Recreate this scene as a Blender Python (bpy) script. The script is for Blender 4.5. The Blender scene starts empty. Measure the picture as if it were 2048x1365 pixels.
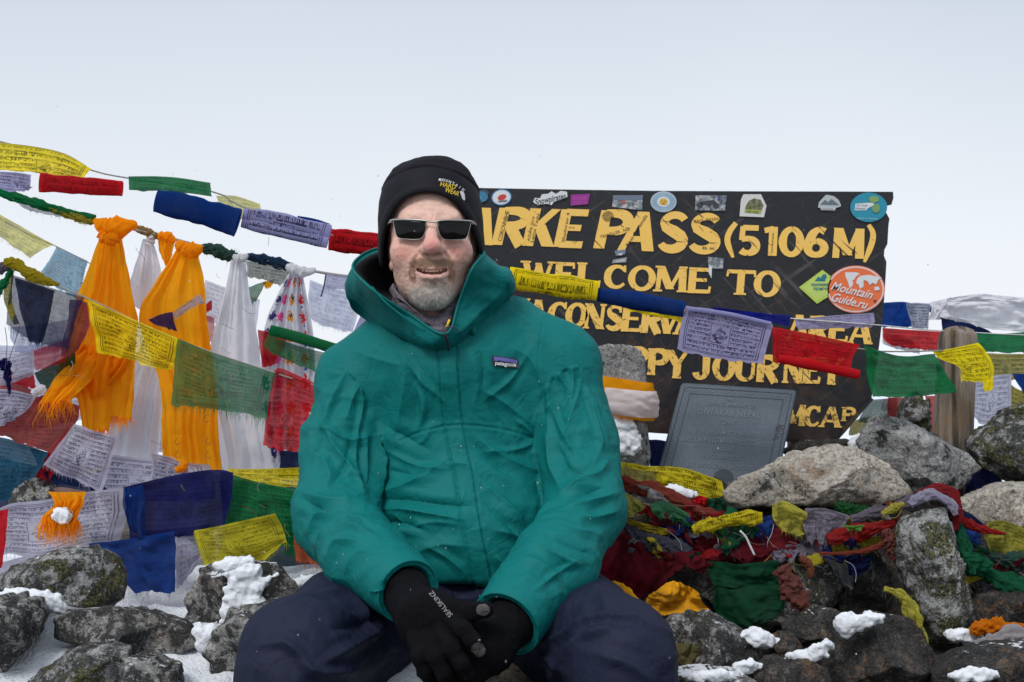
import bpy, bmesh, math, random
import numpy as np
from mathutils import Vector, bvhtree

# ------------------------------------------------------------------ camera, sky, sun, exposure
scene = bpy.context.scene
COL = scene.collection
F, CZ = 2813.0, 1.0            # focal length in photo pixels (2048 wide), camera height
cam_d = bpy.data.cameras.new('camera'); cam = bpy.data.objects.new('camera', cam_d); COL.objects.link(cam)
cam.location = (0, 0, CZ); cam.rotation_euler = (math.pi / 2, 0, 0)
cam_d.sensor_width = 36.0; cam_d.lens = 36.0 * F / 2048.0
cam_d.clip_start = 0.05; cam_d.clip_end = 9000.0
cam_d.dof.use_dof = True; cam_d.dof.focus_distance = 2.46; cam_d.dof.aperture_fstop = 11.0
scene.camera = cam

SUN_EL, SUN_AZ = math.radians(48), math.radians(208)     # azimuth clockwise from +Y: behind and left of the camera
world = bpy.data.worlds.new('World'); scene.world = world; world.use_nodes = True
wn = world.node_tree; wn.nodes.clear()
w_out = wn.nodes.new('ShaderNodeOutputWorld')
w_sky = wn.nodes.new('ShaderNodeTexSky'); w_sky.sky_type = 'NISHITA'; w_sky.sun_disc = False
w_sky.sun_elevation = SUN_EL; w_sky.sun_rotation = SUN_AZ
w_b1 = wn.nodes.new('ShaderNodeBackground'); w_b1.inputs[1].default_value = 0.06
wn.links.new(w_sky.outputs[0], w_b1.inputs[0])
w_geo = wn.nodes.new('ShaderNodeNewGeometry')            # the cloud layer: pale at the horizon, greyer blue higher up
w_sep = wn.nodes.new('ShaderNodeSeparateXYZ'); wn.links.new(w_geo.outputs['Incoming'], w_sep.inputs[0])
w_neg = wn.nodes.new('ShaderNodeMath'); w_neg.operation = 'MULTIPLY'; w_neg.inputs[1].default_value = -1.0
wn.links.new(w_sep.outputs[2], w_neg.inputs[0])
w_cn = wn.nodes.new('ShaderNodeTexNoise'); w_cn.inputs['Scale'].default_value = 2.2; w_cn.inputs['Detail'].default_value = 3.0
wn.links.new(w_geo.outputs['Incoming'], w_cn.inputs['Vector'])
w_ma = wn.nodes.new('ShaderNodeMath'); w_ma.operation = 'MULTIPLY_ADD'; w_ma.inputs[1].default_value = 0.10
wn.links.new(w_cn.outputs[0], w_ma.inputs[0]); wn.links.new(w_neg.outputs[0], w_ma.inputs[2])
w_ramp = wn.nodes.new('ShaderNodeValToRGB'); wn.links.new(w_ma.outputs[0], w_ramp.inputs[0])
e = w_ramp.color_ramp.elements
e[0].position = 0.0; e[0].color = (0.80, 0.825, 0.87, 1)
e[1].position = 1.0; e[1].color = (0.57, 0.625, 0.71, 1)
x = e.new(0.10); x.color = (0.775, 0.81, 0.865, 1)
x = e.new(0.19); x.color = (0.685, 0.73, 0.795, 1)
x = e.new(0.28); x.color = (0.575, 0.63, 0.715, 1)
w_b2 = wn.nodes.new('ShaderNodeBackground'); w_b2.inputs[1].default_value = 0.87
wn.links.new(w_ramp.outputs[0], w_b2.inputs[0])
w_mix = wn.nodes.new('ShaderNodeMixShader'); w_mix.inputs[0].default_value = 0.96
wn.links.new(w_b1.outputs[0], w_mix.inputs[1]); wn.links.new(w_b2.outputs[0], w_mix.inputs[2])
wn.links.new(w_mix.outputs[0], w_out.inputs[0])

sun_d = bpy.data.lights.new('sun', 'SUN'); sun_d.energy = 1.5; sun_d.angle = math.radians(20); sun_d.color = (1.0, 0.97, 0.93)
sun = bpy.data.objects.new('sun', sun_d); COL.objects.link(sun)
_dir = Vector((math.sin(SUN_AZ) * math.cos(SUN_EL), math.cos(SUN_AZ) * math.cos(SUN_EL), math.sin(SUN_EL)))
sun.rotation_euler = _dir.to_track_quat('Z', 'Y').to_euler(); sun.location = _dir * 20
scene.view_settings.view_transform = 'Standard'; scene.view_settings.look = 'None'
scene.view_settings.gamma = 1.0; scene.view_settings.use_curve_mapping = False
scene.view_settings.exposure = 0.40
scene.render.engine = 'CYCLES'
scene.cycles.max_bounces = 8; scene.cycles.transparent_max_bounces = 16
scene.cycles.use_denoising = True

# ------------------------------------------------------------------ helpers
rng = np.random.default_rng(7)
random.seed(7)

def P(px, py, d):
    """a point seen at photo pixel (px, py) standing d metres in front of the camera"""
    px, py, d = np.broadcast_arrays(np.asarray(px, float), np.asarray(py, float), np.asarray(d, float))
    return np.stack([(px - 1024.0) * d / F, d, CZ + (682.5 - py) * d / F], -1)

def pix(V):
    return np.stack([1024.0 + V[..., 0] / V[..., 1] * F, 682.5 - (V[..., 2] - CZ) / V[..., 1] * F], -1)

def _h(ix, iy, iz, s):
    n = (ix * 374761393 + iy * 668265263 + iz * 1274126177 + s * 974634533) & 0xffffffff
    n = ((n ^ (n >> 13)) * 1274126177) & 0xffffffff
    n = ((n ^ (n >> 16)) * 668265263) & 0xffffffff
    return (n & 0xffff) / 32767.5 - 1.0

def vnoise(p, s=0):
    i = np.floor(p).astype(np.int64); f = p - i
    f = f * f * f * (f * (f * 6 - 15) + 10)
    r = 0
    for a in (0, 1):
        wa = f[..., 0] if a else 1 - f[..., 0]
        for b in (0, 1):
            wb = f[..., 1] if b else 1 - f[..., 1]
            for c in (0, 1):
                wc = f[..., 2] if c else 1 - f[..., 2]
                r = r + wa * wb * wc * _h(i[..., 0] + a, i[..., 1] + b, i[..., 2] + c, s)
    return r

def fbm(p, freq=1.0, octv=4, s=0, gain=0.5):
    r = 0; a = 1.0; q = np.asarray(p, float) * freq
    for k in range(octv):
        r = r + a * vnoise(q + 17.3 * k, s + k); a *= gain; q = q * 2.03
    return r

def ridged(p, freq, octv=3, s=0):
    r = 0; a = 1.0; q = np.asarray(p, float) * freq
    for k in range(octv):
        r = r + a * (1 - 2 * np.abs(vnoise(q + 9.1 * k, s + k))); a *= 0.5; q = q * 2.1
    return r

def catmull(pts, n, closed=False):
    pts = np.asarray(pts, float)
    m = len(pts)
    if m == 1: return np.repeat(pts, n, 0)
    if m == 2 and not closed:
        t = np.linspace(0, 1, n).reshape((-1,) + (1,) * (pts.ndim - 1)); return pts[0] * (1 - t) + pts[1] * t
    if closed:
        t = np.linspace(0, m, n, endpoint=False)
        g = lambda k: pts[k % m]
        lim = None
    else:
        t = np.linspace(0, m - 1, n)
        ext = np.concatenate([(2 * pts[0] - pts[1])[None], pts, (2 * pts[-1] - pts[-2])[None]])
        g = lambda k: ext[np.clip(k + 1, 0, m + 1)]
    i = np.floor(t).astype(int)
    if not closed: i = np.minimum(i, m - 2)
    f = (t - i).reshape((-1,) + (1,) * (pts.ndim - 1))
    p0, p1, p2, p3 = g(i - 1), g(i), g(i + 1), g(i + 2)
    return 0.5 * (2 * p1 + (p2 - p0) * f + (2 * p0 - 5 * p1 + 4 * p2 - p3) * f ** 2 + (3 * p1 - p0 - 3 * p2 + p3) * f ** 3)

def put(o, parent=None, label=None, cat=None, group=None, kind=None):
    COL.objects.link(o)
    if parent is not None:
        o.parent = parent
        o.location = Vector(o.location) - Vector(parent['_at'])
    if label: o['label'] = label
    if cat: o['category'] = cat
    if group: o['group'] = group
    if kind: o['kind'] = kind
    return o

def empty(name, at, **k):
    o = bpy.data.objects.new(name, None); o.empty_display_size = 0.05
    o.location = Vector(at); o['_at'] = [float(v) for v in at]
    return put(o, **k)

def mesh(name, V, faces, mats, uv=None, smooth=True, midx=None, col=None, center=True, **k):
    """one mesh object; faces is an (n,4)/(n,3) array or a list of polygons"""
    V = np.asarray(V, float)
    at = (0.5 * (V.min(0) + V.max(0))) if center else np.zeros(3)
    L = V - at
    me = bpy.data.meshes.new(name)
    if isinstance(faces, np.ndarray):
        n, q = faces.shape
        me.vertices.add(len(L)); me.vertices.foreach_set('co', L.astype(np.float32).ravel())
        me.loops.add(n * q); me.loops.foreach_set('vertex_index', faces.astype(np.int32).ravel())
        me.polygons.add(n); me.polygons.foreach_set('loop_start', (np.arange(n) * q).astype(np.int32))
        me.update(calc_edges=True)
    else:
        me.from_pydata(L.tolist(), [], [list(map(int, f)) for f in faces]); me.update()
    if not isinstance(mats, (list, tuple)): mats = [mats]
    for m in mats: me.materials.append(m)
    if midx is not None: me.polygons.foreach_set('material_index', np.asarray(midx, np.int32))
    me.polygons.foreach_set('use_smooth', np.full(len(me.polygons), smooth, bool))
    li = None
    if uv is not None or col is not None:
        li = np.empty(len(me.loops), np.int32); me.loops.foreach_get('vertex_index', li)
    if uv is not None:
        ul = me.uv_layers.new(name='UVMap'); ul.data.foreach_set('uv', np.asarray(uv, np.float32)[li].ravel())
    if col is not None:
        ca = me.color_attributes.new('Col', 'FLOAT_COLOR', 'POINT')
        c4 = np.ones((len(L), 4), np.float32); c4[:, :3] = col; ca.data.foreach_set('color', c4.ravel())
    me.validate()
    o = bpy.data.objects.new(name, me); o.location = Vector(at); o['_at'] = [float(v) for v in at]
    return put(o, **k)

def gridf(nv, nu, cu=False, cv=False, base=0):
    a = np.arange(nv * nu).reshape(nv, nu)
    r = np.vstack([a, a[:1]]) if cv else a
    r = np.hstack([r, r[:, :1]]) if cu else r
    return np.stack([r[:-1, :-1].ravel(), r[:-1, 1:].ravel(), r[1:, 1:].ravel(), r[1:, :-1].ravel()], 1) + base

def gnorm(G):
    du = np.gradient(G, axis=1); dv = np.gradient(G, axis=0)
    n = np.cross(du, dv); return n / (np.linalg.norm(n, axis=-1, keepdims=True) + 1e-12)

def join(parts):
    """[(V, faces)] -> V, list of faces"""
    Vs, Fs, b = [], [], 0
    for V, f in parts:
        Vs.append(V); Fs += [[int(i) + b for i in q] for q in f]; b += len(V)
    return np.vstack(Vs), Fs

def tube(pts, rad, n=8, closed=False, flat=1.0, res=None):
    """swept tube: V, faces"""
    C = catmull(pts, res, closed) if res else np.asarray(pts, float)
    m = len(C); R = np.interp(np.linspace(0, 1, m), np.linspace(0, 1, len(np.atleast_1d(rad))), np.atleast_1d(rad)) if np.size(rad) > 1 else np.full(m, float(np.atleast_1d(rad)[0]))
    T = np.gradient(C, axis=0); T /= np.linalg.norm(T, axis=1, keepdims=True) + 1e-12
    up = np.array([0.02, -1.0, 0.05]); A = np.cross(T, up); A /= np.linalg.norm(A, axis=1, keepdims=True) + 1e-12
    B = np.cross(A, T)
    th = np.linspace(0, 2 * np.pi, n, endpoint=False)
    V = C[:, None] + R[:, None, None] * (np.cos(th)[None, :, None] * A[:, None] + flat * np.sin(th)[None, :, None] * B[:, None])
    f = gridf(m, n, cu=True, cv=closed).tolist()
    if not closed: f += [list(range(n))[::-1], list(range((m - 1) * n, m * n))]
    return V.reshape(-1, 3), f

# ---- nodes
class NT:
    def __init__(s, name):
        s.m = bpy.data.materials.new(name); s.m.use_nodes = True; s.t = s.m.node_tree
        s.t.nodes.clear(); s.out = s.t.nodes.new('ShaderNodeOutputMaterial')
    def n(s, typ, ins=None, out=0, **props):
        nd = s.t.nodes.new('ShaderNode' + typ)
        for k, v in props.items(): setattr(nd, k, v)
        for k, v in (ins or {}).items():
            sk = nd.inputs[k]
            if isinstance(v, bpy.types.NodeSocket): s.t.links.new(v, sk)
            else: sk.default_value = (tuple(v) + (1,) if isinstance(v, (tuple, list)) and len(v) == 3 and sk.type == 'RGBA' else v)
        return nd if out is None else nd.outputs[out]
    def math(s, op, a, b=0.0, c=None, clamp=False):
        i = {0: a, 1: b}
        if c is not None: i[2] = c
        return s.n('Math', i, operation=op, use_clamp=clamp)
    def mix(s, f, a, b, mode='MIX'):
        nd = s.t.nodes.new('ShaderNodeMix'); nd.data_type = 'RGBA'; nd.blend_type = mode
        for k, v in ((0, f), (6, a), (7, b)):
            if isinstance(v, bpy.types.NodeSocket): s.t.links.new(v, nd.inputs[k])
            else: nd.inputs[k].default_value = (tuple(v) + (1,)) if isinstance(v, (tuple, list)) and len(v) == 3 else v
        return nd.outputs[2]
    def ramp(s, f, stops):
        nd = s.t.nodes.new('ShaderNodeValToRGB'); el = nd.color_ramp.elements
        while len(el) > 1: el.remove(el[-1])
        for i, (p, c) in enumerate(stops):
            if not isinstance(c, (tuple, list)): c = (c, c, c)
            q = el[0] if i == 0 else el.new(p)
            q.position = p; q.color = tuple(c) + (1,)
        s.t.links.new(f, nd.inputs[0]); return nd.outputs[0]
    def noise(s, vec, scale, detail=3.0, rough=0.55, out=0, **k):
        return s.n('TexNoise', {'Vector': vec, 'Scale': scale, 'Detail': detail, 'Roughness': rough}, out=out)
    def obj(s): return s.n('TexCoord', out=3)
    def uv(s): return s.n('TexCoord', out=2)
    def mapv(s, vec, scale=(1, 1, 1), loc=(0, 0, 0), rot=(0, 0, 0)):
        return s.n('Mapping', {'Vector': vec, 'Scale': scale, 'Location': loc, 'Rotation': rot})
    def bump(s, h, strength=0.3, dist=0.005, normal=None):
        i = {'Height': h, 'Strength': strength, 'Distance': dist}
        if normal is not None: i['Normal'] = normal
        return s.n('Bump', i)
    def bsdf(s, col, rough=0.6, normal=None, **k):
        i = {'Base Color': col, 'Roughness': rough}
        if normal is not None: i['Normal'] = normal
        i.update({kk.replace('_', ' '): v for kk, v in k.items()})
        return s.n('BsdfPrincipled', i)
    def done(s, sh, disp=None):
        s.t.links.new(sh, s.out.inputs[0]); return s.m

_pm = {}
def plain(name, col, rough=0.6, metal=0.0, grain=60.0, amt=0.12, bump=0.15, spec=0.5):
    """paint, plastic, metal ... with a little tone variation and grain"""
    if name in _pm: return _pm[name]
    t = NT(name); o = t.obj(); nz = t.noise(o, grain, 4)
    c = t.mix(t.math('MULTIPLY', nz, amt * 2), col, tuple(min(1, v * 0.55) for v in col))
    m = t.done(t.bsdf(c, rough, t.bump(t.noise(o, grain * 6, 3), bump, 0.001), Metallic=metal, Specular_IOR_Level=spec))
    _pm[name] = m; return m

# ---- signed distance modelling
def s_ell(p, c, r):
    q = (p - np.asarray(c, np.float32)); r = np.asarray(r, np.float32)
    k0 = np.linalg.norm(q / r, axis=-1); k1 = np.linalg.norm(q / (r * r), axis=-1) + 1e-9
    return k0 * (k0 - 1) / k1
def s_cap(p, a, b, ra, rb=None):
    rb = ra if rb is None else rb
    a = np.asarray(a, np.float32); ab = np.asarray(b, np.float32) - a
    t = np.clip(((p - a) @ ab) / float(ab @ ab + 1e-12), 0, 1)
    return np.linalg.norm(p - a - t[..., None] * ab, axis=-1) - (ra + (rb - ra) * t)
def s_chain(p, pts, rs, k=0.01):
    d = None
    for i in range(len(pts) - 1):
        e = s_cap(p, pts[i], pts[i + 1], rs[i], rs[i + 1]); d = e if d is None else smin(d, e, k)
    return d
def smin(a, b, k):
    h = np.clip(0.5 + 0.5 * (b - a) / k, 0, 1); return b + (a - b) * h - k * h * (1 - h)
def smax(a, b, k): return -smin(-a, -b, k)

def polygonise(fn, lo, hi, h):
    """surface nets on a signed distance function, evaluated coarsely first"""
    lo = np.asarray(lo, float); n = np.ceil((np.asarray(hi, float) - lo) / h).astype(int) + 1
    n = ((n + 3) // 4) * 4 + 1
    ax = [lo[i] + h * np.arange(n[i]) for i in range(3)]
    cx = [a[::4] for a in ax]
    G = np.stack(np.meshgrid(*cx, indexing='ij'), -1).astype(np.float32)
    C = fn(G.reshape(-1, 3)).reshape(G.shape[:3])
    D = C
    for axis in range(3):                               # upsample the coarse field
        m = D.shape[axis]; idx = np.arange((m - 1) * 4 + 1) / 4.0; i0 = np.minimum(idx.astype(int), m - 2); f = idx - i0
        sh = [1, 1, 1]; sh[axis] = -1; f = f.reshape(sh)
        D = np.take(D, i0, axis) * (1 - f) + np.take(D, i0 + 1, axis) * f
    D = D.astype(np.float32)
    near = np.argwhere(np.abs(D) < 5.0 * h)
    pts = (lo + near * h).astype(np.float32)
    vals = np.concatenate([fn(c) for c in np.array_split(pts, max(1, len(pts) // 400000))])
    D[near[:, 0], near[:, 1], near[:, 2]] = vals
    ins = D < 0
    s = sum(ins[a:ins.shape[0] - 1 + a, b:ins.shape[1] - 1 + b, c:ins.shape[2] - 1 + c].astype(np.int8) for a in (0, 1) for b in (0, 1) for c in (0, 1))
    act = np.argwhere((s > 0) & (s < 8))
    vid = -np.ones(s.shape, np.int64); vid[act[:, 0], act[:, 1], act[:, 2]] = np.arange(len(act))
    acc = np.zeros((len(act), 3)); cnt = np.zeros(len(act))
    cor = [(a, b, c) for a in (0, 1) for b in (0, 1) for c in (0, 1)]
    cv = {c: D[act[:, 0] + c[0], act[:, 1] + c[1], act[:, 2] + c[2]] for c in cor}
    for c in cor:
        for axx in range(3):
            if c[axx] == 0:
                e = list(c); e[axx] = 1; e = tuple(e)
                a, b = cv[c], cv[e]; m = (a < 0) != (b < 0)
                t = np.where(m, a / np.where(m, a - b, 1), 0)
                p = np.tile(np.array(c, float), (len(act), 1)); p[:, axx] += t
                acc += p * m[:, None]; cnt += m
    V = lo + (act + acc / cnt[:, None]) * h
    quads = []
    for axx in range(3):
        b, c = [(1, 2), (2, 0), (0, 1)][axx]
        sl0 = [slice(None)] * 3; sl1 = [slice(None)] * 3
        sl0[axx] = slice(0, -1); sl1[axx] = slice(1, None)
        A, B = ins[tuple(sl0)], ins[tuple(sl1)]
        e = np.argwhere(A != B)
        ok = (e[:, b] > 0) & (e[:, c] > 0) & (e[:, b] < s.shape[b]) & (e[:, c] < s.shape[c]); e = e[ok]
        fl = A[e[:, 0], e[:, 1], e[:, 2]]
        def at(db, dc):
            q = e.copy(); q[:, b] -= db; q[:, c] -= dc; return vid[q[:, 0], q[:, 1], q[:, 2]]
        q = np.stack([at(1, 1), at(0, 1), at(0, 0), at(1, 0)], 1)
        q[~fl] = q[~fl][:, ::-1]; quads.append(q)
    q = np.vstack(quads); q = q[(q >= 0).all(1)]
    for _ in range(2):                                   # snap on to the surface
        eps = h * 0.3; Vf = V.astype(np.float32); d0 = fn(Vf)
        g = np.stack([fn(Vf + np.eye(3, dtype=np.float32)[i] * eps) - d0 for i in range(3)], -1) / eps
        V = V - np.clip(d0, -h, h)[:, None] * g / (np.sum(g * g, -1, keepdims=True) + 1e-6)
    return V, q

def vnormals(V, q):
    fn_ = np.cross(V[q[:, 2]] - V[q[:, 0]], V[q[:, 3]] - V[q[:, 1]])
    N = np.zeros_like(V)
    for i in range(4): np.add.at(N, q[:, i], fn_)
    return N / (np.linalg.norm(N, axis=1, keepdims=True) + 1e-12)

def subdivide(V, q):
    """Catmull-Clark once, on quads"""
    n, m = len(V), len(q)
    E = np.sort(np.stack([q, np.roll(q, -1, 1)], -1).reshape(-1, 2), 1)
    key = E[:, 0] * n + E[:, 1]; uk, inv, cnt = np.unique(key, return_inverse=True, return_counts=True)
    e0, e1 = uk // n, uk % n
    fc = V[q].mean(1)
    fs = np.zeros((len(uk), 3)); np.add.at(fs, inv, np.repeat(fc, 4, 0))
    ep = np.where((cnt == 2)[:, None], (V[e0] + V[e1] + fs) / 4, (V[e0] + V[e1]) / 2)
    val = np.bincount(np.concatenate([e0, e1]), minlength=n)[:, None]
    R = np.zeros((n, 3)); np.add.at(R, e0, (V[e0] + V[e1]) / 2); np.add.at(R, e1, (V[e0] + V[e1]) / 2); R /= np.maximum(val, 1)
    Q = np.zeros((n, 3)); nf = np.zeros(n)
    for i in range(4): np.add.at(Q, q[:, i], fc); np.add.at(nf, q[:, i], 1)
    Q /= np.maximum(nf, 1)[:, None]
    NV = np.where(val > 2, (Q + 2 * R + (val - 3) * V) / np.maximum(val, 1), V)
    ei = inv.reshape(m, 4) + n; fi = np.arange(m) + n + len(uk)
    faces = np.concatenate([np.stack([q[:, i], ei[:, i], fi, ei[:, i - 1]], 1) for i in range(4)])
    return np.vstack([NV, ep, fc]), faces

def poly_dist(pp, line):
    """distance, signed side and position along a pixel polyline, for points pp"""
    line = np.asarray(line, float)[:, :2]
    L = np.linalg.norm(np.diff(line, axis=0), axis=1); S = np.concatenate([[0], np.cumsum(L)])
    best = np.full(len(pp), 1e9); side = np.zeros(len(pp)); pos = np.zeros(len(pp))
    for i in range(len(line) - 1):
        a, ab = line[i], line[i + 1] - line[i]
        t = np.clip(((pp - a) @ ab) / (ab @ ab + 1e-9), 0, 1)
        w = pp - a - t[:, None] * ab; d = np.hypot(w[:, 0], w[:, 1])
        m = d < best
        best[m] = d[m]; side[m] = np.sign(ab[0] * w[m, 1] - ab[1] * w[m, 0]); pos[m] = (S[i] + t[m] * L[i]) / S[-1]
    return best, side, pos

# ---- flat lettering from the built-in font: outline in units of cap height, x from 0
_txt = {}
def text_mesh(s, bold=0.0, spacing=1.0, res=3):
    k = (s, bold, spacing, res)
    if k in _txt: return _txt[k]
    c = bpy.data.curves.new('text', 'FONT'); c.body = s; c.size = 1.0; c.offset = bold; c.space_character = spacing
    c.resolution_u = res
    o = bpy.data.objects.new('text', c); COL.objects.link(o)
    dg = bpy.context.evaluated_depsgraph_get(); me = o.evaluated_get(dg).to_mesh()
    V = np.array([v.co[:2] for v in me.vertices]) if len(me.vertices) else np.zeros((0, 2))
    f = [list(p.vertices) for p in me.polygons]
    o.evaluated_get(dg).to_mesh_clear(); bpy.data.objects.remove(o); bpy.data.curves.remove(c)
    V = V / 0.70                                         # cap height -> 1
    _txt[k] = (V, f); return V, f

def text_px(s, cx, cy, h, w=None, rot=0.0, shear=0.0, bold=0.0, spacing=1.0):
    """pixel-space lettering centred on (cx, cy): cap height h, optional total width w, rot degrees clockwise"""
    V, f = text_mesh(s, bold, spacing)
    x0, x1 = V[:, 0].min(), V[:, 0].max(); W = x1 - x0
    sx = (w / W) if w else h
    x = (V[:, 0] - (x0 + x1) / 2) * sx + shear * (V[:, 1] - 0.5) * h; y = -(V[:, 1] - 0.5) * h
    a = math.radians(rot)
    return np.stack([cx + x * math.cos(a) - y * math.sin(a), cy + x * math.sin(a) + y * math.cos(a)], 1), f
# ------------------------------------------------------------------ materials of the place
def rock_mat(name, light=(0.42, 0.40, 0.37), dark=(0.022, 0.022, 0.022), lichen=0.3, black=0.35, brown=0.1, snow=0.0, speck=150.0):
    t = NT(name); o = t.obj(); info = t.n('ObjectInfo', out=5)
    off = t.n('VectorMath', {0: o, 1: t.n('CombineXYZ', {0: t.math('MULTIPLY', info, 31.0), 1: t.math('MULTIPLY', info, 77.0), 2: t.math('MULTIPLY', info, 13.0)})}, operation='ADD')
    big = t.noise(off, 9, 5, 0.65); mid = t.noise(off, 30, 6, 0.72); fine = t.noise(off, speck, 4, 0.8); fine2 = t.noise(off, speck * 1.7, 3, 0.8)
    g1 = t.ramp(fine, [(0.38, (light[0] * .26, light[1] * .26, light[2] * .27)), (0.5, tuple(v * .68 for v in light)), (0.62, light)])
    base = t.mix(t.ramp(fine2, [(0.58, 0), (0.66, 1)]), g1, tuple(min(.7, v * 1.45) for v in light))
    base = t.mix(t.math('MULTIPLY', t.ramp(big, [(0.42, 0), (0.6, 1)]), 0.5), base, tuple(v * 0.5 for v in light))
    br = t.ramp(t.noise(off, 12, 5, 0.65), [(0.53, 0), (0.64, 1)])
    base = t.mix(t.math('MULTIPLY', br, brown * 1.9, clamp=True), base, t.mix(fine, (0.10, 0.05, 0.022), (0.33, 0.19, 0.09)))
    bl = t.math('ADD', t.math('MULTIPLY', mid, 0.62), t.math('ADD', t.math('MULTIPLY', fine, 0.30), t.math('MULTIPLY', big, .25)))
    th = 0.70 - 0.22 * black
    blm = t.ramp(bl, [(th - 0.02, 0), (th + 0.025, 1)])
    base = t.mix(t.math('MULTIPLY', blm, 0.95), base, t.mix(t.ramp(fine2, [(.5, 0), (.62, 1)]), dark, tuple(v * 3.4 for v in dark)))
    ln = t.math('ADD', t.math('MULTIPLY', t.noise(off, 15, 5, 0.7), 0.72), t.math('MULTIPLY', t.noise(off, 110, 3, 0.75), 0.38))
    th = 0.72 - 0.24 * lichen
    lm = t.ramp(ln, [(th - 0.01, 0), (th + 0.025, 1)])
    lc = t.mix(t.ramp(t.noise(off, 210, 2), [(0.42, 0), (0.6, 1)]), (0.026, 0.027, 0.012), (0.135, 0.135, 0.055))
    base = t.mix(t.math('MULTIPLY', lm, 0.92), base, lc)
    wl = t.ramp(t.math('ADD', t.math('MULTIPLY', t.noise(off, 42, 5, 0.75), 0.7), t.math('MULTIPLY', fine, 0.35)), [(0.60, 0), (0.63, 1)])
    base = t.mix(t.math('MULTIPLY', wl, 0.6 if light[0] > .3 else .12), base, (0.60, 0.61, 0.60))
    if snow > 0:
        nz = t.n('SeparateXYZ', {0: t.n('NewGeometry', out=1)}, out=2)
        sv = t.math('ADD', t.math('MULTIPLY', nz, 0.5), t.math('MULTIPLY', t.noise(off, 34, 5, 0.7), 0.75))
        base = t.mix(t.ramp(sv, [(0.98 - 0.3 * snow, 0), (1.01 - 0.3 * snow, 1)]), base, (0.82, 0.84, 0.88))
    crack = t.n('TexVoronoi', {'Vector': t.n('VectorMath', {0: off, 1: t.n('VectorMath', {0: t.noise(off, 14, 4, out=1), 'Scale': .12}, operation='SCALE')}, operation='ADD'), 'Scale': 7.0}, feature='DISTANCE_TO_EDGE', out=0)
    cr = t.ramp(crack, [(0.0, 0), (0.03, 1)])
    h = t.math('ADD', t.math('ADD', t.math('MULTIPLY', mid, 1.0), t.math('MULTIPLY', fine, 0.55)), t.math('MULTIPLY', cr, .25))
    return t.done(t.bsdf(base, .85, t.bump(h, 1.0, 0.011), Specular_IOR_Level=0.25))

def snow_mat():
    t = NT('snow'); o = t.obj()
    h = t.math('ADD', t.noise(o, 35, 5, 0.6), t.math('MULTIPLY', t.noise(o, 260, 3), 0.35))
    c = t.mix(t.ramp(t.noise(o, 60, 5, 0.7), [(0.52, 0), (0.70, 1)]), (0.76, 0.785, 0.83), (0.58, 0.60, 0.64))
    return t.done(t.bsdf(c, 0.75, t.bump(h, 0.7, 0.006), Subsurface_Weight=0.25, Subsurface_Radius=(0.01, 0.012, 0.014), Subsurface_Scale=0.5))

def ground_mat():
    t = NT('snowy_ground'); o = t.obj()
    x = t.n('SeparateXYZ', {0: o}, out=0)
    n1 = t.noise(o, 9, 6, 0.65)
    dirtc = t.mix(t.ramp(t.noise(o, 70, 5, 0.7), [(0.35, 0), (0.7, 1)]), (0.018, 0.015, 0.012), (0.10, 0.085, 0.07))
    side = t.ramp(t.math('ADD', t.math('MULTIPLY', x, 0.5), 0.5), [(0.41, 1), (0.50, 0)])    # the right-hand bank is bare
    y = t.n('SeparateXYZ', {0: o}, out=1)
    far = t.ramp(t.math('MULTIPLY', y, 0.1), [(0.34, 0), (0.40, 1)])
    stony = t.ramp(t.math('MULTIPLY', y, 0.1), [(0.185, 0), (0.215, 1)])                 # stony ground before the cairn, out of view, darkened to cut fill light
    m = t.math('ADD', t.math('MULTIPLY', t.math('MAXIMUM', t.math('MULTIPLY', side, t.math('MULTIPLY_ADD', stony, .75, .25)), far), 0.62), t.math('MULTIPLY', n1, 0.6))
    sm = t.ramp(m, [(0.55, 0), (0.60, 1)])
    sc = t.mix(t.ramp(t.noise(o, 140, 4, 0.7), [(0.66, 0), (0.74, 1)]), (0.82, 0.85, 0.90), (0.40, 0.39, 0.37))
    c = t.mix(sm, dirtc, sc)
    h = t.math('ADD', t.noise(o, 26, 6, 0.6), t.math('MULTIPLY', t.noise(o, 200, 3), 0.3))
    return t.done(t.bsdf(c, 0.85, t.bump(h, 1.0, 0.022), Specular_IOR_Level=0.25))

M = {}
M['rock_lichen'] = rock_mat('lichen_rock', (0.50, 0.50, 0.49), lichen=0.62, black=0.66, snow=.12, brown=0.05)
M['rock_grey'] = rock_mat('grey_rock', (0.46, 0.45, 0.43), lichen=0.28, black=0.66, brown=0.16, snow=.16)
M['rock_snowy'] = rock_mat('snow_dusted_rock', (0.40, 0.39, 0.37), lichen=0.2, black=0.68, brown=0.2, snow=0.55)
M['rock_pale'] = rock_mat('pale_granite', (0.66, 0.60, 0.51), lichen=0.05, black=0.16, brown=0.30, speck=130)
M['rock_pale2'] = rock_mat('grey_granite', (0.54, 0.54, 0.53), lichen=0.2, black=0.28, brown=0.03, speck=140)
M['rock_slab'] = rock_mat('green_lichen_slab', (0.50, 0.50, 0.49), lichen=0.66, black=0.55, brown=0.0)
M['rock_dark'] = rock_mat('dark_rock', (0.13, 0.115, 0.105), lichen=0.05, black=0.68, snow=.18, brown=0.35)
M['rock_brown'] = rock_mat('brown_rock', (0.15, 0.12, 0.10), lichen=0.03, black=0.66, brown=0.55, snow=.1)
M['snow'] = snow_mat()
M['ground'] = ground_mat()

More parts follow.
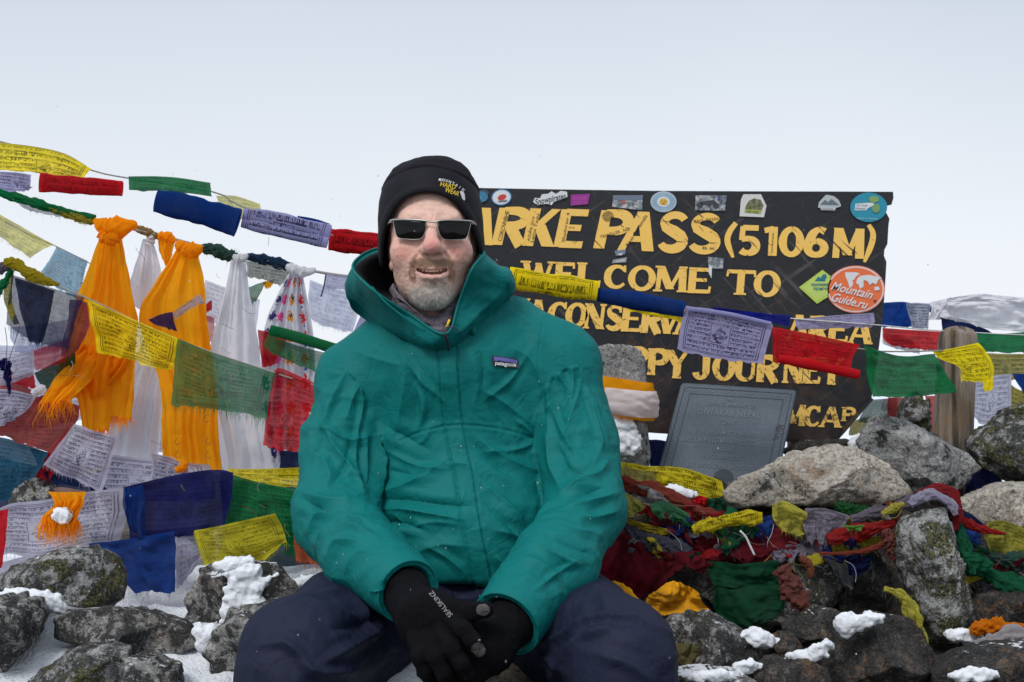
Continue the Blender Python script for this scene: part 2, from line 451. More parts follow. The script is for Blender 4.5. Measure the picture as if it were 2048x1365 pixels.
# ------------------------------------------------------------------ the ground: a stony bank under the cairn, then snow to the horizon
def ground_z(x, y):
    z = np.interp(y, [0, 1.75, 2.0, 2.25, 2.5, 2.75, 3.0, 3.3, 4.2, 7, 20, 60, 300, 5000],
                  [0.0, 0.02, 0.12, 0.37, 0.475, 0.50, 0.49, 0.48, 0.30, -0.5, -3, -6, -9, -9])
    z = z - 0.07 * np.clip((x - 0.05) / 0.15, 0, 1) * np.clip((3.4 - y) / .3, 0, 1) * np.clip((y - 2.1) / .2, 0, 1)
    z = z + 0.22 * np.clip((x - 0.10) / 0.2, 0, 1) * np.clip((y - 2.78) / .16, 0, 1) * np.clip((4.0 - y) / .7, 0, 1)
    z = z + 0.035 * np.clip((-0.1 - x) / .1, 0, 1) * np.clip((y - 2.05) / .1, 0, 1) * np.clip((2.62 - y) / .1, 0, 1)
    z = z - 0.10 * np.clip((np.abs(x) - 1.5), 0, 3)
    p = np.stack([x, y, 0 * x], -1)
    near = np.clip(1.3 - np.abs(y - 2.6) / 4.0, 0, 1)
    return z + near * (0.035 * fbm(p, 3.0, 4, 3) + 0.018 * fbm(p, 11, 3, 9)) + (1 - near) * 0.4 * fbm(p, 0.12, 3, 4)
_gx = np.concatenate([-np.geomspace(5000, 2.2, 40), np.linspace(-2.1, 2.1, 241), np.geomspace(2.2, 5000, 40)])
_gy = np.concatenate([[-3000, -800, -200, -60, -20, -8, -4, -2, -1, -0.4], np.linspace(0, 4.6, 254), np.geomspace(4.7, 5000, 60)])
_X, _Y = np.meshgrid(_gx, _gy)
_G = np.stack([_X, _Y, ground_z(_X, _Y)], -1)
mesh('ground', _G.reshape(-1, 3), gridf(len(_gy), len(_gx)), M['ground'], center=False, kind='structure')

# ------------------------------------------------------------------ rocks: an outline with its own facets, front and back
def rock(outline, d, mat, label, tf=0.10, tb=0.12, seed=0, facets=7, name='rock', rough=0.010, lean=0.0, group='rocks of the cairn', jitter=2.5, snow=None):
    r = np.random.default_rng(seed + 100)
    n, nf, nb = 120, 30, 8
    o = np.asarray(outline, float)
    seg = np.vstack([o, o[:1]]); L = np.concatenate([[0], np.cumsum(np.linalg.norm(np.diff(seg, axis=0), axis=1))])
    t = np.linspace(0, L[-1], n, endpoint=False)
    ring = np.stack([np.interp(t, L, seg[:, i]) for i in (0, 1)], 1)
    for _ in range(1): ring = 0.25 * np.roll(ring, 1, 0) + 0.5 * ring + 0.25 * np.roll(ring, -1, 0)
    ph = np.stack([np.cos(np.arange(n) / n * 6.283) * 3, np.sin(np.arange(n) / n * 6.283) * 3, np.full(n, seed * 1.7)], 1)
    c = ring.mean(0); dirr = ring - c; dl = np.linalg.norm(dirr, axis=1, keepdims=True)
    ring = ring + dirr / dl * jitter * fbm(ph, 2.2, 4, seed)[:, None] * 1.6
    R3 = P(ring[:, 0], ring[:, 1], d); C3 = P(c[0], c[1], d)
    size = np.linalg.norm(R3 - C3, axis=1).mean()
    planes = []
    for k in range(facets):                                   # broad faces
        a = r.uniform(0, 6.283); s = r.uniform(0.2, 1.0)
        planes.append((s * math.cos(a) * tf / size, s * math.sin(a) * tf / size, r.uniform(0.55, 1.0) * tf))
    ext = np.abs(R3 - C3).max(0)
    for k in range(facets + 4):                               # steep faces that break away to the rim
        a = (k + r.uniform(0, .9)) / (facets + 4) * 6.283; ca, sa = math.cos(a), math.sin(a)
        reach = np.max((R3[:, 0] - C3[0]) * ca + (R3[:, 2] - C3[2]) * sa); sl = r.uniform(1.1, 3.2) * tf / max(reach, .02)
        planes.append((-sl * ca, -sl * sa, sl * reach * r.uniform(.80, 1.02)))
    rows = []
    for i, s in enumerate(np.linspace(1, 0, nf + 1)[:-1]):
        X = C3 + (R3 - C3) * s
        rel = X - C3
        h = np.full(n, 1e9)
        for (a, b, cc) in planes: h = np.minimum(h, a * rel[:, 0] + b * rel[:, 2] + cc)
        rim = (1 - s ** 9) ** 0.8
        X = X.copy(); X[:, 1] -= np.maximum(np.minimum(h, tf * 1.3) , 0.06 * tf) * rim
        rows.append(X)
    back = []
    for i, s in enumerate(np.linspace(1, 0, nb + 1)[1:-1]):
        X = C3 + (R3 - C3) * s; X[:, 1] += tb * (1 - s ** 2.5) ** 0.5; back.append(X)
    tip = rows[-1].mean(0); btip = C3 + [0, tb, 0]
    G = np.array(back[::-1] + rows)
    G[..., 1] += lean * (G[..., 2] - C3[2])
    V = G.reshape(-1, 3)
    f = gridf(len(G), n, cu=True).tolist()
    V = np.vstack([V, tip, btip]); k = len(V) - 2; b0 = (len(G) - 1) * n
    f += [[b0 + i, b0 + (i + 1) % n, k] for i in range(n)] + [[(i + 1) % n, i, k + 1] for i in range(n)]
    ctr = V.mean(0); nn = V - ctr; nn /= np.linalg.norm(nn, axis=1, keepdims=True) + 1e-9
    q = V + seed * 3.3
    V = V + nn * (rough * .8 * fbm(q, 8, 3, seed)[:, None] - rough * 0.40 * ridged(q, 20, 3, seed + 5)[:, None] + rough * .22 * fbm(q, 70, 2, seed)[:, None])
    return mesh(name, V, f, M[mat], label=label, cat='rock', group=group)

ROCKS = [
 ([(-30,1160),(40,1128),(110,1097),(180,1090),(242,1118),(266,1150),(260,1182),(236,1216),(150,1220),(60,1205),(-30,1190)], 2.56, 'rock_lichen', 'broad dark rock covered in green lichen below the tasselled orange scarf', dict(tf=.13, seed=1)),
 ([(-40,1190),(35,1186),(76,1204),(84,1236),(62,1290),(15,1340),(-40,1350)], 2.36, 'rock_grey', 'grey rock cut by the left edge of the photo with snow on top', dict(tf=.10, seed=2)),
 ([(106,1240),(140,1224),(212,1219),(300,1228),(372,1254),(402,1282),(386,1302),(330,1322),(262,1318),(180,1302),(114,1282)], 2.40, 'rock_grey', 'long flat grey rock lying in snow left of the knee', dict(tf=.11, seed=3)),
 ([(40,1385),(92,1333),(150,1298),(210,1288),(256,1302),(262,1385)], 2.25, 'rock_lichen', 'dark speckled rock at the bottom edge below the long flat rock', dict(tf=.09, seed=4)),
 ([(250,1322),(300,1324),(352,1347),(356,1390),(248,1390)], 2.22, 'rock_grey', 'small dark rock tucked beside the speckled bottom rock', dict(tf=.07, seed=5)),
 ([(366,1252),(370,1200),(400,1140),(442,1122),(492,1122),(552,1130),(592,1180),(588,1214),(520,1236),(430,1264),(388,1272)], 2.52, 'rock_snowy', 'steep grey rock with a snow patch under the yellow flag', dict(tf=.11, seed=6)),
 ([(393,1312),(420,1260),(450,1213),(522,1203),(592,1198),(660,1185),(660,1260),(560,1320),(520,1385),(430,1372)], 2.36, 'rock_grey', 'grey boulder half hidden behind the trouser knee', dict(tf=.12, seed=7)),
 ([(0,1030),(22,985),(48,962),(84,962),(100,985),(90,1010),(50,1040)], 2.93, 'rock_grey', 'small dark rock showing between the teal flag and the orange tassels', dict(tf=.05, seed=8)),
 ([(1438,984),(1475,954),(1560,914),(1622,893),(1682,888),(1742,903),(1792,935),(1832,990),(1782,1008),(1700,1018),(1600,1018),(1490,1014),(1450,1005)], 2.84, 'rock_pale', 'large pale speckled granite boulder in front of the slate plaque', dict(tf=.15, seed=9, rough=.012)),
 ([(1712,884),(1735,843),(1766,823),(1832,850),(1902,890),(1958,935),(1926,976),(1880,992),(1830,990),(1780,940),(1728,910)], 2.98, 'rock_pale2', 'grey wedge-shaped granite rock leaning below the wooden post', dict(tf=.10, seed=10)),
 ([(1938,890),(1960,860),(2010,828),(2080,790),(2080,975),(2010,968),(1960,938)], 2.98, 'rock_lichen', 'dark weathered rock at the right edge beside the wooden post', dict(tf=.12, seed=11)),
 ([(1906,1004),(1960,984),(2012,968),(2080,962),(2080,1060),(1990,1064),(1920,1045)], 2.83, 'rock_pale', 'white and rusty brown rock at the right edge below the dark rock', dict(tf=.10, seed=12)),
 ([(1788,1100),(1796,1040),(1848,1008),(1892,1018),(1922,1090),(1946,1170),(1958,1252),(1925,1296),(1866,1296),(1830,1210),(1800,1150)], 2.60, 'rock_slab', 'tall upright slab with yellow-green lichen wrapped in flag cord', dict(tf=.10, seed=13, facets=4)),
 ([(1172,705),(1196,690),(1230,685),(1282,694),(1292,720),(1289,760),(1300,800),(1304,870),(1302,1010),(1190,1010),(1172,800)], 2.98, 'rock_pale2', 'standing stone wrapped in a white and orange scarf', dict(tf=.08, seed=14, facets=4, name='standing_stone')),
 ([(1400,1190),(1470,1140),(1560,1100),(1640,1115),(1694,1156),(1664,1212),(1600,1262),(1480,1275)], 2.76, 'rock_grey', 'grey rock half covered by hanging dark green cloth', dict(tf=.08, seed=15)),
 ([(1275,1290),(1340,1240),(1402,1222),(1452,1240),(1522,1284),(1585,1315),(1520,1350),(1400,1362),(1290,1340)], 2.42, 'rock_grey', 'sloping grey rock right of the trouser knee', dict(tf=.10, seed=16)),
 ([(1500,1352),(1545,1322),(1610,1318),(1650,1340),(1660,1385),(1480,1385)], 2.30, 'rock_brown', 'low brownish stone at the bottom edge beside the brown boulder', dict(tf=.06, seed=17)),
 ([(1632,1385),(1658,1300),(1700,1248),(1762,1226),(1832,1238),(1866,1300),(1890,1352),(1850,1390)], 2.36, 'rock_brown', 'large dark brown boulder with a snow cap at the bottom right', dict(tf=.12, seed=18)),
 ([(1862,1350),(1920,1310),(2000,1290),(2080,1285),(2080,1400),(1862,1400)], 2.32, 'rock_dark', 'flat dark rock in the bottom right corner', dict(tf=.07, seed=19)),
 ([(1792,880),(1812,802),(1830,782),(1862,800),(1868,890)], 3.34, 'rock_lichen', 'pointed dark rock behind the wooden post', dict(tf=.05, seed=20)),
 ([(1552,1302),(1580,1282),(1606,1284),(1612,1302),(1590,1316),(1560,1314)], 2.36, 'rock_brown', 'small rusty stone between the sloping rock and the brown boulder', dict(tf=.03, seed=21)),
 ([(1340,1352),(1420,1342),(1500,1350),(1560,1400),(1330,1400)], 2.24, 'rock_snowy', 'snow-flecked stone at the bottom edge beside the right trouser leg', dict(tf=.05, seed=22)),
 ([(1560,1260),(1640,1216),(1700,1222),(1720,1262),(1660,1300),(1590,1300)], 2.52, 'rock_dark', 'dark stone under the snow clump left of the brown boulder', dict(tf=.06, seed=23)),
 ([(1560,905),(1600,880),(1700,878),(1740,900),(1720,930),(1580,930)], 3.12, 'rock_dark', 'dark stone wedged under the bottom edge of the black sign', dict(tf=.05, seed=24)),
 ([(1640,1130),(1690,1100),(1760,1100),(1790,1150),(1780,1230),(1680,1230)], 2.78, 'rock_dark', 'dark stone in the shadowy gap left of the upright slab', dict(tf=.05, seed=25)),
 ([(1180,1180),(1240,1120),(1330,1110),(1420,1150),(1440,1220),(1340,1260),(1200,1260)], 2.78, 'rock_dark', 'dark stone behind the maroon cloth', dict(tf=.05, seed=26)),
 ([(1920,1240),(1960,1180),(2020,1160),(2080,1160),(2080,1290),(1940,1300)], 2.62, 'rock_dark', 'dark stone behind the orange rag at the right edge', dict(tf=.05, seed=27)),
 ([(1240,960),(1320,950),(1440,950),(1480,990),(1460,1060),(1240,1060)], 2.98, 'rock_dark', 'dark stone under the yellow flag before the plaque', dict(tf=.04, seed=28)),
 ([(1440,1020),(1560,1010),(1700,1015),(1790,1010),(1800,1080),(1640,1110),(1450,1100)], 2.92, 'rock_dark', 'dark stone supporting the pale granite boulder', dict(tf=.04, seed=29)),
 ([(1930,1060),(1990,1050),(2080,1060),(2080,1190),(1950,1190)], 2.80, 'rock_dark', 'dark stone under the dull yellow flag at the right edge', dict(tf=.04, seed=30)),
]
for (o_, d_, m_, l_, k_) in ROCKS: rock(o_, d_, m_, l_, **k_)
# the rock the man sits on
rock([(700,1235),(800,1215),(1000,1212),(1150,1225),(1210,1290),(1190,1420),(690,1420),(660,1300)], 2.66, 'rock_grey', 'rock serving as a seat under the man in the green jacket', tf=.12, tb=.14, seed=40)

# ------------------------------------------------------------------ clumps of snow lying on rocks and cloth
def snow_lump(outline, d, label, t=0.03, seed=0):
    """a soft heap of snow: many small mounds melted together inside the outline"""
    r = np.random.default_rng(seed + 500); o = catmull(np.asarray(outline, float), 40, True)
    lo, hi = o.min(0), o.max(0); nx = np.roll(o, -1, 0)
    def inside(p):
        c = (o[:, 1] > p[1]) != (nx[:, 1] > p[1]); x = (nx[:, 0] - o[:, 0]) * (p[1] - o[:, 1]) / (nx[:, 1] - o[:, 1] + 1e-9) + o[:, 0]
        return np.sum(c & (p[0] < x)) % 2 == 1
    px = F / d; W = max(hi - lo) / px; cs = []
    for _ in range(1500):
        p = r.uniform(lo, hi)
        if not inside(p): continue
        edge = np.min(np.hypot(*(o - p).T)) / px
        rad = min(edge * .8 + .0025, r.uniform(.004, .0125) * (1 + t * 8))
        cs.append((P(p[0], p[1], d), rad))
        if len(cs) >= 80: break
    def sd(p):
        q = p + (.0045 * np.stack([vnoise(p * 75, 1), vnoise(p * 75, 2), vnoise(p * 75, 3)], -1)).astype(np.float32); dd = None
        for c, rad in cs:
            e_ = s_ell(q, c, (rad * 1.2, rad * .5, rad * .7)); dd = e_ if dd is None else smin(dd, e_, .008)
        return dd
    for _ in range(26):
        k = r.integers(0, len(o)); p = o[k] + (o[k] - o.mean(0)) * r.uniform(.02, .28) + r.normal(0, 2, 2); cs.append((P(p[0], p[1], d + .006), r.uniform(.0012, .0034)))
    C_ = np.array([c for c, _ in cs]); R_m = max(rad for _, rad in cs) + .012
    V, q = polygonise(sd, C_.min(0) - R_m, C_.max(0) + R_m, .0030)
    V = V + .0021 * fbm(V, 170, 3, seed)[:, None] * vnormals(V, q)
    return mesh('snow_clump', V, q, M['snow'], label=label, cat='snow', group='clumps of fresh snow', kind='thing')
SNOW = [
 ([(452,1170),(470,1140),(520,1125),(545,1150),(520,1185),(535,1215),(500,1240),(440,1245),(455,1210)], 2.415, 'snow patch on the steep rock under the yellow flag', .035),
 ([(1225,850),(1245,838),(1268,855),(1276,885),(1262,905),(1235,908),(1222,885)], 2.905, 'round patch of snow on the standing stone below the white scarf', .03),
 ([(1332,978),(1345,972),(1385,985),(1388,994),(1350,992)], 2.80, 'snow lying on the crumpled yellow flag by the plaque', .02),
 ([(1478,1262),(1510,1256),(1545,1278),(1556,1292),(1530,1296),(1500,1280)], 2.38, 'snow clump between the sloping rock and the small rusty stone', .03),
 ([(1668,1240),(1690,1222),(1720,1230),(1765,1222),(1770,1236),(1735,1250),(1700,1262),(1688,1285),(1676,1262)], 2.30, 'snow cap on the large brown boulder', .03),
 ([(1560,1318),(1600,1310),(1655,1280),(1668,1292),(1640,1312),(1600,1322)], 2.30, 'thin line of snow left of the brown boulder', .02),
 ([(1888,1272),(1910,1260),(1955,1268),(1960,1280),(1920,1284)], 2.46, 'snow at the foot of the upright lichen slab', .02),
 ([(1468,1335),(1500,1326),(1520,1330),(1490,1345),(1472,1346)], 2.27, 'snow chunk at the bottom edge by the snow-flecked stone', .02),
 ([(960,1206),(1020,1190),(1040,1210),(1000,1226)], 2.75, 'snow on the seat rock', .02),
 ([(590,1165),(640,1150),(700,1160),(700,1200),(620,1200)], 2.62, 'snow bank behind the left trouser leg', .03),
 ([(1900,1345),(1950,1338),(2000,1352),(1960,1366),(1910,1362)], 2.24, 'snow flecks on the flat dark corner rock', .015),
 ([(0,1195),(40,1180),(110,1195),(120,1215),(60,1216),(20,1210)], 2.42, 'snow on the grey rock at the left edge', .03),
 ([(440,1128),(470,1118),(500,1124),(480,1136),(450,1140)], 2.42, 'snow on the upper edge of the steep rock', .014),
 ([(395,1258),(430,1262),(420,1290),(400,1296)], 2.40, 'snow wedged beside the grey boulder', .02),
 ([(1380,1352),(1430,1346),(1470,1352),(1440,1362),(1390,1362)], 2.20, 'snow crust at the bottom edge right of the trouser leg', .012),
 ([(1700,890),(1720,868),(1740,872),(1730,895),(1705,905)], 3.06, 'pale snow beside the bent corner of the sign', .02),
]
for i, (o_, d_, l_, t_) in enumerate(SNOW):
    q_ = np.array(o_, float); right = q_[:, 0].mean() > 1300
    if right: q_ = q_.mean(0) + (q_ - q_.mean(0)) * [.74, .52]
    snow_lump(q_, d_ + (.014 if right else .006), l_, t_ * (.55 if right else 1), seed=i + 3)
# ------------------------------------------------------------------ the painted sign board
SD = 3.20                                   # distance of the board
def sgn(px, py, off=0.0): return P(px, py, SD - off)
def board_mat():
    t = NT('black_sign_paint'); o = t.obj()
    n = t.noise(o, 5.5, 6, 0.7); n2 = t.noise(o, 30, 6, 0.75)
    st = t.noise(t.mapv(t.mapv(o, rot=(0, 0.75, 0)), (60, 60, 4)), 1.0, 4, 0.6); st2 = t.noise(t.mapv(t.mapv(o, rot=(0, -0.95, 0)), (80, 80, 5)), 1.0, 4, 0.6)
    c = t.mix(t.math('MULTIPLY', n2, 0.8), (0.008, 0.009, 0.012), (0.030, 0.032, 0.038))
    z = t.n('SeparateXYZ', {0: o}, out=2)
    low = t.math('MULTIPLY', t.math('ADD', t.math('MULTIPLY', z, -1.6), 0.0), 0.35)
    rm = t.ramp(t.math('ADD', t.math('ADD', t.math('MULTIPLY', n, 0.55), t.math('MULTIPLY', n2, 0.45)), low), [(0.57, 0), (0.66, 1)])
    c = t.mix(t.math('MULTIPLY', rm, 0.75), c, t.mix(n2, (0.075, 0.042, 0.028), (0.035, 0.024, 0.020)))
    sc = t.math('MAXIMUM', t.ramp(st, [(0.60, 0), (0.645, 1)]), t.ramp(st2, [(0.61, 0), (0.655, 1)]))
    c = t.mix(t.math('MULTIPLY', sc, t.math('MULTIPLY', t.ramp(n, [(.45, 0), (.62, 1)]), .45)), c, (0.15, 0.13, 0.12))
    vs = t.n('TexVoronoi', {'Vector': t.n('VectorMath', {0: o, 1: t.n('VectorMath', {0: t.noise(o, 8, 3, out=1), 'Scale': 0.15}, operation='SCALE')}, operation='ADD'), 'Scale': 9.0}, feature='DISTANCE_TO_EDGE', out=0)
    c = t.mix(t.math('MULTIPLY', t.ramp(vs, [(0.0, 1), (0.012, 0)]), t.math('MULTIPLY', t.ramp(n, [(0.42, 0), (0.6, 1)]), 0.8)), c, (0.10, 0.055, 0.04))
    return t.done(t.bsdf(c, 0.42, t.bump(t.math('ADD', n2, t.math('MULTIPLY', sc, -0.5)), 0.25, 0.002), Specular_IOR_Level=0.45))
def letter_mat():
    t = NT('yellow_letter_paint'); g = t.n('NewGeometry', out=0)
    n = t.noise(g, 55, 6, 0.78); n2 = t.noise(g, 170, 4, 0.7)
    c = t.mix(t.noise(g, 12, 4), (0.98, 0.585, 0.095), (0.92, 0.60, 0.17))
    z = t.n('SeparateXYZ', {0: g}, out=2)
    low = t.math('MULTIPLY_ADD', z, -0.22, 0.262)
    ch = t.ramp(t.math('ADD', t.math('ADD', t.math('MULTIPLY', n, 0.7), t.math('MULTIPLY', n2, 0.3)), low), [(0.60, 0), (0.63, 1)])
    sc = t.noise(t.mapv(t.mapv(g, rot=(0, 0.8, 0)), (120, 120, 10)), 1.0, 3, 0.6)
    ch = t.math('MAXIMUM', ch, t.ramp(sc, [(0.64, 0), (0.67, 1)]))
    c = t.mix(t.math('MULTIPLY', ch, 0.88), c, (0.05, 0.03, 0.02))
    return t.done(t.bsdf(c, 0.5, t.bump(n, 0.15, 0.001)))
M['board'] = board_mat(); M['letter'] = letter_mat()
M['marker'] = plain('black_marker_ink', (0.02, 0.018, 0.016), 0.5)
M['white_ink'] = plain('white_print', (0.75, 0.76, 0.78), 0.5)

front = [(848, 371), (945, 376), (1100, 379), (1300, 382), (1500, 383), (1700, 383.5), (1786, 384), (1787, 396), (1783, 410), (1774, 412), (1772, 425), (1779, 438), (1777, 452), (1775, 488),
         (1769, 500), (1768, 512), (1773, 524), (1771, 560), (1767, 620), (1760, 680), (1752, 740), (1743, 798), (1686, 850), (1672, 884), (1640, 888), (1590, 885), (1450, 876), (1300, 866), (1100, 858), (848, 850)]
bm = bmesh.new()
fv = [bm.verts.new(sgn(*p)) for p in front]
bv = [bm.verts.new(sgn(p[0], p[1], -0.004)) for p in front]
bm.faces.new(fv); bm.faces.new(bv[::-1])
for i in range(len(fv)):
    j = (i + 1) % len(fv); bm.faces.new((fv[j], fv[i], bv[i], bv[j]))
bmesh.ops.recalc_face_normals(bm, faces=bm.faces)
V = np.array([v.co for v in bm.verts]); fcs = [[v.index for v in f.verts] for f in bm.faces] if False else None
bm.verts.index_update(); fcs = [[v.index for v in f.verts] for f in bm.faces]; bm.free()
sign = mesh('sign_board', V, fcs, M['board'], smooth=False, label='black painted metal sign with worn yellow letters behind the man', cat='sign')
# the lower right corner is bent forward
fl = np.array([P(1742, 799, SD - .001), P(1687, 849, SD - .001), P(1690, 842, SD - .05), P(1735, 800, SD - .045)])
c1 = [P(1743, 798, SD), P(1686, 850, SD), P(1672, 884, SD)]
bend = np.array([P(1743, 798, SD - .002), P(1686, 850, SD - .002), P(1673, 884, SD - .002), P(1693, 862, SD - .045), P(1722, 826, SD - .05), P(1747, 800, SD - .03)])
b2 = bend + np.array([0.0, 0.003, 0.002])
Vb = np.vstack([bend, b2]); nB = len(bend)
mesh('bent_corner', Vb, [list(range(nB)), list(range(nB, 2 * nB))[::-1]] + [[(i + 1) % nB, i, nB + i, nB + (i + 1) % nB] for i in range(nB)], M['board'], smooth=False, parent=sign)

# sign-painter's strokes: each glyph is a list of (polyline, thickness) in a unit box
def arc(cx, cy, rx, ry, a0, a1, n=18):
    a = np.radians(np.linspace(a0, a1, n)); return [(cx + rx * math.cos(t), cy + ry * math.sin(t)) for t in a]
def glyph(ch, T=0.26, t=0.15, serif=False):
    """T thick and t thin strokes as a share of the cap height; x in units of the glyph width, later scaled"""
    g = {
     'A': [([(.10, 0), (.46, 1)], t), ([(.50, 1), (.86, 0)], T), ([(.22, .30), (.75, .30)], t * .8)],
     'R': [([(.17, 0), (.17, 1)], T), ([(.17, .93)] + arc(.50, .73, .36, .2, 90, -90) + [(.17, .53)], (t, T, t)), ([(.45, .5), (.86, 0)], T)],
     'K': [([(.16, 0), (.16, 1)], T), ([(.26, .45), (.88, 1)], t), ([(.40, .58), (.86, 0)], T)],
     'E': [([(.18, 0), (.18, 1)], T), ([(.18, .925), (.92, .925)], t), ([(.18, .52), (.78, .52)], t * .9), ([(.18, .075), (.94, .075)], t)],
     'L': [([(.2, 0), (.2, 1)], T), ([(.2, .075), (.95, .075)], t)],
     'P': [([(.18, 0), (.18, 1)], T), ([(.18, .93)] + arc(.50, .70, .36, .23, 90, -90) + [(.18, .47)], (t, T, t))],
     'S': [(arc(.52, .73, .34, .20, 25, 180)[:] + arc(.5, .27, .36, .20, 90, 90, 1) [:0] + [(.24, .62), (.5, .52), (.76, .40)] + arc(.48, .27, .36, .20, 20, -160)[1:], (t, t * 1.05, T * 1.05, T * .9, t * .9))],
     'C': [(arc(.54, .5, .38, .43, 38, 322, 26), (t, t, T, T, t, t * .8))],
     'O': [(arc(.5, .5, .37, .435, 90, 450, 32), (t, T, t, T, t))],
     '0': [(arc(.5, .5, .35, .435, 90, 450, 32), (t, T, t, T, t))],
     'W': [([(.08, 1), (.30, 0)], T * .85), ([(.30, 0), (.5, .9)], t), ([(.5, .9), (.70, 0)], T * .85), ([(.70, 0), (.93, 1)], t)],
     'V': [([(.10, 1), (.48, 0)], T), ([(.50, 0), (.92, 1)], t)],
     'M': [([(.12, 0), (.15, 1)], t * 1.2), ([(.17, 1), (.5, .1)], T), ([(.5, .1), (.83, 1)], t), ([(.85, 1), (.88, 0)], T)],
     'N': [([(.15, 0), (.15, 1)], t), ([(.17, 1), (.83, 0)], T), ([(.85, 0), (.85, 1)], t)],
     'T': [([(.5, 0), (.5, 1)], T), ([(.04, .92), (.96, .92)], t)],
     'I': [([(.5, 0), (.5, 1)], T)],
     'Y': [([(.08, 1), (.5, .45)], T), ([(.92, 1), (.5, .45)], t), ([(.5, .5), (.5, 0)], T)],
     'J': [([(.68, 1), (.68, .28)] + arc(.42, .26, .26, .21, 0, -175)[1:], (T, T, T, t, T * .9))],
     'U': [([(.16, 1), (.16, .3)] + arc(.5, .30, .34, .24, 180, 360)[1:] + [(.84, 1)], (T, T, t, t, t))],
     'H': [([(.16, 0), (.16, 1)], T), ([(.84, 0), (.84, 1)], T), ([(.16, .5), (.84, .5)], t)],
     '5': [([(.24, .93), (.90, .93)], t), ([(.24, .98), (.20, .50)], t), ([(.20, .53)] + arc(.46, .31, .36, .25, 100, -140), (t, t, T, T, t, T * .8))],
     '1': [([(.62, 0), (.62, 1)], T), ([(.14, .86), (.62, .94)], t)],
     '6': [(arc(.50, .30, .34, .235, 90, 450, 26), (t, T, t, T, t)), ([(.84, .86), (.60, .93), (.36, .78), (.20, .5), (.17, .3)], (T * .8, t, T, T, T))],
     '(': [([(.85, 1.0), (.35, .72), (.22, .42), (.75, -.05)], (.5 * T, T * .6, T * .6, .3 * T))],
     ')': [([(.35, 1.0), (.72, .75), (.65, .42), (.15, -.12)], (.4 * T, T * .6, T * .6, .3 * T))],
    }[ch]
    if serif:
        sb = {'A': [(.10, 0, .3), (.86, 0, .36)], 'W': [(.08, 1, .34), (.5, .93, .2), (.93, 1, .3)], 'V': [(.1, 1, .36), (.92, 1, .3)], 'M': [(.12, 0, .28), (.88, 0, .34), (.13, 1, .25), (.87, 1, .25)],
              'N': [(.15, 0, .3), (.15, 1, .3), (.85, 1, .3)], 'T': [(.5, 0, .42)], 'I': [(.5, 0, .6), (.5, 1, .6)], 'Y': [(.5, 0, .42), (.08, 1, .36), (.92, 1, .3)], 'R': [(.17, 0, .36), (.13, 1, .3), (.88, 0, .26)],
              'P': [(.18, 0, .4), (.12, 1, .3)], 'K': [(.16, 0, .4), (.16, 1, .4), (.88, 0, .3)], 'H': [(.16, 0, .36), (.16, 1, .36), (.84, 0, .36), (.84, 1, .36)], 'J': [(.68, 1, .46)], 'U': [(.16, 1, .38), (.84, 1, .3)],
              'L': [(.2, 1, .42), (.2, 0, .3)], 'E': [(.16, 1, .3), (.16, 0, .3)]}.get(ch, [])
        for (x, y, w) in sb: g = g + [([(x - w / 2, y + (.035 if y < .5 else -.035)), (x + w / 2, y + (.035 if y < .5 else -.035))], .075)]
        if ch in 'E': g = g + [([(.88, .98), (.90, .74)], .09), ([(.90, .02), (.93, .28)], .10)]
        if ch == 'T': g = g + [([(.05, .98), (.03, .72)], .09), ([(.95, .98), (.97, .72)], .09)]
        if ch == 'L': g = g + [([(.92, .02), (.95, .30)], .10)]
        if ch in 'CS': g = g + [([(.83 if ch == 'C' else .80, .99), (.85 if ch == 'C' else .83, .70)], .09)]
    return g

def letter(ch, x0, x1, yt, yb, slope=0.034, slant=0.10, serif=False, T=.27, t=.16):
    """paint one glyph between pixel columns x0..x1, rows yt..yb, as a child of the board"""
    w, h = x1 - x0, yb - yt
    parts = []
    k = 0
    for line, th in glyph(ch, T, t, serif):
        c = np.array(line, float) * [w, h]
        if len(c) > 2 and not (len(c) == 4 and ch in '()'): pass
        if ch in '()' or (ch == '6' and len(c) == 5): c = catmull(c, 16)
        seg = np.concatenate([[0], np.cumsum(np.linalg.norm(np.diff(c, axis=0), axis=1))]); seg /= seg[-1]
        tw = np.interp(seg, np.linspace(0, 1, len(th)), th) if isinstance(th, tuple) else np.full(len(c), th)
        tang = np.gradient(c, axis=0); tang /= np.linalg.norm(tang, axis=1, keepdims=True) + 1e-9
        nor = np.stack([-tang[:, 1], tang[:, 0]], 1) * (tw * h * 0.5)[:, None]
        if not isinstance(th, tuple) and len(c) == 2 and abs(c[0, 1] - c[1, 1]) > .5 * h:      # stems and diagonals end level with the line
            hw = tw[0] * h * 0.5 / max(0.35, abs(tang[0, 1]))
            nor = np.array([[-hw, 0], [-hw, 0]]) * (1 if c[1, 1] > c[0, 1] else -1)
        A, B = c + nor, c - nor
        def to3(q, o): return sgn(x0 + q[:, 0] + slant * (q[:, 1] - h / 2), yb - q[:, 1] + slope * (q[:, 0] - w / 2), o)
        off = 0.0022 + 0.00022 * k; k += 1
        V = np.vstack([to3(A, off), to3(B, off)]); n = len(c)
        parts.append((V, [[i, n + i, n + i + 1, i + 1] for i in range(n - 1)]))
    V, f = join(parts)
    return mesh('letter', V, f, M['letter'], smooth=False, parent=sign)

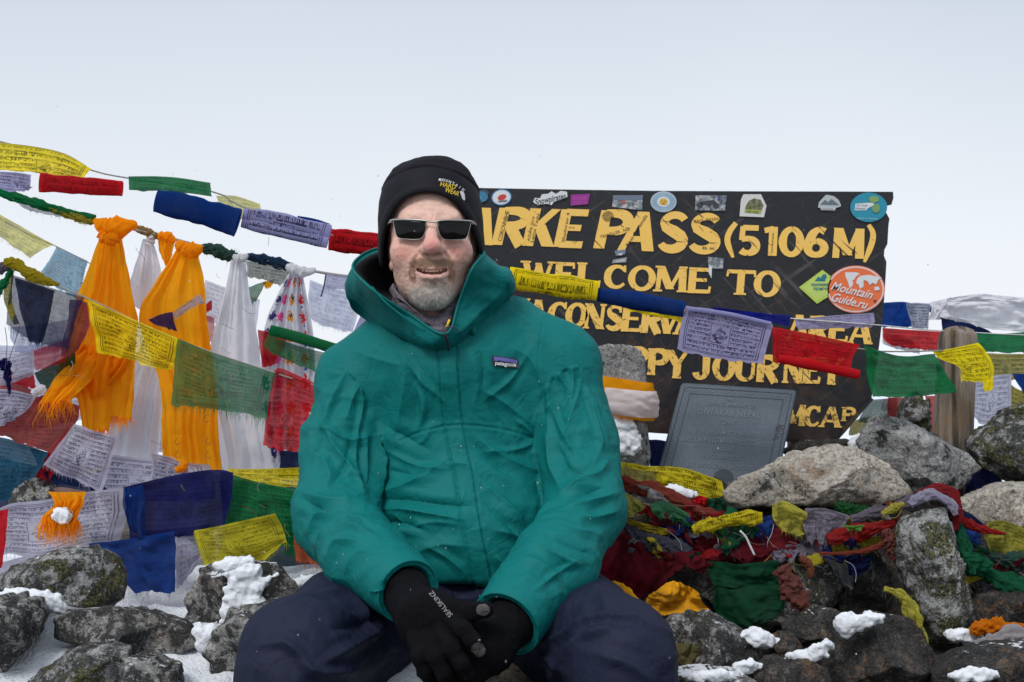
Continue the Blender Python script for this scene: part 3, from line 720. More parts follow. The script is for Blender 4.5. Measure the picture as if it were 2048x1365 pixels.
ROW1 = [('L', 868, 925, 414, 489), ('A', 935, 990, 416, 490), ('R', 990, 1058, 417, 491), ('K', 1054, 1112, 418, 493), ('E', 1115, 1175, 420, 495), ('P', 1193, 1263, 422, 498),
        ('A', 1243, 1314, 424, 502), ('S', 1316, 1377, 425, 504), ('S', 1377, 1443, 428, 506)]
for a in ROW1: letter(*a, slant=.22 if a[0] != 'S' else .12, T=.29, t=.185)
for a in [('(', 1450, 1474, 446, 512), ('5', 1474, 1521, 452, 510), ('1', 1523, 1560, 454, 512), ('0', 1558, 1608, 455, 513), ('6', 1608, 1657, 455, 514), ('M', 1665, 1728, 457, 517), (')', 1727, 1752, 450, 517)]:
    letter(*a, slant=.05, T=.30, t=.19)
for a in [('W', 1045, 1106, 523, 572), ('E', 1110, 1151, 525, 573), ('L', 1153, 1202, 526, 576), ('C', 1207, 1257, 530, 578), ('O', 1256, 1312, 532, 582), ('M', 1309, 1374, 533, 584), ('E', 1376, 1424, 536, 587), ('T', 1452, 1511, 540, 590), ('O', 1508, 1561, 542, 594)]:
    letter(*a, serif=True, slant=.08, T=.30, t=.15)
x = 1040
for a in [('K', 1032, 1058, 597, 646), ('A', 1056, 1092, 600, 648), ('C', 1096, 1136, 604, 652), ('O', 1132, 1174, 606, 655), ('N', 1168, 1211, 608, 658), ('S', 1211, 1246, 610, 661), ('E', 1244, 1286, 613, 664), ('R', 1284, 1324, 615, 667), ('V', 1318, 1358, 618, 668), ('A', 1350, 1390, 619, 670),
          ('T', 1392, 1428, 621, 672), ('I', 1430, 1450, 623, 674), ('O', 1452, 1492, 624, 676), ('N', 1494, 1540, 627, 678), ('A', 1574, 1618, 630, 681), ('R', 1618, 1658, 633, 684), ('E', 1658, 1698, 635, 686), ('A', 1698, 1746, 636, 688)]:
    letter(*a, serif=True, slant=.12, slope=.047, T=.29, t=.14)
for a in [('H', 1176, 1222, 690, 740), ('A', 1216, 1262, 692, 744), ('P', 1252, 1296, 694, 747), ('P', 1296, 1338, 698, 751), ('Y', 1333, 1376, 701, 757), ('J', 1386, 1425, 704, 759), ('O', 1426, 1470, 708, 762), ('U', 1471, 1513, 709, 763), ('R', 1514, 1557, 711, 765),
          ('N', 1565, 1608, 713, 767), ('E', 1608, 1642, 715, 768), ('Y', 1642, 1685, 716, 770)]:
    letter(*a, serif=True, slant=.06, slope=.047, T=.28, t=.14)
for a in [('M', 1568, 1610, 810, 852), ('C', 1608, 1643, 812, 854), ('A', 1640, 1684, 814, 855)]: letter(*a, serif=True, slant=.1, slope=.03, T=.28, t=.15)
letter('P', 1683, 1712, 815, 843, serif=True, slope=.03)

# ------------------------------------------------------------------ stickers on the board: each a flat sticker with its own print
def disc(cx, cy, rx, ry, n=40, rot=0.0):
    a = np.linspace(0, 2 * np.pi, n, endpoint=False); r = math.radians(rot)
    x, y = rx * np.cos(a), ry * np.sin(a)
    return np.stack([cx + x * math.cos(r) - y * math.sin(r), cy + x * math.sin(r) + y * math.cos(r)], 1)
def sticker(layers, label):
    """layers: list of (pixel polygon or (points, faces), colour, name); the first one is the sticker itself"""
    root = None
    for i, (pts, c, nm) in enumerate(layers):
        if isinstance(pts, tuple): q, f = pts
        else: q, f = np.asarray(pts, float), [list(range(len(pts)))]
        q = np.asarray(q, float)
        f = [p[::-1] if np.sum(q[p][:, 0] * np.roll(q[p][:, 1], -1) - np.roll(q[p][:, 0], -1) * q[p][:, 1]) > 0 else p for p in f]
        V = sgn(q[:, 0], q[:, 1], 0.0040 + 0.0004 * i)
        m = c if isinstance(c, bpy.types.Material) else plain('print_%d_%d_%d' % tuple(int(v * 99) for v in c), c, 0.45, amt=.1)
        if root is None: root = mesh('sticker', V, f, m, smooth=False, label=label, cat='sticker', group='stickers on the black sign')
        else: mesh(nm, V, f, m, smooth=False, parent=root)
    return root
def photo_mat(name, a, b, c, sc=60):
    t = NT(name); g = t.n('NewGeometry', out=0); n = t.noise(g, sc, 5, 0.7)
    return t.done(t.bsdf(t.ramp(n, [(0.35, a), (0.5, b), (0.66, c)]), 0.4))
PH1 = photo_mat('faded_photo_print', (0.05, 0.06, 0.08), (0.22, 0.25, 0.29), (0.62, 0.60, 0.55), 90)
PH2 = photo_mat('green_photo_print', (0.03, 0.05, 0.02), (0.12, 0.16, 0.06), (0.35, 0.22, 0.18), 150)
W_, B_ = (0.74, 0.77, 0.80), (0.02, 0.03, 0.05)
sticker([([(940, 384), (972, 380), (978, 386), (960, 410), (944, 412)], (0.05, 0.08, 0.11), 0), (disc(961, 394, 15, 11), (0.04, 0.20, 0.36), 'emblem'), (text_px('LA', 960, 397, 5), (0.3, 0.45, 0.55), 'lettering')], 'small blue shield sticker at the top left of the sign beside the black cap')
sticker([(disc(1003, 395, 20.5, 16.5, rot=-8), (0.05, 0.22, 0.45), 0), (disc(1003, 395, 18, 14.2, rot=-8), W_, 'disc'), (disc(1004, 395, 9, 5.5, rot=-20), (0.60, 0.05, 0.04), 'red_patch'), ([(996, 402), (1014, 400), (1013, 404), (997, 405)], (0.2, 0.2, 0.22), 'base_line')], 'oval white sticker with a red patch and blue rim')
cloud = [(1066, 404), (1070, 396), (1080, 397), (1084, 389), (1096, 388), (1103, 383), (1112, 388), (1122, 382), (1134, 384), (1135, 394), (1122, 400), (1108, 404), (1103, 411), (1096, 408), (1082, 409), (1074, 411)]
sticker([(cloud, (0.72, 0.75, 0.76), 0), (text_px('Snowpirates', 1101, 398, 12, 62, rot=-12, shear=.2, bold=.015), (0.03, 0.04, 0.05), 'lettering')], 'white cloud-shaped sticker with black lettering')
sticker([([(1142, 390), (1180, 388), (1176, 409), (1141, 412)], (0.33, 0.03, 0.30), 0), (text_px('TOUR', 1160, 397, 7, 28, rot=-4), (0.55, 0.10, 0.38), 'lettering'), (text_px('2023', 1159, 406, 6, 26, rot=-4), (0.55, 0.10, 0.38), 'lettering')], 'purple sticker with magenta lettering')
sticker([([(1227, 391), (1286, 391), (1284, 421), (1224, 414)], PH1, 0), ([(1228, 391.5), (1286, 391.5), (1285, 401), (1227, 401)], (0.16, 0.20, 0.28), 'sky_strip'), (disc(1247, 405, 6, 3), (0.5, 0.12, 0.08), 'red_spot')], 'faded rectangular photo sticker with mountains left of the sun emblem')
rays = []
for k in range(36):
    a = k / 36 * 2 * math.pi; w = 0.075
    rays.append([(1327 + 12 * math.cos(a - w), 404 + 10 * math.sin(a - w)), (1327 + 24 * math.cos(a - w * .8), 404 + 19 * math.sin(a - w * .8)), (1327 + 25.5 * math.cos(a), 404 + 20.3 * math.sin(a)), (1327 + 24 * math.cos(a + w * .8), 404 + 19 * math.sin(a + w * .8)), (1327 + 12 * math.cos(a + w), 404 + 10 * math.sin(a + w))])
q = np.vstack(rays); f = [list(range(5 * i, 5 * i + 5)) for i in range(36)]
sticker([(disc(1327, 404, 26, 20.8, 72), (0.62, 0.68, 0.74), 0), ((q, f), (0.30, 0.47, 0.62), 'ray'), (disc(1327, 404, 13, 10.5), (0.72, 0.76, 0.80), 'inner_disc'), (disc(1327, 404, 8.5, 7), (0.75, 0.47, 0.07), 'sun_face'), (disc(1324, 402.5, 1.4, 1), (0.25, 0.12, 0.02), 'eye'), (disc(1330, 402.5, 1.4, 1), (0.25, 0.12, 0.02), 'eye'), (disc(1327, 407, 2.6, .8), (0.3, 0.14, 0.03), 'mouth')], 'round scalloped pale blue sticker with a golden sun face')
bike = np.vstack([disc(1400, 411, 6.5, 5.5, 20), disc(1432, 412, 6.5, 5.5, 20), [(1398, 404), (1428, 400), (1434, 406), (1420, 412), (1406, 410)]]); bf = [list(range(20)), list(range(20, 40)), list(range(40, 45))]
sticker([([(1391, 391), (1454, 391), (1450, 422), (1390, 421)], PH1, 0), ([(1436, 391), (1441, 391), (1440, 402), (1434, 402)], (0.05, 0.09, 0.22), 'blue_patch'), ((bike, bf), (0.05, 0.055, 0.06), 'motorbike')], 'rectangular photo sticker of a motorbike')
sticker([([(1487, 389), (1522, 389), (1533, 412), (1528, 435), (1479, 433), (1482, 399)], (0.70, 0.70, 0.68), 0), ([(1498, 402), (1508, 397), (1522, 400), (1527, 412), (1521, 428), (1489, 425), (1492, 411)], PH2, 'picture'), ([(1490, 419), (1524, 421), (1521, 428), (1489, 425)], (0.42, 0.47, 0.10), 'ribbon'), (text_px('VERTIGEN', 1505, 424, 4.5, 26, rot=4), (0.05, 0.06, 0.03), 'lettering')], 'white five-sided sticker with a green hill picture')
dome = [(1636, 416), (1638, 405), (1646, 396), (1652, 390), (1660, 391), (1668, 393), (1677, 400), (1682, 410), (1681, 414), (1672, 416), (1670, 422), (1642, 421), (1641, 416)]
sticker([(dome, (0.50, 0.54, 0.56), 0), ([(1640, 410), (1650, 400), (1656, 405), (1663, 398), (1679, 411)], (0.13, 0.18, 0.21), 'mountain'), ([(1641, 416.5), (1671, 416.5), (1670, 420.5), (1642, 420)], (0.62, 0.64, 0.65), 'ribbon'), (text_px('PATROL', 1656, 418.5, 3, 24), (0.1, 0.12, 0.14), 'lettering')], 'dome-shaped grey mountain emblem sticker')
sticker([(disc(1737.5, 415, 37, 29.5, 48), (0.02, 0.29, 0.42), 0), ([(1711, 408), (1749, 405), (1747, 411), (1735, 417), (1733, 421), (1709, 421)], W_, 'card'), (text_px('ON TOUR', 1724, 411.5, 4, 22, rot=2), (0.03, 0.16, 0.25), 'lettering'), (text_px('FRIENDS', 1721, 417.5, 3.4, 20, rot=2), (0.03, 0.16, 0.25), 'lettering'), (disc(1748, 399, 10, 6.5), (0.24, 0.40, 0.13), 'green_patch'), (disc(1752, 417, 8, 9), (0.20, 0.36, 0.14), 'green_patch'), (text_px('nature lovers', 1735, 437, 4, 40, rot=3), (0.4, 0.6, 0.68), 'lettering')], 'round turquoise sticker with a white card at the sign corner')
sticker([([(1645, 540), (1688, 574), (1634, 608), (1598, 575)], (0.50, 0.66, 0.10), 0), ([(1644, 545), (1681, 574), (1634, 602), (1604, 575)], (0.56, 0.70, 0.16), 'panel'), ([(1629, 563), (1636, 554), (1640, 558), (1646, 549), (1653, 549), (1650, 563)], (0.02, 0.20, 0.28), 'mountain_logo'), (text_px('ALP', 1644, 557, 8, 20, rot=-6, bold=.02), (0.02, 0.20, 0.28), 'lettering'), (text_px('колонка', 1640, 569, 5.5, 34, bold=.03), (0.02, 0.20, 0.26), 'lettering'), (text_px('приго', 1641, 577, 5.5, 28, bold=.03), (0.02, 0.20, 0.26), 'lettering'), (text_px('- - - - - - -', 1638, 585, 3, 34), (0.05, 0.3, 0.3), 'lettering'), (text_px('- - - - -', 1636, 590, 3, 24), (0.05, 0.3, 0.3), 'lettering')], 'lime green diamond sticker left of the orange oval')
OR = (0.86, 0.18, 0.055)
land = [[(1690, 545), (1712, 545), (1720, 548), (1712, 553), (1708, 560), (1703, 562), (1698, 570), (1694, 560), (1691, 553)], [(1700, 561), (1706, 563), (1706, 571), (1700, 577), (1697, 568)],
        [(1715, 557), (1721, 552), (1735, 554), (1733, 560), (1727, 562), (1727, 574), (1720, 578), (1717, 570), (1712, 566)], [(1722, 552), (1738, 550), (1764, 556), (1757, 560), (1752, 570), (1745, 566), (1740, 571), (1735, 563), (1727, 560)], [(1748, 575), (1757, 573), (1760, 580), (1750, 582)]]
sticker([(disc(1711.5, 579, 58.5, 47.5, 60), (0.80, 0.22, 0.12), 0), (disc(1711.5, 579, 56.5, 45.6, 60), (0.76, 0.70, 0.70), 'white_rim'), (disc(1711.5, 579, 53.5, 43, 60), OR, 'oval')] +
        [(l, W_, 'continent') for l in land] + [(text_px('Mountain', 1706, 581, 17, 82, rot=13, shear=.35, bold=.012), W_, 'lettering'), (text_px('Guide.ru', 1700, 602, 17, 72, rot=13, shear=.35, bold=.012), W_, 'lettering'), (disc(1750, 602, 3, 2), (0.1, 0.03, 0.02), 'scuff')], 'large orange oval sticker with a white world map')
sticker([([(1229, 502), (1252, 499), (1250, 509), (1232, 512)], (0.20, 0.23, 0.33), 0), ([(1236, 508), (1246, 506), (1244, 511), (1236, 511)], (0.6, 0.62, 0.65), 'snow_peak')], 'torn small blue sticker under the letter A of the first line')
sticker([([(1226, 520), (1254, 515), (1252, 525), (1224, 527)], (0.30, 0.34, 0.36), 0), ([(1232, 522), (1250, 518), (1250, 523), (1232, 525)], (0.5, 0.53, 0.55), 'print')], 'torn grey sticker above the letter C')
sticker([([(1416, 514), (1447, 517), (1446, 538), (1420, 537), (1424, 557), (1417, 545)], PH1, 0), ([(1419, 530), (1424, 534), (1423, 557), (1416, 543)], W_, 'torn_paper')], 'torn photo sticker hanging above the letter E of the second line')
# visitors' marker writing on the yellow letters
for (s, cx, cy, h, w, r) in [('CORCNNBHE', 1007, 452, 8, 62, -75), ('TRAVELLER . NEP', 1230, 466, 6, 62, -16), ('BAO  PASAN', 1414, 440, 6, 52, -6), ('Rosa Apriamala', 1273, 461, 7, 72, -58), ('Lama Tashi', 1070, 456, 6, 58, -77), ('AZUMI 2019', 1062, 458, 5, 50, -77), ('Shumran 4', 1131, 455, 6, 60, -80), ('P.M.', 1144, 456, 4, 12, 0), ('B.K.', 1420, 497, 5, 30, 4), ('IVANA', 1545, 485, 4, 40, -86)]:
    q, f = text_px(s, cx, cy, h, w, rot=r, bold=-.004)
    mesh('marker_writing', sgn(q[:, 0], q[:, 1], 0.0034), [p[::-1] for p in f], M['marker'], smooth=False, parent=sign)
q = np.vstack([disc(1216, 433, 10 - 2 * (k % 3), 9 - 2 * (k % 3), 8, k * 17) for k in range(2)])
for k in range(5): mesh('marker_writing', np.vstack([sgn(*disc(1216, 433, r_ := (2.2 * k + 2.5), r_ * .9, 24).T, .0034), sgn(*disc(1216, 433, r_ - .9, (r_ - .9) * .9, 24).T, .0034)]), [[i, (i + 1) % 24, 24 + (i + 1) % 24, 24 + i] for i in range(24)], M['marker'], smooth=False, parent=sign)

# ------------------------------------------------------------------ memorial plaque
t = NT('blue_grey_slate'); o = t.obj(); n_ = t.noise(o, 22, 6, 0.7); f_ = t.noise(o, 160, 4, 0.7)
c_ = t.mix(n_, (0.045, 0.066, 0.088), (0.10, 0.130, 0.165))
c_ = t.mix(t.math('MULTIPLY', t.ramp(f_, [(0.55, 0), (0.75, 1)]), 0.5), c_, (0.17, 0.20, 0.24))
c_ = t.mix(t.ramp(t.noise(o, 14, 4, 0.6), [(0.66, 0), (0.72, 1)]), c_, (0.03, 0.035, 0.045))
M['slate'] = t.done(t.bsdf(c_, 0.55, t.bump(f_, 0.3, 0.002)))
M['slate_text'] = plain('worn_slate_lettering', (0.145, 0.170, 0.200), 0.6)
M['slate_text_dark'] = plain('dark_slate_and_letter_shade', (0.035, 0.045, 0.058), 0.7)
PQ = np.array([[1363, 766], [1594, 781], [1550, 985], [1308, 970]], float)
def pqd(py): return 3.13 - 0.11 * (np.asarray(py, float) - 766) / 204.0
def pq(px, py, off=0.0): return P(px, py, pqd(py) - off)
def pl(u, v): return (PQ[0] * (1 - u) + PQ[1] * u) * (1 - v) + (PQ[3] * (1 - u) + PQ[2] * u) * v
ol = [(.03, 0), (.97, 0), (.99, .008), (1, .03), (1, .97), (.97, 1), (.03, 1), (0, .97), (0, .03), (.01, .008)]
rings = []
for (ins, off) in ((0.0, -.022), (0.0, 0.0), (0.012, .004)):
    q = np.array([pl(ins + u * (1 - 2 * ins), ins + v * (1 - 2 * ins)) for u, v in ol]); rings.append(pq(q[:, 0], q[:, 1], off))
V = np.vstack(rings); n = len(ol)
plaque = mesh('memorial_plaque', V, gridf(3, n, cu=True)[:, ::-1].tolist() + [list(range(2 * n, 3 * n)), list(range(n))[::-1]], M['slate'], smooth=False, label='blue-grey slate memorial plaque with carved text before the sign', cat='plaque')
def pframe(a, w, nm, mat, off):
    o_ = np.array([pl(*p) for p in ((a, a), (1 - a, a), (1 - a, 1 - a), (a, 1 - a))]); i_ = np.array([pl(*p) for p in ((a + w, a + w), (1 - a - w, a + w), (1 - a - w, 1 - a - w), (a + w, 1 - a - w))])
    mesh(nm, np.vstack([pq(o_[:, 0], o_[:, 1], off), pq(i_[:, 0], i_[:, 1], off)]), [[k, 4 + k, 4 + (k + 1) % 4, (k + 1) % 4] for k in range(4)], mat, smooth=False, parent=plaque)
pframe(.035, .006, 'border_line', M['slate_text_dark'], .0050); pframe(.095, .006, 'border_line', M['slate_text_dark'], .0050)
zz = []
for side in range(4):
    for k in range(34):
        a = .045 + k / 34 * .91; h = .012 if k % 2 else 0
        s = {0: (a, .055 + h), 1: (.945 - h, a), 2: (a, .945 - h), 3: (.055 + h, a)}[side]
        u, v = s; r = .008
        zz.append([pl(u - r, v), pl(u, v - r), pl(u + r, v), pl(u, v + r)])
q = np.array(zz).reshape(-1, 2)
mesh('carved_border', pq(q[:, 0], q[:, 1], .0056), [list(range(4 * i, 4 * i + 4))[::-1] for i in range(len(zz))], M['slate_text'], smooth=False, parent=plaque)
for (s, cx, cy, h, w) in [('IN', 1462, 800, 6.5, 11), ('LOVING MEMORY OF', 1462, 810, 7, 96), ('DIWAKAR NEPAL', 1459, 827, 11, 124), ('"DAI"', 1457, 844.5, 9, 34), ('YOUR DREAM TO BE HERE', 1449, 866, 9, 146), ('LARKE LA PASS-MANASLU CIRCUIT', 1449, 883, 9.5, 200), ('(5106m)', 1444, 899, 8.5, 42), ('25 OCTOBER 2023', 1440, 914, 8.5, 80), ('BELOVED SON, BROTHER', 1441, 933, 9, 134)]:
    q, f = text_px(s, cx, cy, h, w, rot=4.0, bold=.012, spacing=1.1)
    f = [p[::-1] for p in f]
    mesh('carved_text', np.vstack([pq(q[:, 0], q[:, 1], .0054), pq(q[:, 0] + 1.0, q[:, 1] + 1.1, .0048)]), f + [[i + len(q) for i in p] for p in f], [M['slate_text'], M['slate_text_dark']], midx=[0] * len(f) + [1] * len(f), smooth=False, parent=plaque)  # darker copy shifted down and right paints the letters' shade
q = disc(1447, 955, 20, 16); mesh('dark_stain', pq(q[:, 0], q[:, 1], .0046), [list(range(len(q)))[::-1]], M['slate_text_dark'], smooth=False, parent=plaque)

# ------------------------------------------------------------------ wooden post
t = NT('weathered_wood'); o = t.obj()
w_ = t.noise(t.mapv(o, (70, 70, 4)), 1.0, 7, 0.72); k_ = t.noise(t.mapv(o, (26, 26, 1.6)), 1.0, 5, 0.6)
c_ = t.ramp(w_, [(0.30, (0.03, 0.022, 0.017)), (0.44, (0.15, 0.115, 0.085)), (0.58, (0.27, 0.235, 0.20)), (0.72, (0.12, 0.09, 0.07))])
c_ = t.mix(t.ramp(k_, [(.40, .9), (.47, 0)]), c_, (0.035, 0.026, 0.02))
c_ = t.mix(t.math('MULTIPLY', t.ramp(t.noise(o, 11, 4), [(0.48, 0), (0.62, 1)]), 0.6), c_, (0.23, 0.135, 0.07))
w_ = t.math('ADD', w_, t.math('MULTIPLY', t.ramp(k_, [(.38, 0), (.5, 1)]), .8))
M['wood'] = t.done(t.bsdf(c_, 0.8, t.bump(w_, 0.8, 0.006)))
rings = []
for k, (cx, py, r) in enumerate([(1902, 1010, 41), (1902, 960, 41), (1904, 900, 40), (1906, 840, 39), (1909, 780, 38), (1912, 720, 37.5), (1915, 680, 37), (1916, 668, 36), (1917, 662, 33), (1917, 659, 20), (1917, 658, 5)]):
    a = np.linspace(0, 2 * np.pi, 40, endpoint=False)
    rr = r * (1 + .05 * np.cos(3 * a + k * .3) + .03 * np.sin(7 * a))
    c = P(cx, py, 3.12); rings.append(c + np.stack([rr * np.cos(a), rr * np.sin(a), (6 * np.sin(2 * a) if k > 5 else 0 * a)], 1) * 3.12 / F)
G = np.array(rings)
post = mesh('wooden_post', G.reshape(-1, 3), gridf(len(G), 40, cu=True).tolist() + [list(range(10 * 40, 11 * 40)), list(range(40))[::-1]], M['wood'], label='weathered wooden post with a yellow flag caught round its top', cat='post')
# posts carrying the sign, hidden behind it
for cx in (1010, 1600):
    V, f = tube([P(cx, 1010, 3.26), P(cx, 420, 3.25)], .03, 10); mesh('sign_post', V, f, M['wood'], parent=sign)
# ------------------------------------------------------------------ cloth
def print_group():
    """node group: woodblock print of a prayer flag in UV space (0..1): rows of script, double border, a framed emblem"""
    g = bpy.data.node_groups.new('flag_print', 'ShaderNodeTree')
    g.interface.new_socket('UV', in_out='INPUT', socket_type='NodeSocketVector')
    for nm, dv in (('Rows', 13.0), ('Seed', 0.0)):
        g.interface.new_socket(nm, in_out='INPUT', socket_type='NodeSocketFloat').default_value = dv
    g.interface.new_socket('Ink', in_out='OUTPUT', socket_type='NodeSocketFloat')
    t = NT.__new__(NT); t.t = g
    gi = g.nodes.new('NodeGroupInput'); go = g.nodes.new('NodeGroupOutput')
    uv, rows, seed = gi.outputs[0], gi.outputs[1], gi.outputs[2]
    wob = t.n('TexNoise', {'Vector': uv, 'Scale': 3.0, 'Detail': 2.0}, out=1)
    uvw = t.n('VectorMath', {0: uv, 1: t.n('VectorMath', {0: t.n('VectorMath', {0: wob, 1: (.5, .5, .5)}, operation='SUBTRACT'), 'Scale': 0.025}, operation='SCALE')}, operation='ADD')
    sp = t.n('SeparateXYZ', {0: uvw}, out=None); u, v = sp.outputs[0], sp.outputs[1]
    vr = t.math('MULTIPLY', v, rows); fl = t.math('FLOOR', vr); fr = t.math('FRACT', vr)
    def band(x, a, b): return t.math('MULTIPLY', t.math('GREATER_THAN', x, a), t.math('LESS_THAN', x, b))
    sd = t.math('MULTIPLY', seed, 37.0)
    p1 = t.n('CombineXYZ', {0: t.math('MULTIPLY', u, 85.0), 1: t.math('ADD', t.math('MULTIPLY', fl, 5.3), t.math('MULTIPLY', fr, 1.6)), 2: sd})
    n1 = t.n('TexNoise', {'Vector': p1, 'Scale': 1.0, 'Detail': 1.0}, out=0)
    p2 = t.n('CombineXYZ', {0: t.math('MULTIPLY', u, 30.0), 1: t.math('MULTIPLY', fl, 9.1), 2: sd})
    n2 = t.n('TexNoise', {'Vector': p2, 'Scale': 1.0, 'Detail': 0.0}, out=0)
    body = t.math('MULTIPLY', band(fr, .16, .66), t.math('GREATER_THAN', n1, .50))
    head = t.math('MULTIPLY', band(fr, .60, .78), t.math('GREATER_THAN', n2, .34))
    tail = t.math('MULTIPLY', band(fr, .0, .3), t.math('GREATER_THAN', n1, .64))
    txt = t.math('MAXIMUM', t.math('MAXIMUM', body, head), tail)
    inside = t.math('MULTIPLY', band(u, .10, .90), band(v, .10, .90))
    inb = t.math('MULTIPLY', band(u, .375, .625), band(v, .27, .66))
    txt = t.math('MULTIPLY', t.math('MULTIPLY', txt, inside), t.math('SUBTRACT', 1.0, inb))
    def line(x, a, w): return t.math('LESS_THAN', t.math('ABSOLUTE', t.math('SUBTRACT', x, a)), w)
    brd = None
    for a in (.062, .085, .915, .938):
        l = t.math('MULTIPLY', line(u, a, .0052), band(v, .05, .95)); brd = l if brd is None else t.math('MAXIMUM', brd, l)
    for a in (.055, .08, .92, .945):
        brd = t.math('MAXIMUM', brd, t.math('MULTIPLY', line(v, a, .007), band(u, .06, .94)))
    for a in (.385, .615): brd = t.math('MAXIMUM', brd, t.math('MULTIPLY', line(u, a, .004), band(v, .28, .65)))
    for a in (.28, .65): brd = t.math('MAXIMUM', brd, t.math('MULTIPLY', line(v, a, .006), band(u, .383, .617)))
    # the emblem: a seated shape built from blots
    du = t.math('SUBTRACT', u, .5); dv = t.math('SUBTRACT', v, .43)
    tri = t.math('ADD', t.math('ABSOLUTE', t.math('MULTIPLY', du, 1.5)), t.math('MULTIPLY', t.math('ABSOLUTE', dv), .75))
    n3 = t.n('TexNoise', {'Vector': t.n('CombineXYZ', {0: t.math('MULTIPLY', u, 34.0), 1: t.math('MULTIPLY', v, 22.0), 2: sd}), 'Scale': 1.0, 'Detail': 2.0}, out=0)
    em = t.math('MULTIPLY', t.math('LESS_THAN', tri, t.math('MULTIPLY', n3, .27)), t.math('GREATER_THAN', n3, .47))
    ink = t.math('MAXIMUM', t.math('MAXIMUM', txt, brd), t.math('MULTIPLY', em, inb))
    wear = t.n('TexNoise', {'Vector': t.n('VectorMath', {0: uv, 'Scale': 5.0}, operation='SCALE'), 'Scale': 1.0, 'Detail': 4.0}, out=0)
    ink = t.math('MULTIPLY', ink, t.n('MapRange', {0: wear, 1: .30, 2: .55, 3: .35, 4: 1.0}))
    t.t.links.new(ink, go.inputs[0]); return g
PRINT = print_group()

_cm = {}
def cloth(name, col, sheer=0.1, ink=0.75, rows=13.0, inkc=None, trans=0.45, worn=0.5):
    sheer *= .62
    """thin woven cloth; name keeps it plain, sheer = open weave, ink = strength of the print (0 none)"""
    key = (name, sheer, ink, rows)
    if key in _cm: return _cm[key]
    t = NT(name); uv = t.uv(); info = t.n('ObjectInfo', out=5)
    g = t.n('NewGeometry', out=0)
    var = t.noise(g, 14, 5, 0.6); fine = t.noise(g, 90, 4, 0.6)
    c = t.mix(t.math('MULTIPLY', t.ramp(var, [(.4, 0), (.7, 1)]), worn), col, tuple(min(1, v * .72 + .04) for v in col))
    c = t.mix(t.math('MULTIPLY', t.ramp(fine, [(.45, 0), (.7, 1)]), worn * .5), c, tuple(v * .6 for v in col))
    inkf = None
    if ink > 0:
        gr = t.t.nodes.new('ShaderNodeGroup'); gr.node_tree = PRINT
        t.t.links.new(uv, gr.inputs[0]); gr.inputs[1].default_value = rows; t.t.links.new(info, gr.inputs[2])
        inkf = t.math('MULTIPLY', gr.outputs[0], ink)
        c = t.mix(inkf, c, inkc or tuple(v * .10 + .008 for v in col))
    su = t.n('SeparateXYZ', {0: t.n('VectorMath', {0: uv, 'Scale': 150.0}, operation='SCALE')}, out=None)
    wv = t.math('ADD', t.math('SINE', t.math('MULTIPLY', su.outputs[0], 6.28)), t.math('SINE', t.math('MULTIPLY', su.outputs[1], 6.28)))
    bmp = t.bump(t.math('ADD', fine, t.math('MULTIPLY', wv, .08)), .25, .003)
    d = t.n('BsdfDiffuse', {'Color': c, 'Roughness': .6, 'Normal': bmp})
    tr = t.n('BsdfTranslucent', {'Color': c, 'Normal': bmp})
    sh = t.n('MixShader', {0: trans, 1: d, 2: tr})
    if sheer > 0:
        op = t.math('MULTIPLY', t.n('MapRange', {0: t.noise(g, 60, 4, .7), 1: .3, 2: .7, 3: sheer * .7, 4: min(.95, sheer * 1.3)}), 1.0)
        if inkf is not None: op = t.math('MULTIPLY', op, t.math('SUBTRACT', 1.0, t.math('MULTIPLY', inkf, .8)))
        tp = t.n('BsdfTransparent', {0: (1, 1, 1)})
        sh = t.n('MixShader', {0: op, 1: sh, 2: tp})
    m = t.done(sh); _cm[key] = m; return m

YEL, RED, GRN, BLU, WHT = (1.0, 0.83, 0.022), (0.70, 0.016, 0.026), (0.012, 0.22, 0.075), (0.012, 0.055, 0.27), (0.52, 0.52, 0.80)
LAV = (0.47, 0.46, 0.74); ORG = (1.0, 0.455, 0.014); NAVY = (0.016, 0.028, 0.10); PURP = (0.05, 0.03, 0.18); MAR = (0.22, 0.022, 0.035)
Y_ = lambda s=.03, k=.8, r=13.: cloth('yellow_flag_cloth', YEL, s, k, r)
R_ = lambda s=.03, k=.8, r=13.: cloth('red_flag_cloth', RED, s, k, r)
G_ = lambda s=.03, k=.8, r=13.: cloth('green_flag_cloth', GRN, s, k, r)
B_f = lambda s=.03, k=.6, r=13.: cloth('blue_flag_cloth', BLU, s, k, r)
L_ = lambda s=.03, k=.8, r=13.: cloth('lavender_flag_cloth', LAV, s, k, r, inkc=(.03, .03, .10))
N_ = lambda s=.1, k=.5, r=13.: cloth('navy_flag_cloth', NAVY, s, k, r)
PALE = lambda s=.2, k=.7, r=13.: cloth('faded_white_flag_cloth', (0.55, 0.55, 0.68), s, k, r, inkc=(.04, .05, .12))
SKY = lambda s=.3, k=.6, r=13.: cloth('faded_sky_blue_cloth', (0.10, 0.34, 0.50), s, k, r)
TEAL = lambda s=.1, k=.6, r=13.: cloth('faded_teal_cloth', (0.03, 0.13, 0.22), s, k, r)
OLIVE = lambda s=.1, k=.6, r=13.: cloth('dull_yellow_cloth', (0.42, 0.36, 0.04), s, k, r)
LEMON = lambda s=.3, k=.5, r=13.: cloth('pale_lemon_cloth', (0.72, 0.68, 0.16), s, k, r)
MAROON = lambda s=.05, k=.2, r=13.: cloth('maroon_cloth', MAR, s, k, r)
DGREEN = lambda s=.03, k=.0, r=13.: cloth('dark_green_cloth', (0.010, 0.075, 0.035), s, k, r)
PURPLE = lambda s=.15, k=.5, r=13.: cloth('purple_cloth', PURP, s, k, r)
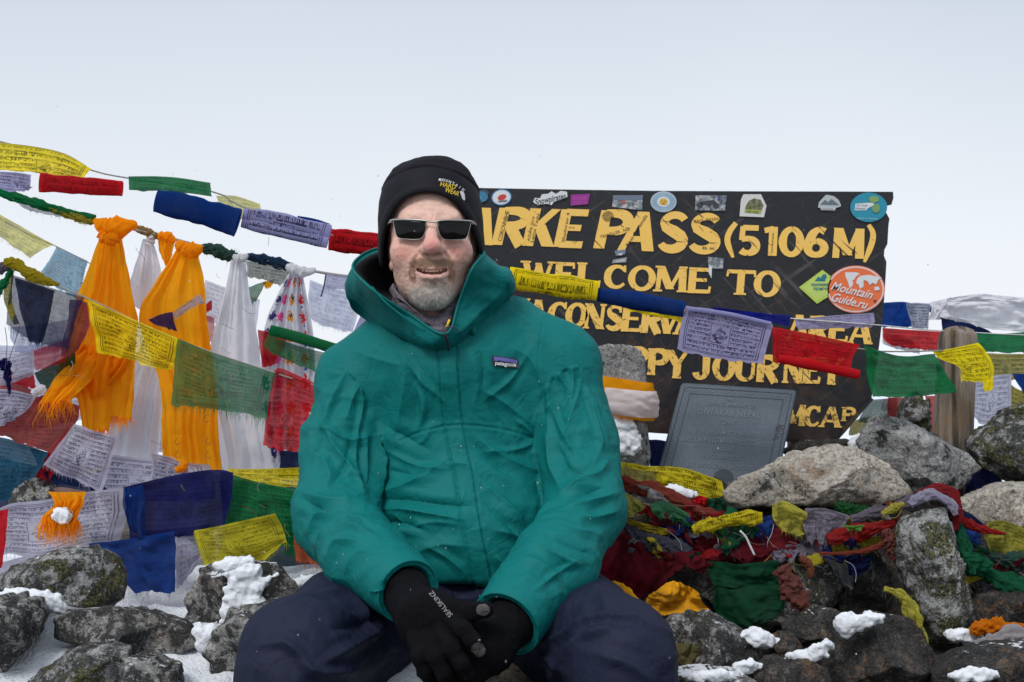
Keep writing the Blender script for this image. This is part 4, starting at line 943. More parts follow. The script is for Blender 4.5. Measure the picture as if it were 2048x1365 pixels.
BRICK = lambda s=.05, k=.5, r=13.: cloth('brick_red_cloth', (0.42, 0.055, 0.045), s, k, r)
KHATA = cloth('orange_scarf_cloth', ORG, 0, 0, trans=.56, worn=.10)
KHATAW = cloth('white_scarf_cloth', (0.82, 0.82, 0.86), .04, 0, trans=.4, worn=.15)
GREYC = cloth('grey_rag_cloth', (0.36, 0.34, 0.35), .03, 0, trans=.3)
BROWNC = cloth('red_brown_rag_cloth', (0.16, 0.055, 0.045), .0, 0, trans=.25)
GOLD = cloth('golden_fleece_cloth', (0.72, 0.34, 0.012), .0, 0, trans=.1)

FLG = 'prayer flags strung around the cairn'
def fringe(E, inward, n, length, r, droop=0.25, wid=.0004):
    """ragged threads along the 3-D edge polyline E; inward = outward direction at each point"""
    L = np.concatenate([[0], np.cumsum(np.linalg.norm(np.diff(E, axis=0), axis=1))]); s = np.sort(r.uniform(0, L[-1], n))
    B = np.stack([np.interp(s, L, E[:, i]) for i in range(3)], 1); D = np.stack([np.interp(s, L, inward[:, i]) for i in range(3)], 1)
    D += r.normal(0, .28, D.shape) * np.linalg.norm(D, axis=1, keepdims=True); D[:, 2] -= droop * r.uniform(0, 1, n)
    D /= np.linalg.norm(D, axis=1, keepdims=True) + 1e-9
    ln = length * (r.uniform(.1, 1.15, n) ** 1.3)[:, None]
    T = np.gradient(E, axis=0); T /= np.linalg.norm(T, axis=1, keepdims=True) + 1e-9
    W = np.stack([np.interp(s, L, T[:, i]) for i in range(3)], 1) * wid
    mid = B + D * ln * .55 + r.normal(0, .12, D.shape) * ln; tip = B + D * ln + np.array([0, 0, -1.0]) * ln * droop * .5
    V = np.stack([B - W, B + W, mid + W * .7, mid - W * .7, tip], 1).reshape(-1, 3)
    f = []
    for i in range(n): b = 5 * i; f += [[b, b + 1, b + 2, b + 3], [b + 3, b + 2, b + 4]]
    return V, f

def patch_grid(rows, d, nu, nv):
    R = []
    for row in rows:
        q = np.array([(p[0], p[1], p[2] if len(p) > 2 else d) for p in row], float)
        R.append(catmull(q, nu) if len(q) != 2 else catmull(q, nu))
    A = np.array(R)
    A = catmull(A, nv) if len(A) > 1 else A
    return A                                             # (nv, nu, 3) of px, py, depth

_fs = [0]; HEAP_ = 'old flags heaped over the rocks'
def flag(rows, d, mat, label, amp=.006, freq=9., crumple=0., fr='', frn=60, frl=.012, nu=30, nv=20, uvr=(0, 0, 1, 1), name='prayer_flag', cat='prayer flag', group=FLG, parent=None, sag=0.0, seed=None, pre=None):
    """a hanging cloth from rows of (pixel x, pixel y[, depth]) points, top row first"""
    if group == HEAP_: crumple = max(crumple * 1.7, .005); nu, nv = max(nu, 44), max(nv, 30); fr = fr or 'b'; frn = 26
    _fs[0] += 1; sd = _fs[0] if seed is None else seed; r = np.random.default_rng(sd)
    A = patch_grid(rows, d, nu, nv)
    G = P(A[..., 0], A[..., 1], A[..., 2])
    uu, vv = np.meshgrid(np.linspace(0, 1, nu), np.linspace(1, 0, nv))
    n = gnorm(G)
    ph = r.uniform(0, 6.28, 3)
    hang = (1 - vv) ** .7
    w = amp * hang * (np.sin(freq * uu + ph[0] + 1.2 * vv) + .6 * np.sin(freq * 1.9 * uu - 2.2 * vv + ph[1]))
    w += amp * .8 * fbm(np.stack([uu * 3, vv * 2, 0 * uu + sd], -1), 1.5, 3, sd)
    amp_ = max(amp, .004); w += amp_ * .45 * (ridged(np.stack([uu * 2.3 + .6 * vv + sd, vv * 2.0 - .5 * uu, 0 * uu], -1), 1.6, 3, sd) - .3)
    if crumple:
        Gw = G + .05 * np.stack([fbm(G + sd, 7, 2, 61), fbm(G + sd, 7, 2, 62), fbm(G + sd, 7, 2, 63)], -1)
        w += crumple * 1.15 * (ridged(Gw * [1, 1, .6] + sd * .7, 11, 3, sd) - .35) + crumple * .3 * ridged(Gw + sd, 30, 2, sd + 3)
    G = G + np.array([0, 1.0, 0]) * w[..., None] * .75 + n * w[..., None] * .35
    # ragged hem
    hem = fbm(np.stack([uu[-1] * 6, 0 * uu[-1], 0 * uu[-1] + sd], -1), 2, 3, sd) * .0025
    G[-1, :, 2] += hem
    V = G.reshape(-1, 3); f = gridf(nv, nu).tolist()
    uv = np.stack([uvr[0] + (uvr[2] - uvr[0]) * uu, uvr[1] + (uvr[3] - uvr[1]) * vv], -1).reshape(-1, 2)
    parts = [(V, f)]; uvs = [uv]
    for ch in fr:
        if ch == 'b': E, D = G[-1], G[-1] - G[-3]
        elif ch == 't': E, D = G[0], G[0] - G[2]
        elif ch == 'l': E, D = G[:, 0], G[:, 0] - G[:, 2]
        else: E, D = G[:, -1], G[:, -1] - G[:, -3]
        p = fringe(E, D, frn, frl, r); parts.append(p); uvs.append(np.full((len(p[0]), 2), (.02, .02)))
    V, f = join(parts)
    k = dict(parent=parent) if parent is not None else dict(label=label, cat=cat, group=group)
    return mesh(name, V, f, mat, uv=np.vstack(uvs), **k)

def roll(axis, rad, d, mat, label, turns=1.35, flat=.75, uvr=(0, 0, 1, 1), name='prayer_flag', loose=0.0, seed=None, tail=None, **kk):
    """a flag blown into a roll round its cord: axis pixels, radius in pixels"""
    _fs[0] += 1; sd = _fs[0]; r = np.random.default_rng(sd)
    nu, nt = 34, 34
    q = catmull(np.array([(p[0], p[1], p[2] if len(p) > 2 else d) for p in axis], float), nu)
    C = P(q[:, 0], q[:, 1], q[:, 2]); R = np.interp(np.linspace(0, 1, nu), np.linspace(0, 1, len(np.atleast_1d(rad))), np.atleast_1d(rad)) * q[:, 2] / F
    T = np.gradient(C, axis=0); T /= np.linalg.norm(T, axis=1, keepdims=True)
    A = np.tile([0, -1.0, 0], (nu, 1)); B = np.cross(T, A); B /= np.linalg.norm(B, axis=1, keepdims=True)
    th = np.linspace(-.6, turns * 2 * np.pi - .6, nt)
    sp = 1 - .16 * np.linspace(1, 0, nt)
    nz = fbm(np.stack(np.meshgrid(np.linspace(0, 4, nu), np.cos(th) * 1.0, [sd * 1.7], indexing='ij'), -1)[:, :, 0], 1.1, 3, sd)
    rr = R[:, None] * sp[None] * (1 + .13 * nz)
    V = C[:, None] + rr[..., None] * (np.sin(th)[None, :, None] * B[:, None] * -1 + flat * np.cos(th)[None, :, None] * A[:, None])
    uu, vv = np.meshgrid(np.linspace(0, 1, nu), np.linspace(1, 0, nt), indexing='ij')
    uv = np.stack([uvr[0] + (uvr[2] - uvr[0]) * uu, uvr[1] + (uvr[3] - uvr[1]) * vv], -1)
    return mesh(name, V.reshape(-1, 3), gridf(nu, nt).tolist(), mat, uv=uv.reshape(-1, 2), label=label, cat='prayer flag', group=FLG)

def drape(left, right, d, mat, label, folds=3, amp=.012, crumple=.002, name='ceremonial_scarf', fr=0, frl=.03, parent=None, nu=72, nv=70, cat='scarf', group='ceremonial scarves tied to the cord', seed=None, depth=None, knot=None, top=.25):
    """a long scarf between a left and a right pixel edge, gathered into pleats"""
    _fs[0] += 1; sd = _fs[0] if seed is None else seed; r = np.random.default_rng(sd)
    Lc, Rc = catmull(np.array(left, float), nv), catmull(np.array(right, float), nv)
    uu, vv = np.meshgrid(np.linspace(0, 1, nu), np.linspace(0, 1, nv))
    wob = .02 * np.sin(vv * 7 + uu * 5 + sd)
    X = Lc[:, None, :] * (1 - (uu + wob * uu * (1 - uu) * 3))[..., None] + Rc[:, None, :] * (uu + wob * uu * (1 - uu) * 3)[..., None]
    dd = d if depth is None else np.interp(vv, np.linspace(0, 1, len(depth)), depth)
    G = P(X[..., 0], X[..., 1], dd)
    ph = r.uniform(0, 6.28, 4)
    ua = uu + .05 * fbm(np.stack([uu * 2, vv * 3, 0 * uu + sd], -1), 1.2, 3, sd)
    fold = 1 - 2 * np.abs(np.sin(np.pi * folds * ua + ph[0] + .5 * np.sin(2.2 * vv + ph[1])))
    fold = fold + .55 * (1 - 2 * np.abs(np.sin(np.pi * folds * 2.3 * ua + ph[2] + 1.3 * vv))) + .3 * np.cos(2 * np.pi * folds * 3.1 * ua + ph[3] - 2 * vv)
    env = (top + (1 - top) * np.minimum(1, vv * 2.2)) * (1 - .25 * vv)
    G[..., 1] += amp * env * fold + amp * .5 * (1 - 4 * (uu - .5) ** 2) * -1
    G[..., 1] += crumple * 3.0 * ridged(G * [1, 1, .8] + sd, 11, 3, sd) + crumple * fbm(G + sd, 40, 2, sd)
    parts = [(G.reshape(-1, 3), gridf(nv, nu).tolist())]
    if fr:
        p = fringe(G[-1], np.tile([0, -.05, -1.0], (nu, 1)), fr, frl, r, .15, .0010); parts.append(p)
        p = fringe(G[-1] + [0, -.002, 0], np.tile([-.15, -.05, -1.0], (nu, 1)), fr, frl, r, .15, .0010); parts.append(p)
    V, f = join(parts); uv = np.zeros((len(V), 2)); uv[:nu * nv] = np.stack([uu, 1 - vv], -1).reshape(-1, 2)
    k = dict(parent=parent) if parent is not None else dict(label=label, cat=cat, group=group)
    return mesh(name, V, f, mat, uv=uv, **k)

def rope(pts, rad, d, mat, label=None, ridges=5, twist=6., amp=.25, name='cloth_rope', parent=None, n=44, m=80, cat='rag', group='twisted rags on the cairn', fuzz=0, seed=None, flat=.8, uvr=(0, 0, 1, 1)):
    """cloth twisted or bunched into a rope: pixel path, pixel radius"""
    _fs[0] += 1; sd = _fs[0] if seed is None else seed; r = np.random.default_rng(sd)
    q = catmull(np.array([(p[0], p[1], p[2] if len(p) > 2 else d) for p in pts], float), m)
    C = P(q[:, 0], q[:, 1], q[:, 2])
    R = catmull(np.atleast_1d(np.array(rad, float))[:, None], m)[:, 0] if np.size(rad) > 1 else np.full(m, float(rad)); R = R * q[:, 2] / F
    T = np.gradient(C, axis=0); T /= np.linalg.norm(T, axis=1, keepdims=True) + 1e-12
    A = np.tile([0.05, -1.0, 0.03], (m, 1)); B = np.cross(T, A); B /= np.linalg.norm(B, axis=1, keepdims=True); A = np.cross(B, T)
    th = np.linspace(0, 2 * np.pi, n, endpoint=False); s = np.linspace(0, 1, m)
    tt, ss = np.meshgrid(th, s)
    rr = 1 + amp * (np.abs(np.sin(ridges * .5 * (tt + twist * ss) + sd)) - .5) * 1.3
    rr += amp * .8 * (.5 - np.abs(np.sin(ridges * .85 * (tt - twist * .7 * ss) + 2 * sd + 1.5 * fbm(np.stack([np.cos(tt), np.sin(tt), ss * 6 + sd], -1), 1, 2, sd))))
    rr *= (1 + .22 * fbm(np.stack([ss * 7, 0 * ss + sd, 0 * ss], -1), 1, 2, sd))
    rr += amp * 1.0 * fbm(np.stack([np.cos(tt) * 1.5, np.sin(tt) * 1.5, ss * 9 + sd], -1), 1.3, 3, sd)
    V = C[:, None] + (R[:, None] * rr)[..., None] * (np.cos(tt)[..., None] * B[:, None] + flat * np.sin(tt)[..., None] * A[:, None])
    parts = [(V.reshape(-1, 3), gridf(m, n, cu=True).tolist() + [list(range(n))[::-1], list(range((m - 1) * n, m * n))])]
    uv0 = np.stack([uvr[0] + (uvr[2] - uvr[0]) * ss, uvr[1] + (uvr[3] - uvr[1]) * tt / 6.283], -1).reshape(-1, 2)
    if fuzz:
        fuzz = fuzz // 2
        idx = r.integers(0, m * n, fuzz); b = V.reshape(-1, 3)[idx]; dr = b - C[idx // n]; dr /= np.linalg.norm(dr, axis=1, keepdims=True) + 1e-9
        dr = dr + r.normal(0, .7, dr.shape); ln = r.uniform(.002, .012, (fuzz, 1)) ; w = r.normal(0, 1, dr.shape) * .0002
        tip = b + dr * ln; tip[:, 2] -= ln[:, 0] * .4
        FV = np.stack([b - w, b + w, tip], 1).reshape(-1, 3); parts.append((FV, np.arange(3 * fuzz).reshape(-1, 3).tolist()))
    V, f = join(parts); uv = np.full((len(V), 2), .02); uv[:m * n] = uv0
    k = dict(parent=parent) if parent is not None else dict(label=label, cat=cat, group=group)
    return mesh(name, V, f, mat, uv=uv, **k)

M['cord'] = plain('grey_twine', (0.30, 0.28, 0.25), .8)
M['cordw'] = plain('white_twine', (0.62, 0.62, 0.62), .8)
M['cordd'] = plain('dark_thread', (0.05, 0.05, 0.09), .8)
def cord(pts, d, label, r=.0016, mat='cord', name='cord'):
    q = np.array([(p[0], p[1], p[2] if len(p) > 2 else d) for p in pts], float)
    V, f = tube(P(q[:, 0], q[:, 1], q[:, 2]), r, 6, res=40)
    return mesh(name, V, f, M[mat], label=label, cat='cord', group='cords carrying the flags')
# ================================================================== LEFT: the upper strings
cord([(-60, 268, 2.85), (60, 300, 2.85), (180, 340, 2.84), (245, 355, 2.83), (430, 385, 2.84), (480, 412, 2.84), (660, 470, 2.86), (770, 490, 2.9), (1000, 545, 2.9), (1200, 580, 2.86), (1365, 615, 2.86), (1540, 655, 2.88), (1725, 700, 2.90), (1870, 702, 2.97), (1930, 700, 3.04)], 2.85, 'long grey cord running from the upper left behind the head to the wooden post')
flag([[(-40, 282), (60, 292), (130, 308), (182, 338)], [(-40, 318), (60, 325), (120, 335), (170, 352)], [(-40, 340), (60, 346), (110, 354), (166, 362)]], 2.82, Y_(.05, .8, 7.), 'yellow printed flag at the upper left edge, topmost of all flags', amp=.004, uvr=(0, .2, 1, .95))
flag([[(-20, 343), (30, 345), (62, 350)], [(-20, 360), (30, 366), (62, 372)], [(-20, 377), (40, 383), (66, 376)]], 2.78, L_(.03, .9, 6.), 'lavender folded flag at the left edge under the topmost yellow flag', amp=.004, nv=16)
roll([(80, 366), (160, 372), (245, 378)], [20, 18, 17], 2.79, R_(.03, .5, 10.), 'red flag rolled tight beside the topmost yellow flag', flat=.4)
flag([[(257, 353), (340, 354), (421, 366)], [(257, 372), (340, 376), (422, 388)], [(259, 382), (340, 384), (424, 394)]], 2.80, G_(.05, .5, 6.), 'dark green folded flag between the rolled red flag and the blue roll', amp=.003, nv=14)
roll([(312, 402), (390, 420), (476, 446)], [24, 27, 29], 2.78, B_f(.0, .12, 9.), 'thick blue flag rolled on the upper cord', flat=.55, turns=1.3)
flag([[(432, 392), (470, 392), (520, 408)], [(440, 410), (480, 420), (520, 420)], [(462, 440), (482, 440), (500, 430)]], 2.88, LEMON(.3, .5, 6.), 'scrap of pale yellow cloth behind the blue roll', amp=.004, fr='tb', frl=.016, frn=26)
roll([(487, 430), (570, 445), (660, 468)], [15, 17, 16], 2.80, L_(.0, .9, 7.), 'lavender rolled flag on the upper cord, upper of the pair', uvr=(0, .1, 1, .9), flat=.6)
roll([(484, 447), (560, 465), (655, 487)], [10, 12, 10], 2.79, L_(.0, .9, 4.), 'lavender rolled hem hanging just below its upper twin', flat=.8)
flag([[(595, 432), (630, 438), (660, 448)], [(597, 445), (630, 450), (660, 458)]], 2.86, B_f(.0, 0), 'thin blue edge showing above the lavender roll', nv=6, amp=.001)
roll([(659, 480), (720, 487), (800, 497)], [24, 25, 24], 2.87, R_(.0, .8, 8.), 'red rolled flag running behind the black cap', flat=.5)

# ---- the old cord wrapped in rags with the scarves
rope([(-30, 378), (40, 398), (100, 415), (190, 438)], [7, 9, 8, 6], 3.06, G_(.05, 0), 'faded green rag twisted on the old cord at the left edge', fuzz=120, group='rags twisted on the old cord')
flag([[(30, 402), (80, 412), (130, 424)], [(45, 415), (85, 424), (130, 432)], [(60, 422), (90, 428), (125, 434)]], 3.07, cloth('grey_gauze', (.33, .36, .40), .35, 0), 'grey gauze hanging under the green rag on the old cord', amp=.004, fr='b', frn=30, nv=10, name='rag', cat='rag', group='rags twisted on the old cord')
rope([(100, 417), (140, 430), (180, 442), (195, 441)], [5, 7, 6, 4], 3.06, OLIVE(.05, 0), 'dull yellow rag knotted on the cord left of the orange scarf', fuzz=90, group='rags twisted on the old cord')
flag([[(130, 430), (160, 436), (184, 440)], [(148, 440), (165, 446), (180, 446)], [(150, 443), (165, 449), (175, 448)]], 3.07, LEMON(.2, 0), 'cream scrap dangling beside the big orange scarf', nv=8, fr='b', frn=16, name='rag', cat='rag', group='rags twisted on the old cord')
rope([(262, 452), (285, 462), (305, 470), (318, 474)], [6, 8, 7, 5], 3.08, cloth('tan_rag', (.40, .27, .10), .05, 0), 'tan rag on the cord right of the big orange scarf', fuzz=80, group='rags twisted on the old cord')
rope([(402, 496), (430, 502), (460, 511), (474, 514)], [6, 12, 10, 6], 3.09, cloth('grey_green_rag', (.05, .11, .09), .05, 0), 'dark green rag with frayed threads on the old cord', fuzz=260, group='rags twisted on the old cord')
rope([(494, 513), (530, 520), (570, 531), (592, 538)], [6, 10, 9, 5], 3.08, cloth('navy_rag', (.025, .06, .13), .02, 0), 'navy rag bunched on the cord by the printed scarf', fuzz=40, group='rags twisted on the old cord')
cord([(-60, 372, 3.07), (190, 440, 3.07), (330, 474, 3.08), (480, 512, 3.09), (640, 545, 3.08), (760, 560, 3.05)], 3.07, 'old cord hung with rags and orange scarves', r=.003)

def knot(parent, pts, rad, d, mat, **k): return rope(pts, rad, d, mat, name='knot', parent=parent, ridges=4, twist=2., amp=.13, **k)
s1 = drape([(200, 478), (172, 555), (148, 620), (122, 720), (92, 790)], [(244, 478), (262, 560), (276, 640), (262, 720), (208, 800)], 3.04, KHATA, 'large orange scarf with three fringed tails tied near the left end of the old cord', folds=3, amp=.020, fr=0, depth=[3.04, 3.03, 3.02, 3.02])
s1c = drape([(150, 690), (118, 740), (74, 806)], [(215, 700), (180, 760), (142, 800)], 3.02, KHATA, None, name='tail', parent=s1, folds=2, amp=.012, fr=90, frl=.05, depth=[3.02, 2.90])
drape([(146, 690), (150, 760), (168, 862)], [(226, 690), (222, 770), (216, 858)], 3.0, KHATA, None, name='tail', parent=s1, folds=1.5, amp=.012, fr=110, frl=.04, depth=[3.01, 2.99])
drape([(214, 690), (216, 760), (216, 832)], [(274, 650), (272, 740), (266, 836)], 3.02, KHATA, None, name='tail', parent=s1, folds=1.2, amp=.012, fr=80, frl=.03)
knot(s1, [(188, 440), (208, 452), (232, 456), (262, 452), (270, 459)], [5, 19, 22, 12, 4], 3.01, KHATA)
knot(s1, [(198, 468), (215, 478), (238, 476)], [9, 13, 9], 3.00, KHATA)
s2 = drape([(286, 478), (268, 540), (258, 600), (300, 650), (236, 800), (200, 980)], [(306, 480), (322, 540), (326, 600), (340, 680), (330, 800), (312, 975)], 3.10, KHATAW, 'long white scarf hanging behind the two orange scarves', folds=2, amp=.014)
knot(s2, [(296, 468), (302, 478), (298, 490)], [5, 8, 7], 3.08, KHATAW)
s3 = drape([(352, 498), (308, 570), (278, 640), (318, 760), (322, 850), (326, 925)], [(392, 498), (408, 560), (416, 640), (434, 760), (440, 850), (448, 945)], 3.05, KHATA, 'second orange scarf with faint scroll pattern right of the large one', folds=2.6, amp=.016, crumple=.002)
knot(s3, [(352, 486), (370, 498), (390, 500), (404, 492)], [6, 15, 13, 4], 3.03, KHATA)
drape([(316, 470), (318, 500), (330, 532)], [(348, 474), (344, 505), (338, 532)], 3.07, KHATA, None, name='loop', parent=s3, folds=1.5, amp=.01)
knot(s3, [(316, 472), (335, 474), (350, 484)], [6, 9, 5], 3.06, KHATA)
scm = plain('faint_scroll_print', (0.62, 0.22, 0.015), .8)
for (cx, cy) in [(357, 885), (418, 885), (357, 912), (418, 912), (414, 840)]:
    a = np.linspace(0, 4.6, 22); rr_ = np.linspace(2, 8, 22)
    q = np.stack([cx + rr_ * np.cos(a), cy + rr_ * np.sin(a) * 1.2], 1)
    V, f = tube(P(q[:, 0], q[:, 1], 3.005), .0011, 5); mesh('scroll_print', V, f, scm, parent=s3)
s4 = drape([(463, 520), (446, 600), (424, 680), (420, 760), (446, 850), (462, 945)], [(490, 520), (498, 590), (514, 680), (522, 760), (548, 850), (566, 940)], 3.08, KHATAW, 'plain white scarf tied to the cord between the orange and printed scarves', folds=1.6, amp=.014)
knot(s4, [(466, 512), (480, 518), (496, 510)], [4, 9, 4], 3.06, KHATAW)
def motif_mat():
    t = NT('printed_white_scarf_cloth'); uv = t.uv(); s = t.n('SeparateXYZ', {0: uv}, out=None); u, v = s.outputs[0], s.outputs[1]
    vr = t.math('MULTIPLY', v, 9.0); fr = t.math('FRACT', vr); fl = t.math('FLOOR', vr)
    c = (.66, .66, .72)
    nz = t.noise(t.mapv(uv, (9, 26, 1)), 2.2, 3, .6)
    def blob(u0, v0, a, b, th):
        d = t.math('ADD', t.math('POWER', t.math('MULTIPLY', t.math('SUBTRACT', u, u0), a), 2.0), t.math('POWER', t.math('MULTIPLY', t.math('SUBTRACT', fr, v0), b), 2.0))
        return t.math('GREATER_THAN', t.math('SUBTRACT', nz, d), th)
    for u0, colr in ((.12, (.05, .04, .16)), (.3, (.75, .10, .30)), (.55, (.70, .28, .03)), (.80, (.70, .03, .05))):
        c = t.mix(blob(u0, .5, 5.5, 1.3, .36), c, colr)
    c = t.mix(blob(.80, .05, 9., 4., .38), c, (.03, .10, .35))
    c = t.mix(t.math('MULTIPLY', blob(.55, .6, 8., 2.5, .40), 1.0), c, (.03, .05, .12))
    d = t.n('BsdfDiffuse', {'Color': c}); tr = t.n('BsdfTranslucent', {'Color': c})
    return t.done(t.n('MixShader', {0: .35, 1: d, 2: tr}))
s5 = drape([(576, 548), (545, 610), (526, 670), (520, 760), (528, 850), (545, 925)], [(606, 548), (618, 610), (630, 680), (634, 760), (632, 850), (612, 920)], 3.07, motif_mat(), 'white scarf printed with red, orange and blue emblems', folds=2.4, amp=.016)
knot(s5, [(572, 533), (592, 540), (612, 545), (632, 540)], [5, 10, 9, 4], 3.05, KHATAW)
flag([[(492, 522), (540, 528), (588, 540)], [(495, 545), (530, 552), (575, 560)], [(486, 552), (525, 560), (560, 572)]], 3.10, cloth('blue_yellow_faded_cloth', (.33, .36, .30), .2, .8, 7.), 'faded printed flag under the navy rag with yellow edges', amp=.006, nv=14)
flag([[(496, 575), (515, 568), (532, 562)], [(500, 595), (512, 590), (525, 580)], [(504, 612), (508, 606), (514, 600)]], 3.11, G_(.25, 0), 'small green scrap between the white and printed scarves', nv=10)
flag([[(526, 565), (536, 562), (548, 560)], [(530, 578), (538, 578), (545, 572)]], 3.11, KHATA, 'tiny orange scrap beside the green scrap', nv=6, amp=.002, name='rag', cat='rag', group='rags twisted on the old cord')
flag([[(652, 548), (690, 552), (760, 560)], [(650, 565), (690, 572), (760, 580)], [(648, 575), (690, 580), (760, 590)]], 3.06, L_(.3, .4, 6.), 'small faded lavender flag next to the jacket hood', fr='b', frn=70, nv=12)
V, f = tube(P([652, 648, 642], [548, 572, 594], 3.05), .0016, 6, res=10); mesh('loose_thread', V, f, M['cordd'], label='dark loose thread beside the small lavender flag', cat='thread')

# ---- thin strings behind, left edge
cord([(-40, 415, 3.2), (60, 470, 3.2), (110, 492, 3.2), (170, 522, 3.2), (240, 560, 3.2)], 3.2, 'thin cord carrying the lemon and sky-blue flags', r=.0012)
flag([[(-30, 412), (40, 452), (108, 490)], [(-30, 440), (30, 470), (86, 500)], [(-30, 450), (20, 490), (60, 516)]], 3.2, LEMON(.25, .4, 7.), 'pale lemon gauze flag at the left edge', fr='b', frn=50)
flag([[(112, 493), (140, 506), (175, 522)], [(96, 525), (128, 545), (165, 565)], [(78, 548), (120, 580), (160, 602)]], 3.2, SKY(.3, .5, 14.), 'faded sky-blue gauze flag left of the large orange scarf', uvr=(0, 0, .7, 1))

# ---- the third string in front: twisted yellow, navy, yellow, green, red
cord([(-40, 508, 2.86), (30, 540, 2.86), (170, 595, 2.86), (355, 680, 2.86), (545, 745, 2.86), (640, 775, 2.86)], 2.86, 'cord sloping down across the scarves to the jacket sleeve', r=.0016)
rope([(8, 524), (30, 528), (60, 548), (90, 562), (118, 570)], [7, 10, 11, 8, 3], 2.84, cloth('mustard_rag', (.45, .36, .02), .0, 0), 'mustard rag twisted on the sloping cord at the left edge', fuzz=60, ridges=4, twist=9)
rope([(-30, 540), (0, 536), (22, 534)], [14, 12, 5], 2.86, cloth('dusty_lilac_rag', (.20, .17, .22), .1, 0), 'dusty lilac rag at the left edge behind the mustard rag', fuzz=50)
rope([(-20, 600), (5, 570), (24, 540)], [9, 7, 4], 2.86, G_(.1, 0), 'green rag hanging from the left end of the sloping cord', fuzz=30)
drape([(16, 540), (6, 590), (28, 650)], [(26, 545), (24, 590), (40, 648)], 2.88, OLIVE(.1, .4), 'dull yellow strip behind the navy flag', folds=1, amp=.004, name='prayer_flag', cat='prayer flag', group=FLG)
flag([[(26, 550), (90, 572), (168, 596)], [(14, 600), (70, 630), (150, 650)], [(6, 648), (60, 680), (140, 700)]], 2.87, N_(.36, .2, 12.), 'sheer navy flag hanging on the sloping cord', fr='b', frn=120, frl=.018, amp=.008, uvr=(0, 0, .95, 1))
flag([[(30, 556), (70, 568), (110, 582)], [(38, 610), (70, 622), (100, 620)], [(62, 682), (74, 690), (84, 686)]], 2.865, N_(.12, .3, 12.), 'dark doubled fold in front of the sheer navy flag', fr='b', frn=40, amp=.008)
flag([[(140, 600), (155, 600), (176, 606)], [(132, 660), (150, 665), (178, 655)], [(122, 712), (140, 715), (160, 690)]], 2.88, cloth('wine_gauze', (.28, .04, .09), .25, .3), 'wine red gauze strip over the large orange scarf', amp=.006)
flag([[(170, 597), (255, 634), (362, 680)], [(188, 650), (262, 680), (352, 720)], [(200, 706), (262, 722), (340, 742)]], 2.85, Y_(.30, .85, 11.), 'sheer yellow flag with horse emblem between navy and green flags', amp=.010, fr='b', frn=30, frl=.006)
flag([[(356, 677), (440, 712), (552, 748)], [(346, 740), (430, 775), (540, 790)], [(340, 812), (430, 818), (534, 838)]], 2.85, G_(.32, .55, 14.), 'sheer green flag with fringed hem next to the yellow flag', amp=.009, fr='b', frn=170, frl=.022)
flag([[(548, 742), (566, 738), (640, 772)], [(536, 810), (570, 815), (640, 830)], [(526, 892), (570, 902), (640, 910)]], 2.86, R_(.22, .55, 14.), 'sheer red flag partly hidden by the green sleeve', amp=.009)
roll([(540, 660), (600, 676), (690, 704)], [11, 12, 12], 2.90, G_(.08, 0), 'green flag rolled on a cord beside the sleeve', flat=.8, turns=1.1)
flag([[(535, 668), (590, 690), (660, 708)], [(528, 690), (580, 715), (650, 735)], [(545, 708), (590, 728), (650, 752)]], 2.92, G_(.3, .5, 10.), 'green gauze hanging under the green roll', amp=.005, fr='l', frn=30)
flag([[(515, 660), (540, 664), (575, 668)], [(518, 690), (540, 700), (570, 690)], [(526, 735), (545, 730), (565, 700)]], 3.04, R_(.1, .3), 'red scrap in front of the printed scarf', amp=.005)
flag([[(296, 640), (325, 628), (345, 624)], [(310, 650), (335, 645), (350, 650)], [(330, 655), (340, 660), (354, 662)]], 3.02, PURPLE(.05, .2), 'small purple scrap on the second orange scarf', amp=.003, nv=10)
flag([[(345, 626), (375, 605), (398, 588)], [(350, 640), (380, 618), (410, 604)]], 3.02, PALE(.25, .4, 3.), 'narrow pale strip slanting over the second orange scarf', amp=.002, nv=6)
flag([[(408, 612), (418, 604), (424, 600)], [(412, 625), (418, 622), (424, 618)]], 3.10, R_(.05, 0), 'tiny red corner left of the plain white scarf', nv=6, amp=.001)
flag([[(404, 630), (418, 632), (428, 636)], [(408, 670), (418, 680), (428, 690)]], 3.11, R_(.35, .3), 'red gauze behind the plain white scarf', nv=8)
flag([[(760, 605), (740, 615), (722, 630)], [(745, 640), (722, 650), (706, 665)], [(740, 690), (715, 690), (694, 690)]][::1], 3.0, L_(.1, .3), 'lavender flag peeping out behind the left shoulder', amp=.003)

# ---- loose threads
for i, (pts, l) in enumerate([([(10, 655), (14, 690), (10, 740)], 'thin dark thread hanging at the left edge'), ([(40, 650), (28, 690), (14, 730)], 'curved dark thread at the left edge'), ([(100, 640), (112, 660), (118, 690)], 'fine thread across the sheer navy flag')]):
    cord(pts, 2.83, l, r=.0007, mat='cordd', name='thread')
rope([(2, 722), (12, 735), (16, 760), (20, 790)], [9, 8, 4, 1], 2.84, cloth('dark_blue_threads', (.02, .02, .12), 0, 0), 'tangle of dark blue threads at the left edge', fuzz=300, amp=.5)

